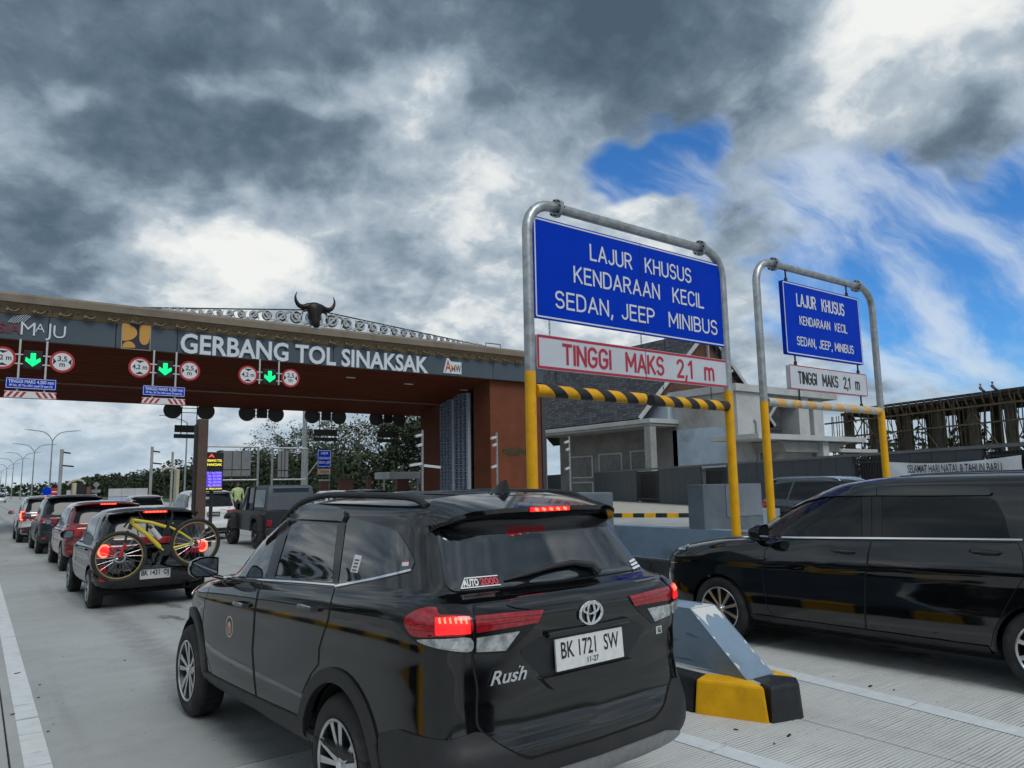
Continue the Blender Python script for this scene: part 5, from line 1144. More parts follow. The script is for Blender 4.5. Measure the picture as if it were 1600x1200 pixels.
RUBBER = mat('tyre_rubber', (.017, .017, .018), .78, bump=.2, bscale=90., vary=.25, vscale=7., dirt=(.07, .066, .06, .55), dscale=5)
CHROME = mat('chrome', (.82, .83, .85), .10, 1.)
ALLOY = mat('machined_alloy', (.62, .63, .65), .28, 1., vary=.08, vscale=9.)
RIMDARK = mat('dark_rim_paint', (.018, .019, .021), .35, .2)
RIMGREY = mat('silver_rim_paint', (.40, .41, .43), .35, .6)
REDLENS = mat('red_lamp_lens', (.22, .008, .014), .10, 0, .6, vary=.35, vscale=40., emit=(1, .03, .05), estr=.05)
REDLIT = mat('lit_brake_lamp', (.5, .02, .02), .2, 0, .3, emit=(1, .010, .012), estr=1.3)
REDHOT = mat('brake_lamp_filament', (.9, .1, .05), .3, emit=(1., .10, .05), estr=3.5)
CLEARLENS = mat('clear_lamp_lens', (.42, .44, .45), .12, .35, .7, vary=.4, vscale=30.)
HEADLENS = mat('headlamp_lens', (.62, .66, .70), .15, .1, .6, vary=.3, vscale=26.)
SILVERTRIM = mat('silver_skid_plate', (.26, .265, .275), .42, .4, vary=.12, vscale=30.)
PLATEW = mat('plate_white', (.66, .67, .67), .45, vary=.06, vscale=30., dirt=(.35, .34, .32, .4), dscale=6)
INK = mat('plate_ink', (.012, .012, .014), .5)
UNDER = mat('underbody', (.008, .008, .008), .9)

def se_ring(yf, zf, yr, zr, w_, nf, nr, N, zm=0., bow=(.22, .07), tap=(.05, .012)):
    """half of a closed horizontal loop, front centre -> side -> rear centre, resampled evenly"""
    ym = yr + (yf - yr) * .5; pts = []
    def put(a, n, y1, bw, tp):
        c = math.cos(a) ** (2 / n) if math.cos(a) > 1e-9 else 0.; s_ = math.sin(a) ** (2 / n) if math.sin(a) > 1e-9 else 0.
        y = ym + (y1 - ym) * c
        bowed = (bw if y1 > ym else -bw) * s_ ** 2 * c ** 3 * min(1., w_ / .5) 
        pts.append((w_ * s_ * (1 - tp * c ** 3), y - bowed))
    for k in range(181): put(math.pi / 2 * k / 180, nf, yf, bow[0], tap[0])
    for k in range(1, 181): put(math.pi / 2 * (1 - k / 180), nr, yr, bow[1], tap[1])
    A = np.array(pts); s = np.r_[0, np.cumsum(np.hypot(*np.diff(A, axis=0).T))]; u = np.linspace(0, s[-1], N + 1)
    x = np.interp(u, s, A[:, 0]); y = np.interp(u, s, A[:, 1])
    t = (y - yr) / max(1e-6, yf - yr)
    z = zr + (zf - zr) * t + zm * np.sin(np.pi * np.clip(t, 0, 1))
    return np.stack([x, y, z], 1)

class Car:
    def __init__(s, name, label, rings, wheels, loc, rz, paint_m, N=90, sub=4, arch=.40, group=None, zw=.33):
        """rings: (yf, zf, yr, zr, half width, nf, nr[, zm]) from sill to roof; wheels: (rear y, front y); origin on the ground under the rear axle"""
        s.root = thing(name, label, 'car', loc, rz, group); s.paint = paint_m
        s.M = Matrix.Translation(loc) @ Matrix.Rotation(rz, 4, 'Z'); s.Mi = s.M.inverted()
        rr = [list(r) + [0.] * (8 - len(r)) for r in rings]
        K = np.array(rr); n = len(K); out = []
        for i in range(n - 1):
            p0 = K[max(0, i - 1)]; p1 = K[i]; p2 = K[i + 1]; p3 = K[min(n - 1, i + 2)]
            for k in range(sub):
                t = k / sub
                m1 = (p2 - p0) / 2; m2 = (p3 - p1) / 2
                d = p2 - p1                         # monotone limiter keeps panels from rippling
                m1 = np.where(m1 * d <= 0, 0, np.sign(d) * np.minimum(abs(m1), 2.4 * abs(d))); m2 = np.where(m2 * d <= 0, 0, np.sign(d) * np.minimum(abs(m2), 2.4 * abs(d)))
                h00 = 2 * t ** 3 - 3 * t ** 2 + 1; h10 = t ** 3 - 2 * t ** 2 + t; h01 = -2 * t ** 3 + 3 * t ** 2; h11 = t ** 3 - t ** 2
                out.append(h00 * p1 + h10 * m1 + h01 * p2 + h11 * m2)
        out.append(K[-1])
        V = []; ringn = 2 * N
        for r in out:
            h = se_ring(*r[:7], N, r[7])
            full = [tuple(p) for p in h] + [(-p[0], p[1], p[2]) for p in h[N - 1:0:-1]]
            V += full
        F = []
        L = len(out)
        for i in range(L - 1):
            for k in range(ringn):
                k2 = (k + 1) % ringn
                F.append((i * ringn + k, i * ringn + k2, (i + 1) * ringn + k2, (i + 1) * ringn + k))
        F.append(tuple((L - 1) * ringn + k for k in range(ringn)))
        s.allV, s.allF = V, F
        # complete skin for projecting panels on
        me = bpy.data.meshes.new('tmp'); me.from_pydata(V, [], F); bm = bmesh.new(); bm.from_mesh(me)
        bmesh.ops.recalc_face_normals(bm, faces=bm.faces); bmesh.ops.triangulate(bm, faces=bm.faces)
        bm.normal_update(); bm.verts.ensure_lookup_table(); bm.faces.ensure_lookup_table()
        s.tri = [tuple(v.index for v in f.verts) for f in bm.faces]; s.vn = [v.normal.copy() for v in bm.verts]; s.vc = [v.co.copy() for v in bm.verts]
        s.bvh = BVHTree.FromPolygons(s.vc, s.tri); bm.free(); bpy.data.meshes.remove(me)
        # visible skin, with wheel openings
        V = [Vector(v) for v in V]; keep = []; rem = set(); kept = set()
        for f in F:
            c = sum((V[i] for i in f), Vector()) / len(f); cut = False
            if abs(c.x) > .3 and len(f) == 4:
                for yw in wheels:
                    if (c.y - yw) ** 2 + (c.z - zw) ** 2 < arch ** 2: cut = True
            (rem if cut else kept).update(f)
            if not cut: keep.append(f)
        for i in rem & kept:
            v = V[i]
            for yw in wheels:
                q = Vector((v.y - yw, v.z - zw))
                if q.length < arch + .06:
                    q = q.normalized() * arch; v.y = yw + q.x; v.z = zw + q.y
        b = MB(); b.add(V, keep); s.body = b.build('body', paint_m, s.root, smooth=True, angle=50)
        zb = out[0][3]
        one('underbody', UNDER, s.root, lambda b: b.bx(-out[0][4] * .9, out[0][4] * .9, out[0][2] + .1, out[0][0] - .1, min(out[0][1], out[0][3]) - .04, min(out[0][1], out[0][3]) + .12))
        for yw in wheels:
            for sx in (-1, 1):
                wl = MB(); wl.lathe([(arch, sx * .80), (arch + .01, sx * .42), (.02, sx * .41)], 20, (0, yw, zw), 'x', R(-15), R(195))
                wl.build('wheel_well', UNDER, s.root)
        s.arch, s.zw, s.wheels_y = arch, zw, wheels
    # ---- rays in the car's own space
    def cast(s, o, d):
        h, n, i, dist = s.bvh.ray_cast(Vector(o), Vector(d).normalized())
        if h is None: return None
        a, b, c = (s.vc[q] for q in s.tri[i]); na, nb, nc = (s.vn[q] for q in s.tri[i])
        v0, v1, v2 = b - a, c - a, h - a; d00, d01, d11, d20, d21 = v0.dot(v0), v0.dot(v1), v1.dot(v1), v2.dot(v0), v2.dot(v1)
        den = d00 * d11 - d01 * d01
        if abs(den) < 1e-14: return h, n
        v = (d11 * d20 - d01 * d21) / den; w_ = (d00 * d21 - d01 * d20) / den
        nn = (na * (1 - v - w_) + nb * v + nc * w_).normalized()
        if nn.dot(Vector(d)) > 0: nn = -nn
        return h, nn
    def R_px(s, a, b):
        o = s.Mi @ CAMP; d = s.Mi.to_3x3() @ ray(a, b); return s.cast(o, d)
    def R_left(s, a, b): return s.cast((-3, a, b), (1, 0, 0))
    def R_right(s, a, b): return s.cast((3, a, b), (-1, 0, 0))
    def R_rear(s, a, b): return s.cast((a, -4, b), (0, 1, 0))
    def R_front(s, a, b): return s.cast((a, 8, b), (0, -1, 0))
    def R_top(s, a, b): return s.cast((a, b, 4), (0, 0, -1))
    def surf(s, fn, poly, cell, off=.003, base=-.006, flip=False):
        """cut a polygon into cells, lay it on the skin, give it thickness -> (verts, faces, normals)"""
        bm = bmesh.new()
        P_ = [(p[0], p[1]) for p in poly]
        vs = [bm.verts.new((a, b, 0)) for a, b in P_]
        for t in tessellate_polygon([[Vector((a, b, 0)) for a, b in P_]]):
            try: bm.faces.new([vs[i] for i in t])
            except ValueError: pass
        A = [p[0] for p in P_]; B = [p[1] for p in P_]
        cx_, cy_ = (cell if isinstance(cell, (list, tuple)) else (cell, cell))
        for ax, lo, hi, c in ((0, min(A), max(A), cx_), (1, min(B), max(B), cy_)):
            q = lo + c * .5
            while q < hi:
                co = (q, 0, 0) if ax == 0 else (0, q, 0); no = (1, 0, 0) if ax == 0 else (0, 1, 0)
                bmesh.ops.bisect_plane(bm, geom=bm.verts[:] + bm.edges[:] + bm.faces[:], dist=1e-7, plane_co=co, plane_no=no)
                q += c
        bm.verts.index_update(); hits = [fn(v.co.x, v.co.y) for v in bm.verts]
        fs = [[v.index for v in f.verts] for f in bm.faces if all(hits[v.index] for v in f.verts)]
        cnt = {}
        for f in fs:
            for i in range(len(f)):
                e = (f[i], f[(i + 1) % len(f)]); cnt[tuple(sorted(e))] = cnt.get(tuple(sorted(e)), 0) + 1
        bm.free()
        V, Nn, F, mp = [], [], [], {}
        def top(i):
            if i not in mp:
                h, n = hits[i]; mp[i] = len(V); V.append(h + n * off); Nn.append(n)
            return mp[i]
        for f in fs: F.append([top(i) for i in f])
        for f in fs:
            for i in range(len(f)):
                a, b = f[i], f[(i + 1) % len(f)]
                if cnt[tuple(sorted((a, b)))] == 1:
                    (ha, na), (hb, nb) = hits[a], hits[b]
                    wn = (hb - ha).cross(na).normalized(); k = len(V)
                    V += [ha + na * off, hb + nb * off, hb + nb * base, ha + na * base]; Nn += [wn] * 4
                    F.append([k, k + 1, k + 2, k + 3])
        return V, F, Nn
    def patch(s, name, m, fn, poly, cell, off=.003, parent=None, mirror=False, base=-.006):
        V, F, Nn = s.surf(fn, poly, cell, off, base)
        if not F: return None
        if mirror:
            V = [Vector((-v.x, v.y, v.z)) for v in V]; Nn = [Vector((-n.x, n.y, n.z)) for n in Nn]
        # faces wind with their normals
        F2 = []
        for f in F:
            n = (V[f[1]] - V[f[0]]).cross(V[f[2]] - V[f[0]])
            F2.append(f if n.dot(Nn[f[0]]) >= 0 else f[::-1])
        me = bpy.data.meshes.new(name); me.from_pydata(V, [], F2)
        me.polygons.foreach_set('use_smooth', [True] * len(F2)); me.update()
        try: me.normals_split_custom_set_from_vertices([tuple(n) for n in Nn])
        except Exception: pass
        return link(name, me, m, parent or s.root)
    def pair(s, name, m, fn, poly, cell, off=.003, parent=None, base=-.006):
        a = s.patch(name, m, fn, poly, cell, off, parent, False, base); b = s.patch(name, m, fn, poly, cell, off, parent, True, base)
        return a, b
    def wheel(s, y, side, r=.33, rim=.225, wd=.21, xo=.83, style='twin', n=5, face=None, back=None, steer=0.):
        """tyre with tread shoulder, rim barrel and spokes; outer face at x = side * xo"""
        t = MB(); h = wd
        prof = [(rim, 0.), (rim + .012, .006), (rim + (r - rim) * .5, .012), (r - .022, -.004), (r - .006, -.022), (r, -.045), (r, -wd + .045), (r - .01, -wd + .02), (rim, -wd)]
        t.lathe(prof, 40, (0, 0, 0), 'x')
        for k in range(44):           # tread blocks
            a = 2 * math.pi * k / 44
            for q in (-.07, -.14):
                M = Matrix.Rotation(a, 3, 'X')
                t.box(M @ Vector((q, 0, r - .001)), (.05, .03, .008), M=M)
        tyre = t.build('tyre', RUBBER, s.root, smooth=True, angle=40)
        m = Matrix.Translation((side * xo, y, r)) @ Matrix.Rotation(steer, 4, 'Z')
        if side < 0: m = m @ Matrix.Rotation(math.pi, 4, 'Z')
        tyre.matrix_local = m
        b = MB(); b.lathe([(rim + .004, .004), (rim - .012, .008), (rim - .022, -.02), (rim - .03, -.12), (.02, -.125)], 36, (0, 0, 0), 'x')
        b.build('rim_barrel', back or RIMDARK, tyre, smooth=True, angle=40)
        sp = MB()
        sp.lathe([(rim + .002, .009), (rim - .008, .013), (rim - .016, .004)], 36, (0, 0, 0), 'x')
        def spoke(a, r0, r1, w0, w1, skew, x0, x1):
            ca, sa = math.cos(a), math.sin(a)
            def P(rr, tt, x): return (x, rr * ca - tt * sa, rr * sa + tt * ca)
            vs = [P(r0, -w0, x0), P(r0, w0, x0), P(r1, w1 + skew, x1), P(r1, -w1 + skew, x1), P(r0, -w0, x0 - .03), P(r0, w0, x0 - .03), P(r1, w1 + skew, x1 - .03), P(r1, -w1 + skew, x1 - .03)]
            sp.add(vs, [(0, 1, 2, 3), (4, 7, 6, 5), (0, 4, 5, 1), (2, 6, 7, 3), (1, 5, 6, 2), (0, 3, 7, 4)])
        for k in range(n):
            a = 2 * math.pi * k / n + .3
            if style == 'twin':
                spoke(a - .12, .03, rim - .006, .012, .024, .012, -.012, .004); spoke(a + .30, .03, rim - .006, .010, .020, .02, -.012, .004)
            elif style == 'multi': spoke(a, .04, rim - .006, .011, .019, 0, -.014, .006)
            else: spoke(a, .03, rim - .006, .022, .034, 0, -.012, .004)
        sp.lathe([(.0, -.004), (.03, -.004), (.045, -.012), (.055, -.03)], 16, (0, 0, 0), 'x')
        sp.build('rim_spokes', face or ALLOY, tyre, smooth=True, angle=25)
        cp = MB(); cp.lathe([(0, .003), (.022, .002), (.028, -.006)], 14, (0, 0, 0), 'x'); cp.build('hub_cap', CHROME, tyre, smooth=True)
        return tyre
    def arch_trim(s, m=PLAST, wd=.07, off=.016, a0=-12, a1=192):
        for yw in s.wheels_y:
            pl = circ(yw, s.zw, s.arch + .004, n=26, a0=a0, a1=a1) + circ(yw, s.zw, s.arch + wd, n=26, a0=a1, a1=a0)
            s.pair('wheel_arch_trim', m, s.R_left, pl, .05, off, base=-.03)
    def plate(s, x, y, z, s1, s2, wd=.43, ht=.135, tilt=0., name='number_plate', face=PLATEW, ink=INK):
        b = MB(); b.box((0, 0, 0), (wd, .012, ht)); o = b.build(name, face, s.root, bevel=.003)
        o.matrix_local = Matrix.Translation((x, y, z)) @ Matrix.Rotation(tilt, 4, 'X')
        if s1: text('plate_number', s1, ink, o, frame_y(0, -.0075, .018 if s2 else 0), size=.105, width=wd * .86, bold=.0012)
        if s2: text('plate_date', s2, ink, o, frame_y(.01, -.0075, -.046), size=.035, bold=.0006)
        return o
def mirror_part(car, x, y, z, m=None, side=-1, w_=.22, h_=.15, dp=.11):
    """door mirror: shaped housing on a short foot, glass to the rear"""
    b = MB(); n = 7; prof = [(-.5, .0), (-.42, .30), (-.15, .46), (.2, .5), (.5, .42), (.5, -.34), (.2, -.46), (-.3, -.42), (-.46, -.25)]
    rows = [(-.5, 1.0), (-.1, 1.0), (.25, .86), (.5, .5)]; vs = []; N = len(prof)
    for d_, sc in rows:
        for (u, v) in prof: vs.append((x + side * (-u * w_) * sc, y + d_ * dp, z + v * h_ * sc))
    fs = [(i * N + k, i * N + (k + 1) % N, (i + 1) * N + (k + 1) % N, (i + 1) * N + k) for i in range(len(rows) - 1) for k in range(N)] + [tuple(range((len(rows) - 1) * N, len(rows) * N))]
    b.add(vs, fs)
    b.add([(x - side * w_ * .35, y - .02, z - .3 * h_), (x - side * w_ * .35, y + .05, z - .3 * h_), (x - side * w_ * .8, y + .06, z - .5 * h_), (x - side * w_ * .8, y, z - .5 * h_),
           (x - side * w_ * .35, y - .02, z - .48 * h_), (x - side * w_ * .35, y + .05, z - .48 * h_), (x - side * w_ * .8, y + .06, z - .75 * h_), (x - side * w_ * .8, y, z - .75 * h_)],
          [(0, 1, 2, 3), (4, 7, 6, 5), (0, 3, 7, 4), (1, 5, 6, 2), (0, 4, 5, 1), (2, 6, 7, 3)])
    o = b.build('door_mirror', m or car.paint, car.root, smooth=True, angle=45)
    g = MB(); g.add([(x + side * (-u * w_) * .9, y - .5 * dp - .002, z + v * h_ * .86) for u, v in prof], [tuple(range(N))])
    g.build('mirror_glass', MIRROR, o)
    return o
MIRROR = mat('mirror_glass', (.30, .33, .36), .03, 1.)
# ------------------------------------------------------------------ the black SUV in front
def zc_(ox, oy, s_):
    return lambda *pts: [(ox + x / s_, oy + y / s_) for x, y in pts]
k1, k2, k3 = zc_(400, 740, 16 / 3), zc_(660, 740, 16 / 3), zc_(800, 780, 16 / 3)
k4, k5, k6 = zc_(800, 960, 5), zc_(560, 960, 5), zc_(260, 840, 5)
kq, kr, kt = zc_(260, 740, 2.6095), zc_(600, 740, 2.608), zc_(640, 860, 5)
RUSH_RINGS = [
    (3.25, .30, -.80, .37, .72, 4, 10), (3.38, .34, -.985, .40, .82, 4.5, 12), (3.45, .46, -1.025, .48, .850, 5, 15), (3.46, .60, -1.03, .585, .853, 5, 15),
    (3.45, .68, -1.0, .66, .851, 5, 15), (3.44, .76, -.98, .80, .848, 5, 15), (3.43, .83, -.98, .95, .849, 5, 15), (3.41, .88, -.995, 1.07, .856, 5, 15), (3.34, .93, -1.0, 1.16, .853, 4.6, 14),
    (3.15, .99, -.94, 1.222, .836, 4.4, 13), (2.78, 1.06, -.86, 1.248, .808, 4.4, 12), (2.42, 1.115, -.815, 1.268, .790, 5, 12), (1.97, 1.37, -.72, 1.40, .740, 5.5, 11),
    (1.56, 1.565, -.635, 1.535, .682, 5.5, 10), (1.40, 1.625, -.62, 1.62, .645, 5.5, 10), (1.22, 1.664, -.58, 1.65, .585, 5, 9), (.98, 1.692, -.48, 1.680, .475, 4.5, 8), (.65, 1.712, -.42, 1.698, .26, 3.5, 5), (.40, 1.718, 0., 1.712, .06, 2.5, 3)]
rush = Car('black_suv', 'glossy black SUV with lit red tail lamps, nearest to the camera', RUSH_RINGS, (0., 2.685), (2.428, 3.799, 0), R(2.9), BLACK, N=130, sub=5, arch=.405, zw=.345)
def grow(poly, d):
    P_ = [Vector(p) for p in poly]; A = sum(P_[i - 1].x * P_[i].y - P_[i].x * P_[i - 1].y for i in range(len(P_))); sg = 1 if A > 0 else -1; out = []
    for i, p in enumerate(P_):
        t = (P_[(i + 1) % len(P_)] - P_[i - 1]).normalized(); out.append((p.x + sg * t.y * d, p.y - sg * t.x * d))
    return out
def on_skin(car, fn, a, b, off=.004, up=(0, 0, 1)):
    h, n = fn(a, b); u = Vector(up); x = u.cross(n).normalized(); u = n.cross(x)
    return Matrix(((x.x, u.x, n.x, h.x + n.x * off), (x.y, u.y, n.y, h.y + n.y * off), (x.z, u.z, n.z, h.z + n.z * off), (0, 0, 0, 1)))
def build_rush():
    c = rush; px = c.R_px
    # doors with their glass and handles (near side traced, far side mirrored)
    fd = [(331, 911), (369, 911), (409, 910), (402.4, 926), (397.6, 952), (395.6, 988), (393.6, 1016), (397, 1066), (401, 1096), (375, 1082), (334, 1058), (323, 1020), (318, 975), (321, 940)]
    rd = [(413, 910.5), (470, 915.5), (523, 920), (517, 940), (512, 970), (505, 990), (498.5, 1012), (497, 1038), (486, 1052), (474, 1078), (469, 1116), (467.5, 1137), (404.5, 1099), (400.5, 1066), (397, 1016), (399, 988), (401, 952), (406, 926)]
    for q in (fd, rd): c.pair('door_gap', UNDER, px, grow(q, 1.5), 7, .0012)
    FD = c.pair('door', BLACK, px, fd, 7, .0035); RD = c.pair('door', BLACK, px, rd, 7, .0035)
    fg = kq((214, 407), (250, 340), (300, 288), (365, 241), (430, 213), (464, 205), (452, 260), (434, 330), (406, 424), (310, 417))
    rg = k1((306, 424), (500, 418), (686, 428), (668, 600), (652, 760), (645, 908), (400, 893), (165, 872), (195, 770), (245, 600))
    bp = k1((205, 424), (288, 404), (240, 590), (190, 760), (160, 872), (92, 868), (112, 760), (160, 600))
    for i in (0, 1):
        c.patch('window', GLASS, px, fg, 6, .005, FD[i], i == 1); c.patch('window', GLASS, px, rg, 6, .005, RD[i], i == 1)
        c.patch('pillar_trim', TRIM, px, bp, 6, .0065, RD[i], i == 1)
    cp = k1((690, 424), (752, 420), (738, 560), (715, 720), (692, 905), (650, 908), (657, 760), (673, 600))
    c.pair('pillar_trim', TRIM, px, cp, 6, .0065)
    qg = k1((768, 368), (900, 395), (1100, 450), (1185, 485), (1255, 590), (1315, 705), (1325, 745), (1298, 797), (1000, 863), (700, 928), (700, 900), (722, 720), (745, 540))
    Q = c.pair('quarter_window', GLASS, px, qg, 6, .005)
    sp_ = spl(k6((430, 316), (600, 322), (770, 333), (1040, 350), (1330, 374)), 4)
    c.pair('window_strip', CHROME, px, ribbon(sp_, 2.6), 6, .010)
    c.pair('window_strip', CHROME, px, ribbon(k1((668, 942), (800, 914), (1000, 876), (1180, 835), (1300, 806)), 3.4), 6, .010)
    # smoked rain visors
    SMOKE = mat('smoked_visor', (.02, .026, .028), .12, spec=.6, coat=.3)
    c.pair('rain_visor', SMOKE, px, k1((224, 380), (298, 284), (480, 272), (690, 294), (748, 318), (762, 366), (742, 408), (700, 402), (500, 392)), 6, .022)
    c.pair('rain_visor', SMOKE, px, k1((214, 388), (290, 290), (150, 320), (40, 372), (-60, 440), (-180, 560), (-230, 640), (-205, 640), (-100, 530), (0, 452), (100, 404)), 6, .020)
    # handles
    for (y, z), D_ in zip(((1.41, .99), (.345, 1.09)), (FD, RD)):
        for i, sx in enumerate((-1, 1)):
            h, n = (c.R_left if sx < 0 else c.R_right)(y, z); b = MB()
            b.tube([h + Vector((0, -.11, .004)), h + Vector((sx * .028, -.09, .006)), h + Vector((sx * .034, 0, .008)), h + Vector((sx * .028, .09, .004)), h + Vector((0, .11, 0))], [.012, .015, .016, .015, .012], 8)
            o = b.build('door_handle', BLACK, D_[i], smooth=True)
            b = MB(); b.tube([h + Vector((sx * .036, -.085, .018)), h + Vector((sx * .044, 0, .021)), h + Vector((sx * .036, .085, .016))], .0035, 6); b.build('chrome_lip', CHROME, D_[i], smooth=True)
    # stickers
    D0 = FD[0]; E_ = lambda k: circ(359.4, 979, 5.6 * k, 17 * k, 28)
    CREAM = mat('sticker_cream', (.55, .50, .36), .5); PINK = mat('sticker_rose', (.40, .22, .20), .5); NAVY = mat('sticker_dark', (.03, .03, .04), .5); STW = mat('sticker_white', (.68, .69, .70), .5); STR = mat('sticker_red', (.45, .04, .06), .5)
    c.patch('round_sticker', CREAM, px, E_(1), 4, .0045, D0); c.patch('round_sticker', NAVY, px, E_(.84), 4, .005, D0); c.patch('round_sticker', PINK, px, circ(359.4, 981, 3.4, 10.5, 20), 4, .0055, D0); c.patch('round_sticker', CREAM, px, circ(359.4, 975, 1.8, 4, 12), 4, .006, D0)
    c.patch('sticker', STW, px, k1((835, 676), (890, 686), (852, 830), (796, 820)), 5, .007, Q[0])
    for k in range(4):
        y = 716 + 28 * k; c.patch('sticker_line', NAVY, px, k1((838 - k * 8, y), (872 - k * 8, y + 4), (869 - k * 8, y + 14), (835 - k * 8, y + 10)), 5, .009, Q[0])
    c.patch('sticker', STW, px, k1((1228, 742), (1280, 740), (1274, 772), (1224, 772)), 5, .007, Q[0]); c.patch('sticker', STR, px, k1((1246, 722), (1278, 728), (1276, 740), (1244, 740)), 5, .007, Q[0])
    # plastic cladding
    c.arch_trim(PLAST, .075, .018)
    c.pair('sill_cladding', PLAST, c.R_left, [(.44, .36), (2.25, .33), (2.22, .42), (1.2, .455), (.47, .49)], (.1, .04), .016, base=-.05)
    c.patch('rear_bumper', PLAST, c.R_rear, rp([(-.84, .385), (.84, .385), (.842, .66), (.64, .70), (.545, .615), (.42, .545), (-.42, .545), (-.545, .615), (-.64, .70), (-.842, .66)], .03), (.05, .04), .012, base=-.03)
    c.pair('rear_bumper', PLAST, c.R_left, rp([(-.455, .40), (-.455, .62), (-.62, .67), (-.93, .675), (-.97, .42), (-.9, .385)], .03), (.05, .04), .012, base=-.03)
    c.patch('skid_plate', SILVERTRIM, c.R_rear, rp([(-.60, .385), (.60, .385), (.66, .44), (.52, .475), (-.52, .475), (-.66, .44)], .02), (.05, .03), .026, base=-.02)
    # tailgate with everything on it
    c.patch('tailgate_gap', UNDER, c.R_rear, rp([(-.64, 1.222), (.64, 1.222), (.667, 1.13), (.672, 1.02), (.642, .87), (.654, .712), (.553, .617), (.425, .545), (-.425, .545), (-.553, .617), (-.654, .712), (-.642, .87), (-.672, 1.02), (-.667, 1.13)], .03, 3), (.04, .03), .0012)
    tg = c.patch('tailgate', BLACK, c.R_rear, rp([(-.63, 1.215), (.63, 1.215), (.655, 1.13), (.66, 1.02), (.63, .87), (.642, .715), (.545, .625), (.42, .555), (-.42, .555), (-.545, .625), (-.642, .715), (-.63, .87), (-.66, 1.02), (-.655, 1.13)], [.02, .02, .03, .03, .03, .03, .04, .06, .06, .04, .03, .03, .03, .03], 3), (.04, .03), .004)
    gl = c.patch('rear_window', GLASS, c.R_rear, rp([(-.665, 1.262), (.665, 1.262), (.585, 1.565), (-.585, 1.565)], .05), (.05, .03), .006)
    c.patch('spoiler_garnish', TRIM, c.R_rear, rp([(-.56, 1.50), (.56, 1.50), (.57, 1.60), (-.57, 1.60)], .03), (.05, .03), .009)
    c.patch('tailgate_ledge', BLACK, c.R_rear, spl([(-.47, 1.205), (-.36, 1.175), (-.2, 1.165), (.2, 1.165), (.36, 1.175), (.47, 1.205), (.30, 1.235), (0, 1.24), (-.30, 1.235)], 4, True), (.04, .03), .008, tg)
    RECESS = mat('recess_plastic', (.014, .015, .017), .4)
    c.patch('plate_recess', RECESS, c.R_rear, rp([(-.43, 1.0), (-.30, 1.055), (.30, 1.055), (.43, 1.0), (.30, .875), (.235, .80), (-.235, .80), (-.30, .875)], .03), (.05, .03), .006, tg)
    b = MB(); b.prism(rp([(-.31, .865), (.31, .865), (.235, .80), (-.235, .80)], .015), -1.0, -.96, lambda a, b_, d_: (a, d_, b_)); b.build('recess_lip', BLACK, tg, bevel=.006)
    b = MB(); b.box((0, -.985, 1.055), (.56, .05, .028)); b.build('plate_garnish', BLACK, tg, bevel=.01)
    o = c.plate(.0, -.995, .955, 'BK 1721  SW', '11-27', .455, .145, R(-4), 'number_plate'); o.parent = tg
    # emblem: three rings
    Mx = on_skin(c, c.R_rear, 0., 1.125, .008); Mx.translation = Vector((0, -1.006, 1.125))
    b = MB()
    for (ex, ez, rx, rz_, rr) in ((0, 0, .074, .052, .0075), (0, .0, .024, .050, .006), (0, .021, .05, .024, .006)):
        b.tube([Mx @ Vector((ex + rx * math.cos(2 * math.pi * k / 36), ez + rz_ * math.sin(2 * math.pi * k / 36), .004)) for k in range(36)], rr, 6, closed=True)
    b.build('emblem', CHROME, tg, smooth=True)
    h, n = c.R_rear(-.485, .905); text('badge_lettering', 'Rush', CHROME, tg, Matrix.Translation((-.485, h.y - .010, .905)) @ Matrix.Rotation(R(-4), 4, 'Z') @ Matrix.Rotation(R(90), 4, 'X'), size=.082, width=.20, bold=.0012, depth=.003, shear=.35)
    h, n = c.R_rear(.555, .965); b = MB(); b.box((.555, h.y - .006, .965), (.055, .008, .04), M=Matrix.Rotation(R(5), 3, 'Z')); o = b.build('trim_badge', CHROME, tg, bevel=.004)
    text('trim_letter', 'G', NAVY, o, frame_y(.555, h.y - .0115, .965), size=.034, bold=.0012)
    # dealer sticker on the rear glass
    Mg = on_skin(c, c.R_rear, -.50, 1.292, .009)
    text('sticker_text', 'AUTO', STW, gl, Mg @ Matrix.Translation((-.045, 0, 0)), size=.05, width=.085, bold=.0022, shear=.25)
    text('sticker_text', '2000', STR, gl, Mg @ Matrix.Translation((.055, 0, 0)), size=.05, width=.10, bold=.0025)
    b = MB(); 
    for z_, x0_, x1_ in ((.026, -.07, .11), (-.025, -.105, .11)):
        b.add([Mg @ Vector(q) for q in ((x0_, z_ - .003, 0), (x1_, z_ - .003, 0), (x1_, z_ + .003, 0), (x0_, z_ + .003, 0))], [(0, 1, 2, 3)])
    b.add([Mg @ Vector(q) for q in ((-.105, -.025, 0), (-.098, -.025, 0), (-.063, .026, 0), (-.07, .026, 0))], [(0, 1, 2, 3)])
    b.build('sticker_frame', STW, gl)
    Mh = on_skin(c, c.R_rear, .60, 1.285, .009)
    b = MB()
    for k in range(3): b.add([Mh @ Vector(q) for q in ((-.05 + .01 * k, -.03 + .022 * k, 0), (.05, -.02 + .022 * k, 0), (.05, -.006 + .022 * k, 0), (-.05 + .01 * k, -.018 + .022 * k, 0))], [(0, 1, 2, 3)])
    b.build('sticker', STW, gl)
    # wiper
    b = MB(); P_ = [c.R_rear(x, z) for x, z in ((.24, 1.255), (.22, 1.30), (.10, 1.325), (-.05, 1.318), (-.20, 1.30), (-.36, 1.287))]
    b.tube([h + n * (.03 if i < 5 else .012) for i, (h, n) in enumerate(P_)], [.024, .022, .014, .011, .009, .005], 8); b.build('rear_wiper', PLAST, gl, smooth=True)
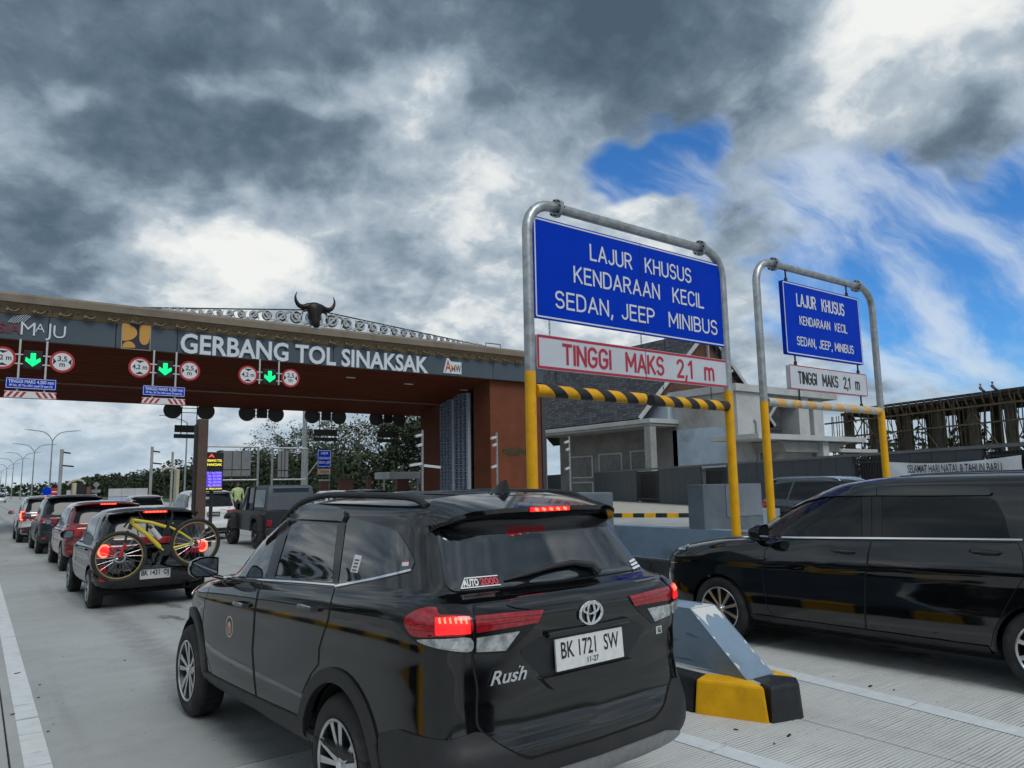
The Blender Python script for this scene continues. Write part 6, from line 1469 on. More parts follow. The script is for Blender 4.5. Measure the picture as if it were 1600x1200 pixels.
    # tail lamps
    for i in (0, 1):
        mi = i == 1
        o = c.patch('tail_lamp', TRIM, px, spl(kr((10, 562), (60, 549), (130, 539), (300, 537), (340, 555), (356, 590), (361, 655), (358, 728), (280, 725), (190, 706), (125, 680), (60, 615)), 3, True), 5, .008, None, mi)
        c.patch('red_lens', REDLENS, px, spl(kr((92, 590), (150, 556), (215, 553), (235, 580), (345, 588), (350, 652), (215, 664), (130, 662), (100, 630)), 3, True), 5, .013, o, mi)
        c.patch('brake_light', REDLIT, px, rp(kr((214, 592), (346, 588), (349, 650), (216, 658)), 2), 5, .016, o, mi)
        for k in range(6):
            x = 226 + 20 * k; c.patch('brake_light', REDHOT, px, kr((x, 598), (x + 7, 592), (x + 12, 612), (x + 5, 614)), 5, .0175, o, mi)
        for ya in (612, 634): c.patch('lens_rib', TRIM, px, ribbon(kr((112, ya), (208, ya + 8)), .5), 5, .0142, o, mi)
        c.patch('reflector_cup', CHROME, px, rp(kr((240, 682), (300, 680), (302, 712), (244, 708)), 2), 5, .0145, o, mi)
        c.patch('clear_lens', CLEARLENS, px, spl(kr((142, 676), (250, 672), (350, 668), (353, 720), (280, 719), (190, 701)), 3, True), 5, .013, o, mi)
        o = c.patch('tail_lamp', TRIM, px, rp(kr((366, 548), (480, 562), (560, 560), (652, 552), (642, 580), (585, 650), (500, 728), (368, 733)), 1.5), 5, .008, tg, mi)
        c.patch('red_lens', REDLENS, px, rp(kr((370, 585), (646, 557), (622, 605), (374, 648)), 1), 5, .013, o, mi)
        for ya, yb in ((600, 573), (623, 588)): c.patch('lens_rib', TRIM, px, ribbon(kr((376, ya), (634, yb)), .5), 5, .0142, o, mi)
        c.patch('clear_lens', CLEARLENS, px, rp(kr((374, 668), (548, 640), (490, 718), (372, 724)), 1), 5, .013, o, mi)
    # roof: spoiler, high brake light, rails, antenna
    prof = [(0, -.36, 1.706, -.725, 1.636), (.30, -.36, 1.702, -.72, 1.634), (.48, -.37, 1.688, -.70, 1.624), (.555, -.41, 1.662, -.665, 1.604), (.598, -.44, 1.636, -.618, 1.582), (.622, -.45, 1.610, -.57, 1.562)]
    V = []; rows = [(-x, *r) for x, *r in reversed(prof[1:])] + prof
    for x, y0, z0, y1, z1 in rows:
        k = abs(x) / .64; V += [(x, y0, z0), (x, (y0 + y1) / 2, (z0 + z1) / 2 + .006), (x, y1, z1), (x, y1 + .004, z1 - .022), (x, y1 + .055, z1 - .062 * (1 - .4 * k))]
    n = 5; F = [(i * n + k, i * n + k + 1, (i + 1) * n + k + 1, (i + 1) * n + k) for i in range(len(rows) - 1) for k in range(n - 1)] + [tuple(range(n)), tuple((len(rows) - 1) * n + k for k in range(n))]
    b = MB(); b.add(V, F); sp = b.build('roof_spoiler', BLACK, c.root, smooth=True, angle=40)
    b = MB(); b.box((0, -.728, 1.622), (.27, .012, .022)); hb = b.build('high_brake_light', REDLIT, sp)
    b = MB(); [b.box((-.10 + .05 * k, -.736, 1.622), (.022, .006, .013), M=Matrix.Rotation(.3, 3, 'Y')) for k in range(5)]; b.build('brake_led', REDHOT, hb)
    for sx in (-1, 1):
        ys = [1.62, 1.5, 1.2, .8, .3, -.1, -.30, -.42]; P_ = []
        for i, y in enumerate(ys):
            h, n = c.R_top(sx * (.565 + .01 * math.sin(i)*0), y); P_.append(h + Vector((0, 0, (.0, .028, .04, .042, .042, .040, .030, .0)[i])))
        b = MB(); b.tube(spl(P_, 4), .019, 10); b.build('roof_rail', PLAST, c.root, smooth=True)
    b = MB(); zt = c.R_top(0, -.28)[0].z
    vs = []; secs = [(.0, .0, .002), (-.05, .022, .02), (-.10, .03, .045), (-.15, .03, .068), (-.175, .022, .075), (-.185, .018, .0)]
    for y, w_, h_ in secs: vs += [(-w_ - .008, -.18 + y, zt - .004), (-w_ * .35, -.18 + y, zt + h_), (w_ * .35, -.18 + y, zt + h_), (w_ + .008, -.18 + y, zt - .004)]
    b.add(vs, [(i * 4 + k, i * 4 + k + 1, i * 4 + k + 5, i * 4 + k + 4) for i in range(5) for k in range(3)]); b.build('antenna_fin', TRIM, c.root, smooth=True, angle=50)
    for x in (-.36, -.12, .12, .36):
        P_ = [c.R_top(x, y) for y in np.linspace(-.38, 1.15, 12)]
        b = MB(); b.tube([h + Vector((0, 0, -.004)) for h, n in P_], .012, 8); b.build('roof_rib', BLACK, c.root, smooth=True)
    # screens, mirrors, front lamps
    c.patch('windscreen', GLASS, c.R_front, rp([(-.66, 1.17), (.66, 1.17), (.58, 1.55), (-.58, 1.55)], .05), (.06, .03), .005)
    c.pair('headlight', HEADLENS, c.R_left, rp([(2.93, .90), (3.12, .845), (3.22, .85), (3.24, .93), (3.05, .975)], .02), .04, .008)
    mirror_part(c, -.955, 2.02, 1.20, BLACK, -1, .20, .155, .13); mirror_part(c, .955, 2.02, 1.20, BLACK, 1, .20, .155, .13)
    for sx in (-1, 1):
        c.wheel(0., sx, .345, .228, .215, .838, 'twin', 5); c.wheel(2.685, sx, .345, .228, .215, .838, 'twin', 5)
build_rush()
# ------------------------------------------------------------------ the black minivan on the right
VAN_RINGS = [
    (3.80, .24, -.80, .26, .80, 7, 9), (3.98, .30, -.95, .31, .885, 8, 11), (4.10, .45, -.98, .45, .918, 9, 13), (4.12, .60, -.98, .60, .924, 9, 13), (4.11, .72, -.97, .74, .916, 9, 13),
    (4.10, .80, -.97, .86, .914, 9, 13), (4.08, .86, -.965, .95, .930, 8.5, 13), (4.02, .91, -.96, 1.02, .920, 8, 13), (3.88, .985, -.95, 1.09, .900, 7, 12), (3.45, 1.075, -.93, 1.16, .878, 6, 12),
    (3.02, 1.145, -.90, 1.22, .860, 5.5, 12), (2.54, 1.41, -.85, 1.44, .807, 5.5, 11), (2.04, 1.655, -.76, 1.655, .737, 5.5, 10), (1.80, 1.715, -.72, 1.72, .690, 5.5, 10), (1.48, 1.76, -.66, 1.765, .60, 5, 9), (1.10, 1.785, -.5, 1.785, .42, 4, 7), (.7, 1.80, -.1, 1.80, .1, 3, 4)]
van = Car('black_minivan', 'black minivan with chrome window line in the lane beyond the nose island', VAN_RINGS, (0., 3.08), (7.90, 2.49, 0), R(3.5), BLACK, N=120, sub=5, arch=.375, zw=.345)
def build_van():
    c = van; px = c.R_px
    kv = zc_(1200, 730, 8); kh = zc_(1040, 730, 8); kl = zc_(1040, 850, 8)
    fd = [(1216, 844), (1300, 844), (1361, 845), (1356, 862), (1351, 900), (1350, 950), (1353, 1000), (1300, 992), (1225, 978), (1200, 950), (1192, 900), (1196, 860)]
    rd = [(1364, 845), (1460, 846.5), (1590, 849), (1597, 865), (1600, 900), (1575, 940), (1552, 985), (1545, 1030), (1460, 1016), (1356, 1000.5), (1353, 950), (1354, 900), (1359, 862)]
    for q in (fd, rd): c.pair('door_gap', UNDER, px, grow(q, 1.5), 9, .0012)
    FD = c.pair('door', BLACK, px, fd, 9, .0035); RD = c.pair('sliding_door', BLACK, px, rd, 9, .0035)
    fg = kv((148, 650), (300, 545), (500, 452), (720, 395), (950, 375), (1168, 372), (1172, 862), (600, 866), (180, 866))
    bp1 = kv((1176, 372), (1296, 371), (1300, 864), (1178, 862)); bp2 = kv((1304, 371), (1430, 372), (1428, 866), (1306, 864))
    rg = kv((1440, 372), (2100, 372), (2770, 380), (2850, 420), (2950, 600), (3020, 880), (2200, 874), (1440, 868))
    for i in (0, 1):
        m = i == 1
        c.patch('window', GLASSQ, px, fg, 8, .005, FD[i], m); c.patch('window', GLASSQ, px, rg, 8, .005, RD[i], m)
        c.patch('pillar_trim', TRIM, px, bp1, 8, .007, FD[i], m); c.patch('pillar_trim', TRIM, px, bp2, 8, .007, RD[i], m)
        c.patch('corner_window', TRIM, px, kv((40, 680), (130, 690), (250, 720), (330, 780), (400, 860), (60, 864)), 6, .008, FD[i], m)
    c.pair('rear_quarter_window', GLASSQ, c.R_left, rp([(.10, 1.24), (-.62, 1.30), (-.60, 1.45), (-.45, 1.60), (.10, 1.62)], .05), .06, .005)
    c.pair('window_strip', CHROME, px, ribbon([(1092, 841), (1140, 840), (1186, 839.5)], 1.6), 8, .008)
    c.pair('window_strip', CHROME, px, ribbon(spl([(1222, 840), (1300, 840.6), (1400, 841.3), (1500, 842.3), (1598, 843.5)], 4), 2.6), 8, .010)
    SMOKE = MATS['smoked_visor']
    c.pair('rain_visor', SMOKE, px, kv((1376, 250), (2000, 240), (2700, 255), (2760, 275), (2810, 320), (2780, 356), (2000, 362), (1376, 360)), 8, .022)
    c.pair('rain_visor', SMOKE, px, kv((150, 630), (320, 515), (560, 400), (800, 335), (1366, 262), (1366, 360), (950, 366), (720, 385), (500, 440), (300, 530)), 8, .020)
    for (a, b_), D_ in zip(((1318, 860.5), (1540, 862)), (FD, RD)):
        h, n = px(a, b_)
        for i, sx in enumerate((-1, 1)):
            h2 = Vector((sx * abs(h.x), h.y, h.z)); b = MB()
            b.tube([h2 + Vector((0, -.12, 0)), h2 + Vector((sx * .032, -.09, .002)), h2 + Vector((sx * .036, 0, .004)), h2 + Vector((sx * .032, .09, .002)), h2 + Vector((0, .12, 0))], [.012, .015, .016, .015, .012], 8); b.build('door_handle', BLACK, D_[i], smooth=True)
            b = MB(); b.tube([h2 + Vector((sx * .044, -.09, -.014)), h2 + Vector((sx * .05, .05, -.012))], .003, 6); b.build('chrome_lip', CHROME, D_[i], smooth=True)
    H_ = c.pair('headlight', TRIM, px, rp(kh((120, 985), (150, 925), (215, 895), (420, 884), (350, 935), (265, 1005), (262, 1048), (110, 1045)), 1.5), 5, .006)
    for i in (0, 1):
        c.patch('headlight_lens', HEADLENS, px, kh((165, 1002), (210, 960), (350, 922), (262, 995), (180, 1008)), 4, .011, H_[i], i == 1)
        c.patch('headlight_lens', HEADLENS, px, kh((150, 930), (215, 900), (380, 888), (300, 905), (200, 920), (150, 970)), 4, .011, H_[i], i == 1)
        c.patch('headlight_chrome', CHROME, px, kh((130, 1015), (255, 1018), (262, 1045), (230, 1040), (120, 1030)), 4, .012, H_[i], i == 1)
    c.pair('bumper_strip', CHROME, px, ribbon(kl((48, 240), (62, 380), (85, 520), (120, 680)), 1.8), 5, .010); c.pair('bumper_strip', CHROME, px, ribbon(kl((48, 228), (155, 232)), 1.5), 5, .010)
    c.pair('sill_cladding', TRIM, c.R_left, [(.42, .27), (2.68, .27), (2.66, .34), (.44, .34)], (.15, .04), .014, base=-.04)
    c.pair('arch_trim', TRIM, c.R_left, circ(3.08, .345, .378, n=24, a0=-8, a1=188) + circ(3.08, .345, .395, n=24, a0=188, a1=-8), .06, .006); c.pair('arch_trim', TRIM, c.R_left, circ(0, .345, .378, n=24, a0=-8, a1=188) + circ(0, .345, .395, n=24, a0=188, a1=-8), .06, .006)
    c.patch('windscreen', GLASSQ, c.R_front, rp([(-.74, 1.22), (.74, 1.22), (.64, 1.62), (-.64, 1.62)], .05), (.06, .03), .005)
    c.patch('rear_window', GLASSQ, c.R_rear, rp([(-.68, 1.28), (.68, 1.28), (.62, 1.62), (-.62, 1.62)], .05), (.06, .03), .005)
    c.pair('tail_lamp', REDLENS, c.R_left, rp([(-.6, 1.0), (-.93, .98), (-.93, 1.2), (-.72, 1.18)], .03), .05, .008)
    for sx in (-1, 1):
        mirror_part(c, sx * 1.045, 2.47, 1.20, TRIM, sx, .19, .19, .16); c.wheel(0., sx, .345, .238, .225, .912, 'multi', 10); c.wheel(3.08, sx, .345, .238, .225, .912, 'multi', 10)
    for x in (-.5, -.25, 0, .25, .5):
        b = MB(); b.tube([c.R_top(x, y)[0] + Vector((0, 0, -.006)) for y in np.linspace(-.3, 1.2, 10)], .014, 8); b.build('roof_rib', BLACK, c.root, smooth=True)
build_van()

# ------------------------------------------------------------------ queueing cars
def gen_rings(L, W, H, ro, belt, slant, hood=1.0, cowl=.98, nr=11):
    yf = L - ro; h = W / 2; b1 = belt; zr = H
    return [(yf - .22, .24, -ro + .2, .27, h * .86, 3.6, 8), (yf - .06, .32, -ro + .04, .34, h * .96, 4, 10), (yf, .46, -ro, .46, h * .992, 4.4, nr), (yf, .58, -ro, .58, h, 4.4, nr), (yf - .02, .68, -ro + .03, .70, h * .988, 4.4, nr),
            (yf - .05, .76, -ro + .03, b1 - .16, h * 1.0, 4.2, nr), (yf - .14, .84, -ro + .03, b1 - .06, h * .985, 4.0, nr), (yf - .45, .91, -ro + .07, b1, h * .955, 3.8, nr), (yf - hood, cowl, -ro + .12, b1 + .05, h * .925, 4.4, nr - 1),
            (yf - hood - .5, (cowl + H) / 2 + .06, -ro + .12 + slant * .5, (b1 + H) / 2 + .02, h * .845, 5, 9), (yf - hood - .92, H - .11, -ro + .14 + slant, H - .12, h * .755, 5, 8), (yf - hood - 1.12, H - .055, -ro + .17 + slant, H - .06, h * .69, 4.8, 8),
            (yf - hood - 1.45, H - .02, -ro + .26 + slant, H - .025, h * .52, 4, 7), (yf - hood - 1.9, H, -ro + .7 + slant, H, h * .10, 3, 4)]
def gen_car(name, label, x, y, rz, L, W, H, ro, wb, belt, slant, pm, r=.33, lit=False, rails=False, spoiler=True, cladding=False, plate_s=None, lamp='block', hood=1.0, cowl=.98, N=64, plate_z=None, group=None, darkplate=False, face=None):
    """x: left flank of the car, y: rear axle"""
    c = Car(name, label, gen_rings(L, W, H, ro, belt, slant, hood, cowl), (0., wb), (x + W / 2 * math.cos(rz), y + W / 2 * math.sin(rz), 0), rz, pm, N=N, sub=3, arch=r + .05, zw=r, group=group)
    h = W / 2; yf = L - ro; b1 = belt; px = None
    ysf = yf - hood - .30; zt_ = H - .15
    yr_ = -ro + .12 + slant * .5
    front = rp([(wb - .85 + .0, b1 - .015), (wb - .85, zt_), (ysf - .55, zt_ - .01), (ysf - .25, zt_ - .12), (min(ysf + .12, wb - .02), b1 - .055)], .04)
    rear = rp([(wb - .92, b1 - .01), (wb - .92, zt_), (.30, zt_ - .005), (.12, b1 + .01)], .04)
    qtr = rp([(.06, b1 + .015), (.22, zt_ - .01), (yr_ + .32, zt_ - .06), (yr_ + .14, b1 + .07)], .05)
    c.pair('window', GLASSQ, c.R_left, front, .09, .005); c.pair('window', GLASSQ, c.R_left, rear, .09, .005); c.pair('quarter_window', GLASSQ, c.R_left, qtr, .09, .005)
    tg = c.patch('tailgate', pm, c.R_rear, rp([(-h * .74, b1 + .05), (h * .74, b1 + .05), (h * .80, .80), (h * .66, .60), (-h * .66, .60), (-h * .80, .80)], .05), .08, .004)
    c.patch('rear_window', GLASSQ, c.R_rear, rp([(-h * .80, b1 + .07), (h * .80, b1 + .07), (h * .68, H - .15), (-h * .68, H - .15)], .06), .08, .006)
    c.patch('windscreen', GLASSQ, c.R_front, rp([(-h * .82, cowl + .06), (h * .82, cowl + .06), (h * .68, H - .13), (-h * .68, H - .13)], .06), .09, .005)
    for s in (0, 1):
        m = s == 1
        if lamp == 'block': pl_r = rp([(-h * .99, b1 - .22), (-h * .99, b1 - .01), (-h * .66, b1 - .03), (-h * .62, b1 - .20)], .03); pl_l = rp([(-ro + .02, b1 - .22), (-ro + .02, b1 - .0), (-ro + .38, b1 - .03), (-ro + .30, b1 - .18)], .03)
        elif lamp == 'tall': pl_r = rp([(-h * .99, b1 - .24), (-h * .97, b1 + .16), (-h * .84, b1 + .16), (-h * .74, b1 - .02), (-h * .74, b1 - .24)], .03); pl_l = rp([(-ro + .02, b1 - .24), (-ro + .08, b1 + .14), (-ro + .22, b1 - .0), (-ro + .26, b1 - .22)], .03)
        else: pl_r = rp([(-h * .99, b1 - .20), (-h * .98, b1 - .02), (-h * .50, b1 - .06), (-h * .52, b1 - .17)], .03); pl_l = rp([(-ro + .02, b1 - .2), (-ro + .02, b1 - .03), (-ro + .32, b1 - .06), (-ro + .28, b1 - .15)], .03)
        o = c.patch('tail_lamp', REDLENS, c.R_rear, pl_r, .06, .010, None, m); o2 = c.patch('tail_lamp', REDLENS, c.R_left, pl_l, .06, .010, None, m)
        if lit == 'ring':
            cx_, cz_ = -h * .84, b1 - .105; q = c.R_rear(cx_, cz_)
            b = MB(); b.tube([(q[0].x * (-1 if m else 1) + .075 * math.cos(a), q[0].y - .02, cz_ + .085 * math.sin(a)) for a in [2 * math.pi * k / 20 for k in range(20)]], .014, 6, closed=True); b.build('lit_ring', REDHOT, o or c.root)
            c.patch('lit_lens', REDLIT, c.R_rear, circ(cx_, cz_, .07, n=16), .05, .014, o, m)
        elif lit == 'frame':
            b = MB(); zs = ((-.20, -.16), (-.02, .12)); q = c.R_rear(-h * .88, b1 - .05)
            sx = -1 if m else 1; xa, xb_ = q[0].x * sx - .05, q[0].x * sx + .05
            b.tube([(xa, q[0].y - .03, b1 - .19), (xb_, q[0].y - .03, b1 - .19), (xb_, q[0].y - .03, b1 - .16)], .02, 6); b.tube([(xa, q[0].y - .03, b1 - .19), (xa, q[0].y - .02, b1 + .10), (xb_, q[0].y - .02, b1 + .10)], .02, 6); b.build('lit_frame', REDHOT, o or c.root)
    if lit:
        sp_y = c.R_rear(0, H - .10)
        b = MB(); b.box((0, -ro + .14 + slant - (.18 if spoiler else .02), H - .075), (.34, .02, .03)); hb = b.build('high_brake_light', REDLIT, c.root)
        for k in range(6): one('brake_led', REDHOT, hb, lambda b: b.box((-.13 + .052 * k, -ro + .128 + slant - (.18 if spoiler else .02), H - .075), (.034, .008, .016)))
    if spoiler:
        b = MB(); V = []; rows = []
        for x_ in (-.78, -.6, -.3, 0, .3, .6, .78):
            xx = x_ * h; dz = -.05 * (abs(x_) / .78) ** 3; y0 = -ro + .17 + slant
            V += [(xx, y0 + .22, H - .035 + dz), (xx, y0 - .16, H - .05 + dz), (xx, y0 - .155, H - .075 + dz), (xx, y0 + .0, H - .12 + dz)]
        b.add(V, [(i * 4 + k, i * 4 + (k + 1) % 4, (i + 1) * 4 + (k + 1) % 4, (i + 1) * 4 + k) for i in range(6) for k in range(4)] + [(0, 1, 2, 3), (24, 25, 26, 27)]); b.build('roof_spoiler', pm, c.root, smooth=True, angle=40)
    if cladding: c.arch_trim(PLAST, .06, .014)
    c.patch('rear_bumper', PLAST if cladding else pm, c.R_rear, rp([(-h * .96, .36), (h * .96, .36), (h * .97, .54), (h * .6, .585), (-h * .6, .585), (-h * .97, .54)], .04), .08, .010)
    c.patch('bumper_valance', PLAST, c.R_rear, rp([(-h * .7, .32), (h * .7, .32), (h * .62, .43), (-h * .62, .43)], .03), .08, .016)
    c.pair('reflector', REDLENS, c.R_rear, rp([(-h * .88, .44), (-h * .78, .44), (-h * .78, .50), (-h * .88, .50)], .01), .05, .016)
    pz_ = plate_z or (b1 - .18 if not cladding else b1 - .2)
    q = c.R_rear(0, pz_)
    if darkplate: o = c.plate(0, q[0].y - .025, pz_, plate_s, None, .43, .14, 0, face=INK, ink=PLATEW)
    else: o = c.plate(0, q[0].y - .025, pz_, plate_s, None, .43, .14, 0)
    if rails:
        for sx in (-1, 1):
            P_ = [c.R_top(sx * h * .66, y_)[0] + Vector((0, 0, dz)) for y_, dz in ((yf - hood - 1.15, .0), (yf - hood - 1.3, .03), (wb * .3, .035), (-ro + .5 + slant, .03), (-ro + .38 + slant, .0))]
            b = MB(); b.tube(spl(P_, 3), .017, 6); b.build('roof_rail', ALLOY, c.root, smooth=True)
    for sx in (-1, 1):
        mirror_part(c, sx * (h + .12), ysf - .0, cowl + .06, pm, sx, .2, .15, .12)
        q = c.R_left(wb - .75, b1 - .13)
        for y_ in (wb - .80, .42):
            q = c.R_left(y_, b1 - .12)
            if q: one('door_handle', pm, c.root, lambda b: b.box((sx * (abs(q[0].x) + .012), y_, b1 - .12), (.03, .18, .03)), bevel=.008)
        c.wheel(0., sx, r, r * .66, .2, h - .012, 'five', 7, face=face or RIMGREY); c.wheel(wb, sx, r, r * .66, .2, h - .012, 'five', 7, face=face or RIMGREY)
    # door seams
    for yy in (wb - .885, .02):
        pts = [(yy, b1 - .03), (yy + .01, .75), (yy - (.0 if yy > .5 else -.3), .42)]
        c.pair('door_seam', UNDER, c.R_left, ribbon(pts if yy > .5 else [(yy + .06, b1 - .02), (yy + .08, .80), (yy + .1, .74)], .008), .08, .0015)
    return c
hatch = gen_car('black_hatchback', 'black hatchback with round lit tail lamps and a yellow bicycle on its tailgate', 1.49, 13.25, R(.8), 3.66, 1.66, 1.51, .62, 2.45, .98, .20, BLACK, .30, 'ring', plate_s=None, hood=.85, N=90, plate_z=.50)
hatch_plate = [o for o in hatch.root.children if o.name.startswith('number_plate')][0]
text('plate_number', 'BK 1431  OJ', INK, hatch_plate, frame_y(0, -.0075, .012), size=.11, width=.39, bold=.003)
for sx in (-1, 1):
    q = hatch.R_rear(sx * .70, .55); one('reflector', REDLENS, hatch.root, lambda b: b.box((sx * .70, q[0].y - .012, .55), (.085, .02, .24)), bevel=.008)
one('exhaust', STEEL, hatch.root, lambda b: b.lathe([(.045, 0), (.05, 0), (.05, .2), (.045, .2)], 14, (.48, -.60, .30), 'y'))
red = gen_car('red_hatchback', 'dark red car with a lit high brake light, directly ahead of the bicycle carrier', 1.66, 19.95, R(.5), 4.15, 1.72, 1.56, .72, 2.58, 1.0, .22, RED, .32, 'bar', plate_s='BK 1842 VL', hood=.95, N=70)
blk = gen_car('black_suv', 'black SUV with silver roof rails between the red car and the silver one', 1.55, 26.2, R(.3), 4.5, 1.80, 1.70, .85, 2.68, 1.08, .20, DKGREY, .345, None, rails=True, cladding=True, plate_s='BK 1108 AB', lamp='wide', N=60)
crv = gen_car('silver_suv', 'silver SUV with tall lit red lamps at the head of the left queue', 1.33, 32.7, R(.2), 4.55, 1.83, 1.68, .88, 2.66, 1.02, .22, SILVER, .345, 'frame', rails=True, cladding=True, plate_s='BK 1560 ZK', lamp='tall', N=60)
inn = gen_car('white_minivan', 'white minivan with a black number plate behind the brown post', 6.02, 28.6, R(.0), 4.70, 1.82, 1.78, .90, 2.75, 1.10, .20, WHITE, .335, None, plate_s='B 2214 KZA', lamp='wide', plate_z=.92, darkplate=True, N=70)
wht = gen_car('white_hatchback', 'white car with a dark rear window, ahead of the white minivan', 5.85, 39.5, R(.0), 4.1, 1.74, 1.60, .75, 2.56, 1.03, .36, WHITE, .32, None, plate_s=None, lamp='wide', N=50)
gry = gen_car('grey_suv', 'slate grey SUV seen over the bonnet of the black minivan', 21.3, 13.2, R(180), 4.75, 1.85, 1.84, .95, 2.75, 1.16, .16, GREYBLUE, .38, None, rails=True, cladding=True, plate_s=None, N=60)
drk = gen_car('dark_car', 'dark car whose roof alone shows above the black SUV roof', 12.35, 28.4, R(0), 4.4, 1.78, 1.68, .8, 2.6, 1.05, .22, DKGREY, .33, None, plate_s=None, N=44)
w3 = gen_car('white_car', 'white car half hidden behind the brown bollards under the gate', 15.1, 38.5, R(0), 4.3, 1.74, 1.64, .8, 2.6, 1.04, .22, WHITE, .33, None, plate_s=None, N=44)
onc = gen_car('white_car', 'distant white car at the left edge on the far carriageway', .2, 104, R(180), 4.4, 1.8, 1.65, .8, 2.6, 1.04, .24, WHITE, .33, None, plate_s=None, N=36)
fc = gen_car('white_van', 'tiny white van below the row of street lamps', 5.4, 190, R(180), 4.6, 1.8, 1.9, .8, 2.7, 1.2, .1, WHITE, .34, None, plate_s=None, N=36)

# ------------------------------------------------------------------ boxy off-roader
def build_jeep():
    t = thing('boxy_off_roader', 'dark boxy off-roader with a grey hard top beside the black SUV windscreen', 'car', (7.72, 22.6, 0), R(0))
    JG = paint('charcoal_paint', (.030, .034, .040), .2); TOP = mat('hard_top', (.062, .074, .088), .5, vary=.06, vscale=3., bump=.2, bscale=120.)
    b = MB(); b.prism(rp([(-.62, .50), (3.35, .50), (3.42, .70), (3.40, 1.04), (2.15, 1.12), (-.62, 1.12)], .04), -.76, .76, lambda a, c, d: (d, a, c)); b.build('body_tub', JG, t, bevel=.03)
    # hard top with recessed panes, tapering upwards
    def rowp(z, w_, y0, y1): return [(-w_, y0, z), (w_, y0, z), (w_, y1, z), (-w_, y1, z)]
    b = MB(); A = rowp(1.13, .73, -.62, .70); B = rowp(1.55, .70, -.585, .70); C = rowp(1.82, .665, -.545, .70); D2 = rowp(1.868, .60, -.46, .70)
    b.add(A + B + C + D2, [(i * 4 + k, i * 4 + (k + 1) % 4, (i + 1) * 4 + (k + 1) % 4, (i + 1) * 4 + k) for i in range(3) for k in range(4)] + [(12, 13, 14, 15)]); b.build('hard_top', TOP, t, smooth=True, angle=25, bevel=.03)
    b = MB(); b.add(rowp(1.81, .66, .705, 1.55) + rowp(1.86, .60, .705, 1.50), [(0, 1, 5, 4), (1, 2, 6, 5), (2, 3, 7, 6), (3, 0, 4, 7), (4, 5, 6, 7), (0, 3, 2, 1)]); b.build('roof_panel', JG, t, bevel=.01)
    PB = mat('pillar_black', (.01, .011, .012), .4)
    for s in (-1, 1):
        for (y0, y1) in ((.74, .80), (1.42, 1.50)): b = MB(); b.bar((s * .73, y0, 1.12), (s * .665, y0, 1.82), .05, .06); b.build('pillar', PB, t)
        b = MB(); b.bar((s * .74, 1.95, 1.12), (s * .66, 1.52, 1.82), .05, .06); b.build('windscreen_pillar', mat('pillar_pale', (.35, .36, .37), .4), t)
        b = MB(); b.add([(s * .715, .82, 1.14), (s * .715, 1.86, 1.14), (s * .655, 1.50, 1.80), (s * .655, .82, 1.80)], [(0, 1, 2, 3)]); b.build('window', GLASSQ, t)
        b = MB(); b.add([(s * .742, -.40, 1.22), (s * .742, .55, 1.22), (s * .703, .55, 1.74), (s * .690, -.36, 1.74)], [(0, 1, 2, 3)]); b.build('window', GLASSL, t)
        b = MB(); b.prism([(-.34, .52), (-.30, .86), (-.1, .98), (.32, .98), (.46, .90), (.52, .52), (.42, .52), (.36, .80), (.2, .90), (-.05, .90), (-.20, .80), (-.26, .52)], s * .70, s * .90, lambda a, c, d: (d, a - .05, c)); b.build('fender', PLAST, t, bevel=.01)
        b = MB(); b.prism([(2.32, .52), (2.38, .90), (2.55, 1.0), (3.0, 1.0), (3.3, .90), (3.36, .86), (3.3, .80), (3.0, .92), (2.58, .92), (2.48, .82), (2.44, .52)], s * .66, s * .90, lambda a, c, d: (d, a, c)); b.build('fender', PLAST, t, bevel=.01)
        b = MB(); b.box((s * .90, 1.62, 1.24), (.20, .10, .22)); mm = b.build('door_mirror', PB, t, bevel=.03)
        b = MB(); b.box((s * .90, 1.564, 1.24), (.17, .008, .18)); b.build('mirror_glass', MIRROR, mm)
        b = MB(); b.box((s * .66, -.63, .76), (.14, .05, .18)); b.build('tail_lamp', REDLENS, t, bevel=.01)
    b = MB(); b.add([(-.56, -.612, 1.20), (.56, -.612, 1.20), (.53, -.560, 1.76), (-.53, -.560, 1.76)], [(0, 1, 2, 3)]); b.build('rear_window', GLASSL, t)
    fr_ = mat('seal_grey', (.10, .12, .14), .5)
    b = MB(); b.tube([(-.58, -.617, 1.18), (.58, -.617, 1.18), (.545, -.562, 1.78), (-.545, -.562, 1.78)], .016, 6, closed=True); b.build('window_seal', fr_, t)
    b = MB(); b.add([(-.66, 1.97, 1.13), (.66, 1.97, 1.13), (.62, 1.54, 1.80), (-.62, 1.54, 1.80)], [(0, 1, 2, 3)]); b.build('windscreen', GLASSQ, t)
    b = MB(); b.box((0, -.70, .52), (1.56, .16, .20)); b.build('rear_bumper', PLAST, t, bevel=.02)
    class J(Car):
        def __init__(s): s.root = t
    j = J()
    for s in (-1, 1):
        j.wheel(0., s, .40, .22, .25, .87, 'five', 5, face=RIMDARK); j.wheel(2.75, s, .40, .22, .25, .87, 'five', 5, face=RIMDARK)
build_jeep()

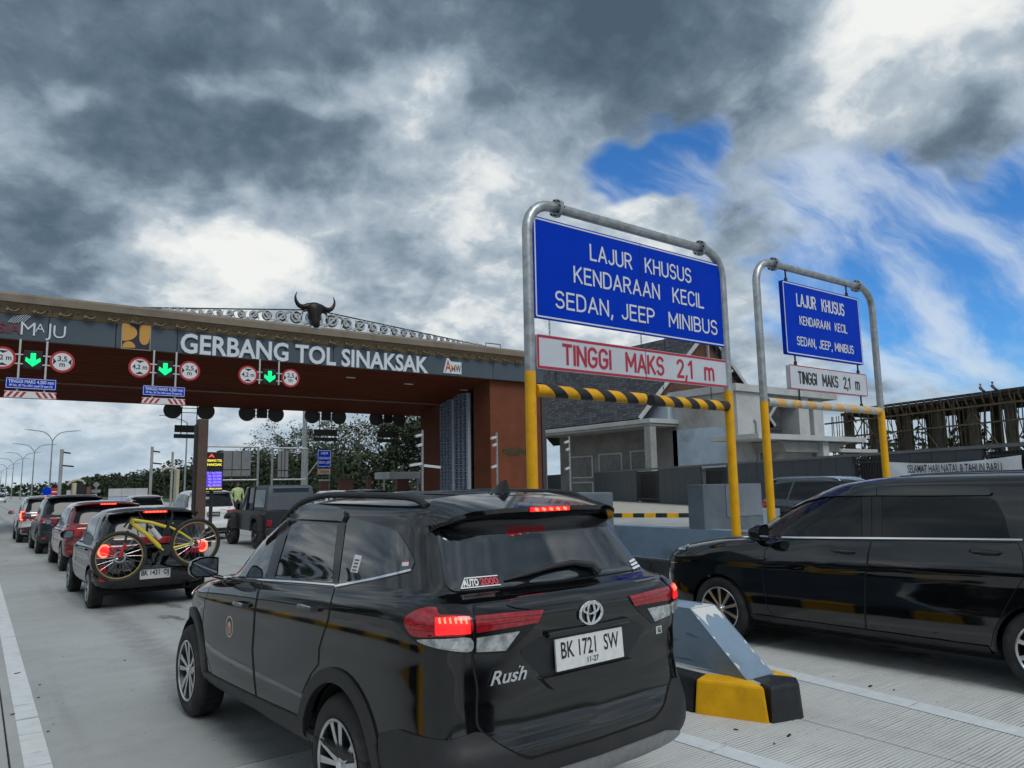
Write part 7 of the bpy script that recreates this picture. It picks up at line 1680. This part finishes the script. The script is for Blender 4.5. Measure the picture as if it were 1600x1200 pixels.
# ------------------------------------------------------------------ bicycle strapped to the hatchback
def build_bike():
    # frame of the bicycle: a along the bike (front wheel = left), up = z, in a plane just behind the tailgate
    YB_ = 13.25 - .62 - .30
    P = lambda px_, py_: at(px_, py_, 'y', YB_)
    kb = lambda x_, y_: (90 + x_ / 6.1538, 780 + y_ / 6.1538)
    fw, rw = P(*kb(595, 555)), P(*kb(1325, 415))
    t = thing('yellow_bicycle', 'yellow mountain bicycle with gold rims hung across the tailgate of the black hatchback', 'bicycle', (fw.x, fw.y, fw.z))
    o = Vector(t.location); L = lambda x_, y_: P(*kb(x_, y_)) - o
    YF = mat('bike_yellow', (.60, .50, .03), .35, coat=.5); GOLD = mat('rim_gold', (.50, .36, .14), .35, .7); FR = mat('fork_red', (.40, .02, .03), .35, coat=.3)
    Rw = .345
    for c_ in (fw - o, rw - o):
        b = MB(); b.tube([c_ + Vector((Rw * math.cos(a), 0, Rw * math.sin(a))) for a in [2 * math.pi * k / 40 for k in range(40)]], .027, 8, closed=True); ty = b.build('wheel', RUBBER, t, smooth=True)
        b = MB(); b.tube([c_ + Vector(((Rw - .035) * math.cos(a), 0, (Rw - .035) * math.sin(a))) for a in [2 * math.pi * k / 40 for k in range(40)]], .011, 6, closed=True); b.build('rim', GOLD, ty, smooth=True)
        b = MB()
        for k in range(20):
            a = 2 * math.pi * k / 20; b.tube([c_ + Vector((.02 * math.cos(a + .6), .02 * (-1) ** k, .02 * math.sin(a + .6))), c_ + Vector(((Rw - .04) * math.cos(a), 0, (Rw - .04) * math.sin(a)))], .0013, 3, caps=False)
        b.build('spokes', ALLOY, ty)['kind'] = 'stuff'
        b = MB(); b.lathe([(0, -.05), (.025, -.05), (.025, .05), (0, .05)], 12, c_, 'y'); b.build('hub', STEEL, ty)
        b = MB(); b.lathe([(.06, -.03), (.085, -.03), (.085, -.026), (.06, -.026)], 24, c_, 'y'); b.build('brake_disc', ALLOY, ty)
    head_t, head_b, bb, seat, seat_t = L(722, 185), L(712, 235), L(1028, 488), L(1080, 265), L(1110, 150)
    def tb(n, pts, r, m=YF): b = MB(); b.tube(pts, r, 10); return b.build(n, m, t, smooth=True)
    tb('head_tube', [head_t, head_b], .032); tb('top_tube', [head_t + Vector((0, 0, -.02)), L(900, 225), L(1040, 265)], .024); tb('down_tube', [head_b, L(850, 330), L(1015, 490)], .032)
    tb('seat_tube', [bb, L(1045, 440)], .022); tb('seat_stay', [L(1075, 262), L(1200, 330), rw - o], .017); tb('chain_stay', [bb, rw - o], .019)
    tb('seat_post', [L(1060, 300), seat_t], .016, STEEL)
    tb('fork_crown', [head_b, L(690, 290)], .03, STEEL); tb('fork_leg', [L(670, 300) + Vector((0, -.05, 0)), L(640, 420) + Vector((0, -.05, 0))], .017, STEEL); tb('fork_leg', [L(648, 420) + Vector((0, -.05, 0)), fw - o + Vector((0, -.05, 0))], .024, FR)
    tb('handlebar', [L(640, 270) + Vector((0, .02, 0)), L(700, 175) + Vector((0, -.06, 0)), L(760, 175) + Vector((0, -.2, 0))], .013, STEEL)
    b = MB(); b.lathe([(0, -.03), (.085, -.03), (.085, -.022), (0, -.022)], 20, bb, 'y'); b.build('chainring', STEEL, t)
    tb('crank', [bb + Vector((0, -.06, 0)), L(970, 590) + Vector((0, -.06, 0))], .012, STEEL)
    bt = tb('bottle', [L(905, 280), L(985, 378)], .036, mat('bottle_pale', (.50, .52, .54), .4)); tb('bottle_cap', [L(880, 258), L(905, 280)], .024, STEEL)
    # carrier
    r_ = thing('bike_carrier', 'black strap-on bicycle carrier with a red pad on the hatchback tailgate', 'carrier', (fw.x + .55, 13.25 - .62 - .1, .95)); ro_ = Vector(r_.location)
    Pq = lambda x_, y_, y3: at(*kb(x_, y_), 'y', y3) - ro_
    one('pad', FR, r_, lambda b: b.bar(Pq(780, 395, 12.58), Pq(1110, 385, 12.58), .09, .10), bevel=.02)
    for x_ in (860, 1100):
        one('arm', STEEL, r_, lambda b: b.tube([Pq(x_, 400, 12.60), Pq(x_, 270, 12.42), Pq(x_ + 8, 230, 12.30)], .018, 8), smooth=True)
    one('frame_loop', STEEL, r_, lambda b: b.tube([Pq(830, 420, 12.60), Pq(860, 600, 12.56), Pq(960, 600, 12.56), Pq(1080, 400, 12.60)], .014, 8), smooth=True)
    for xa, ya, xb_, yb in ((1090, 230, 1110, 90), (860, 250, 780, 130), (1030, 140, 1050, 230)):
        one('strap', UNDER, r_, lambda b: b.tube([Pq(xa, ya, 12.45), Pq(xb_, yb, 12.75)], .01, 5))
build_bike()
bhd = gen_car('dark_car', 'dark car waiting behind the black SUV, mirrored in its tailgate', 1.62, -3.35, R(0), 4.5, 1.8, 1.72, .85, 2.68, 1.1, .2, DKGREY, .34, None, plate_s=None, N=50)
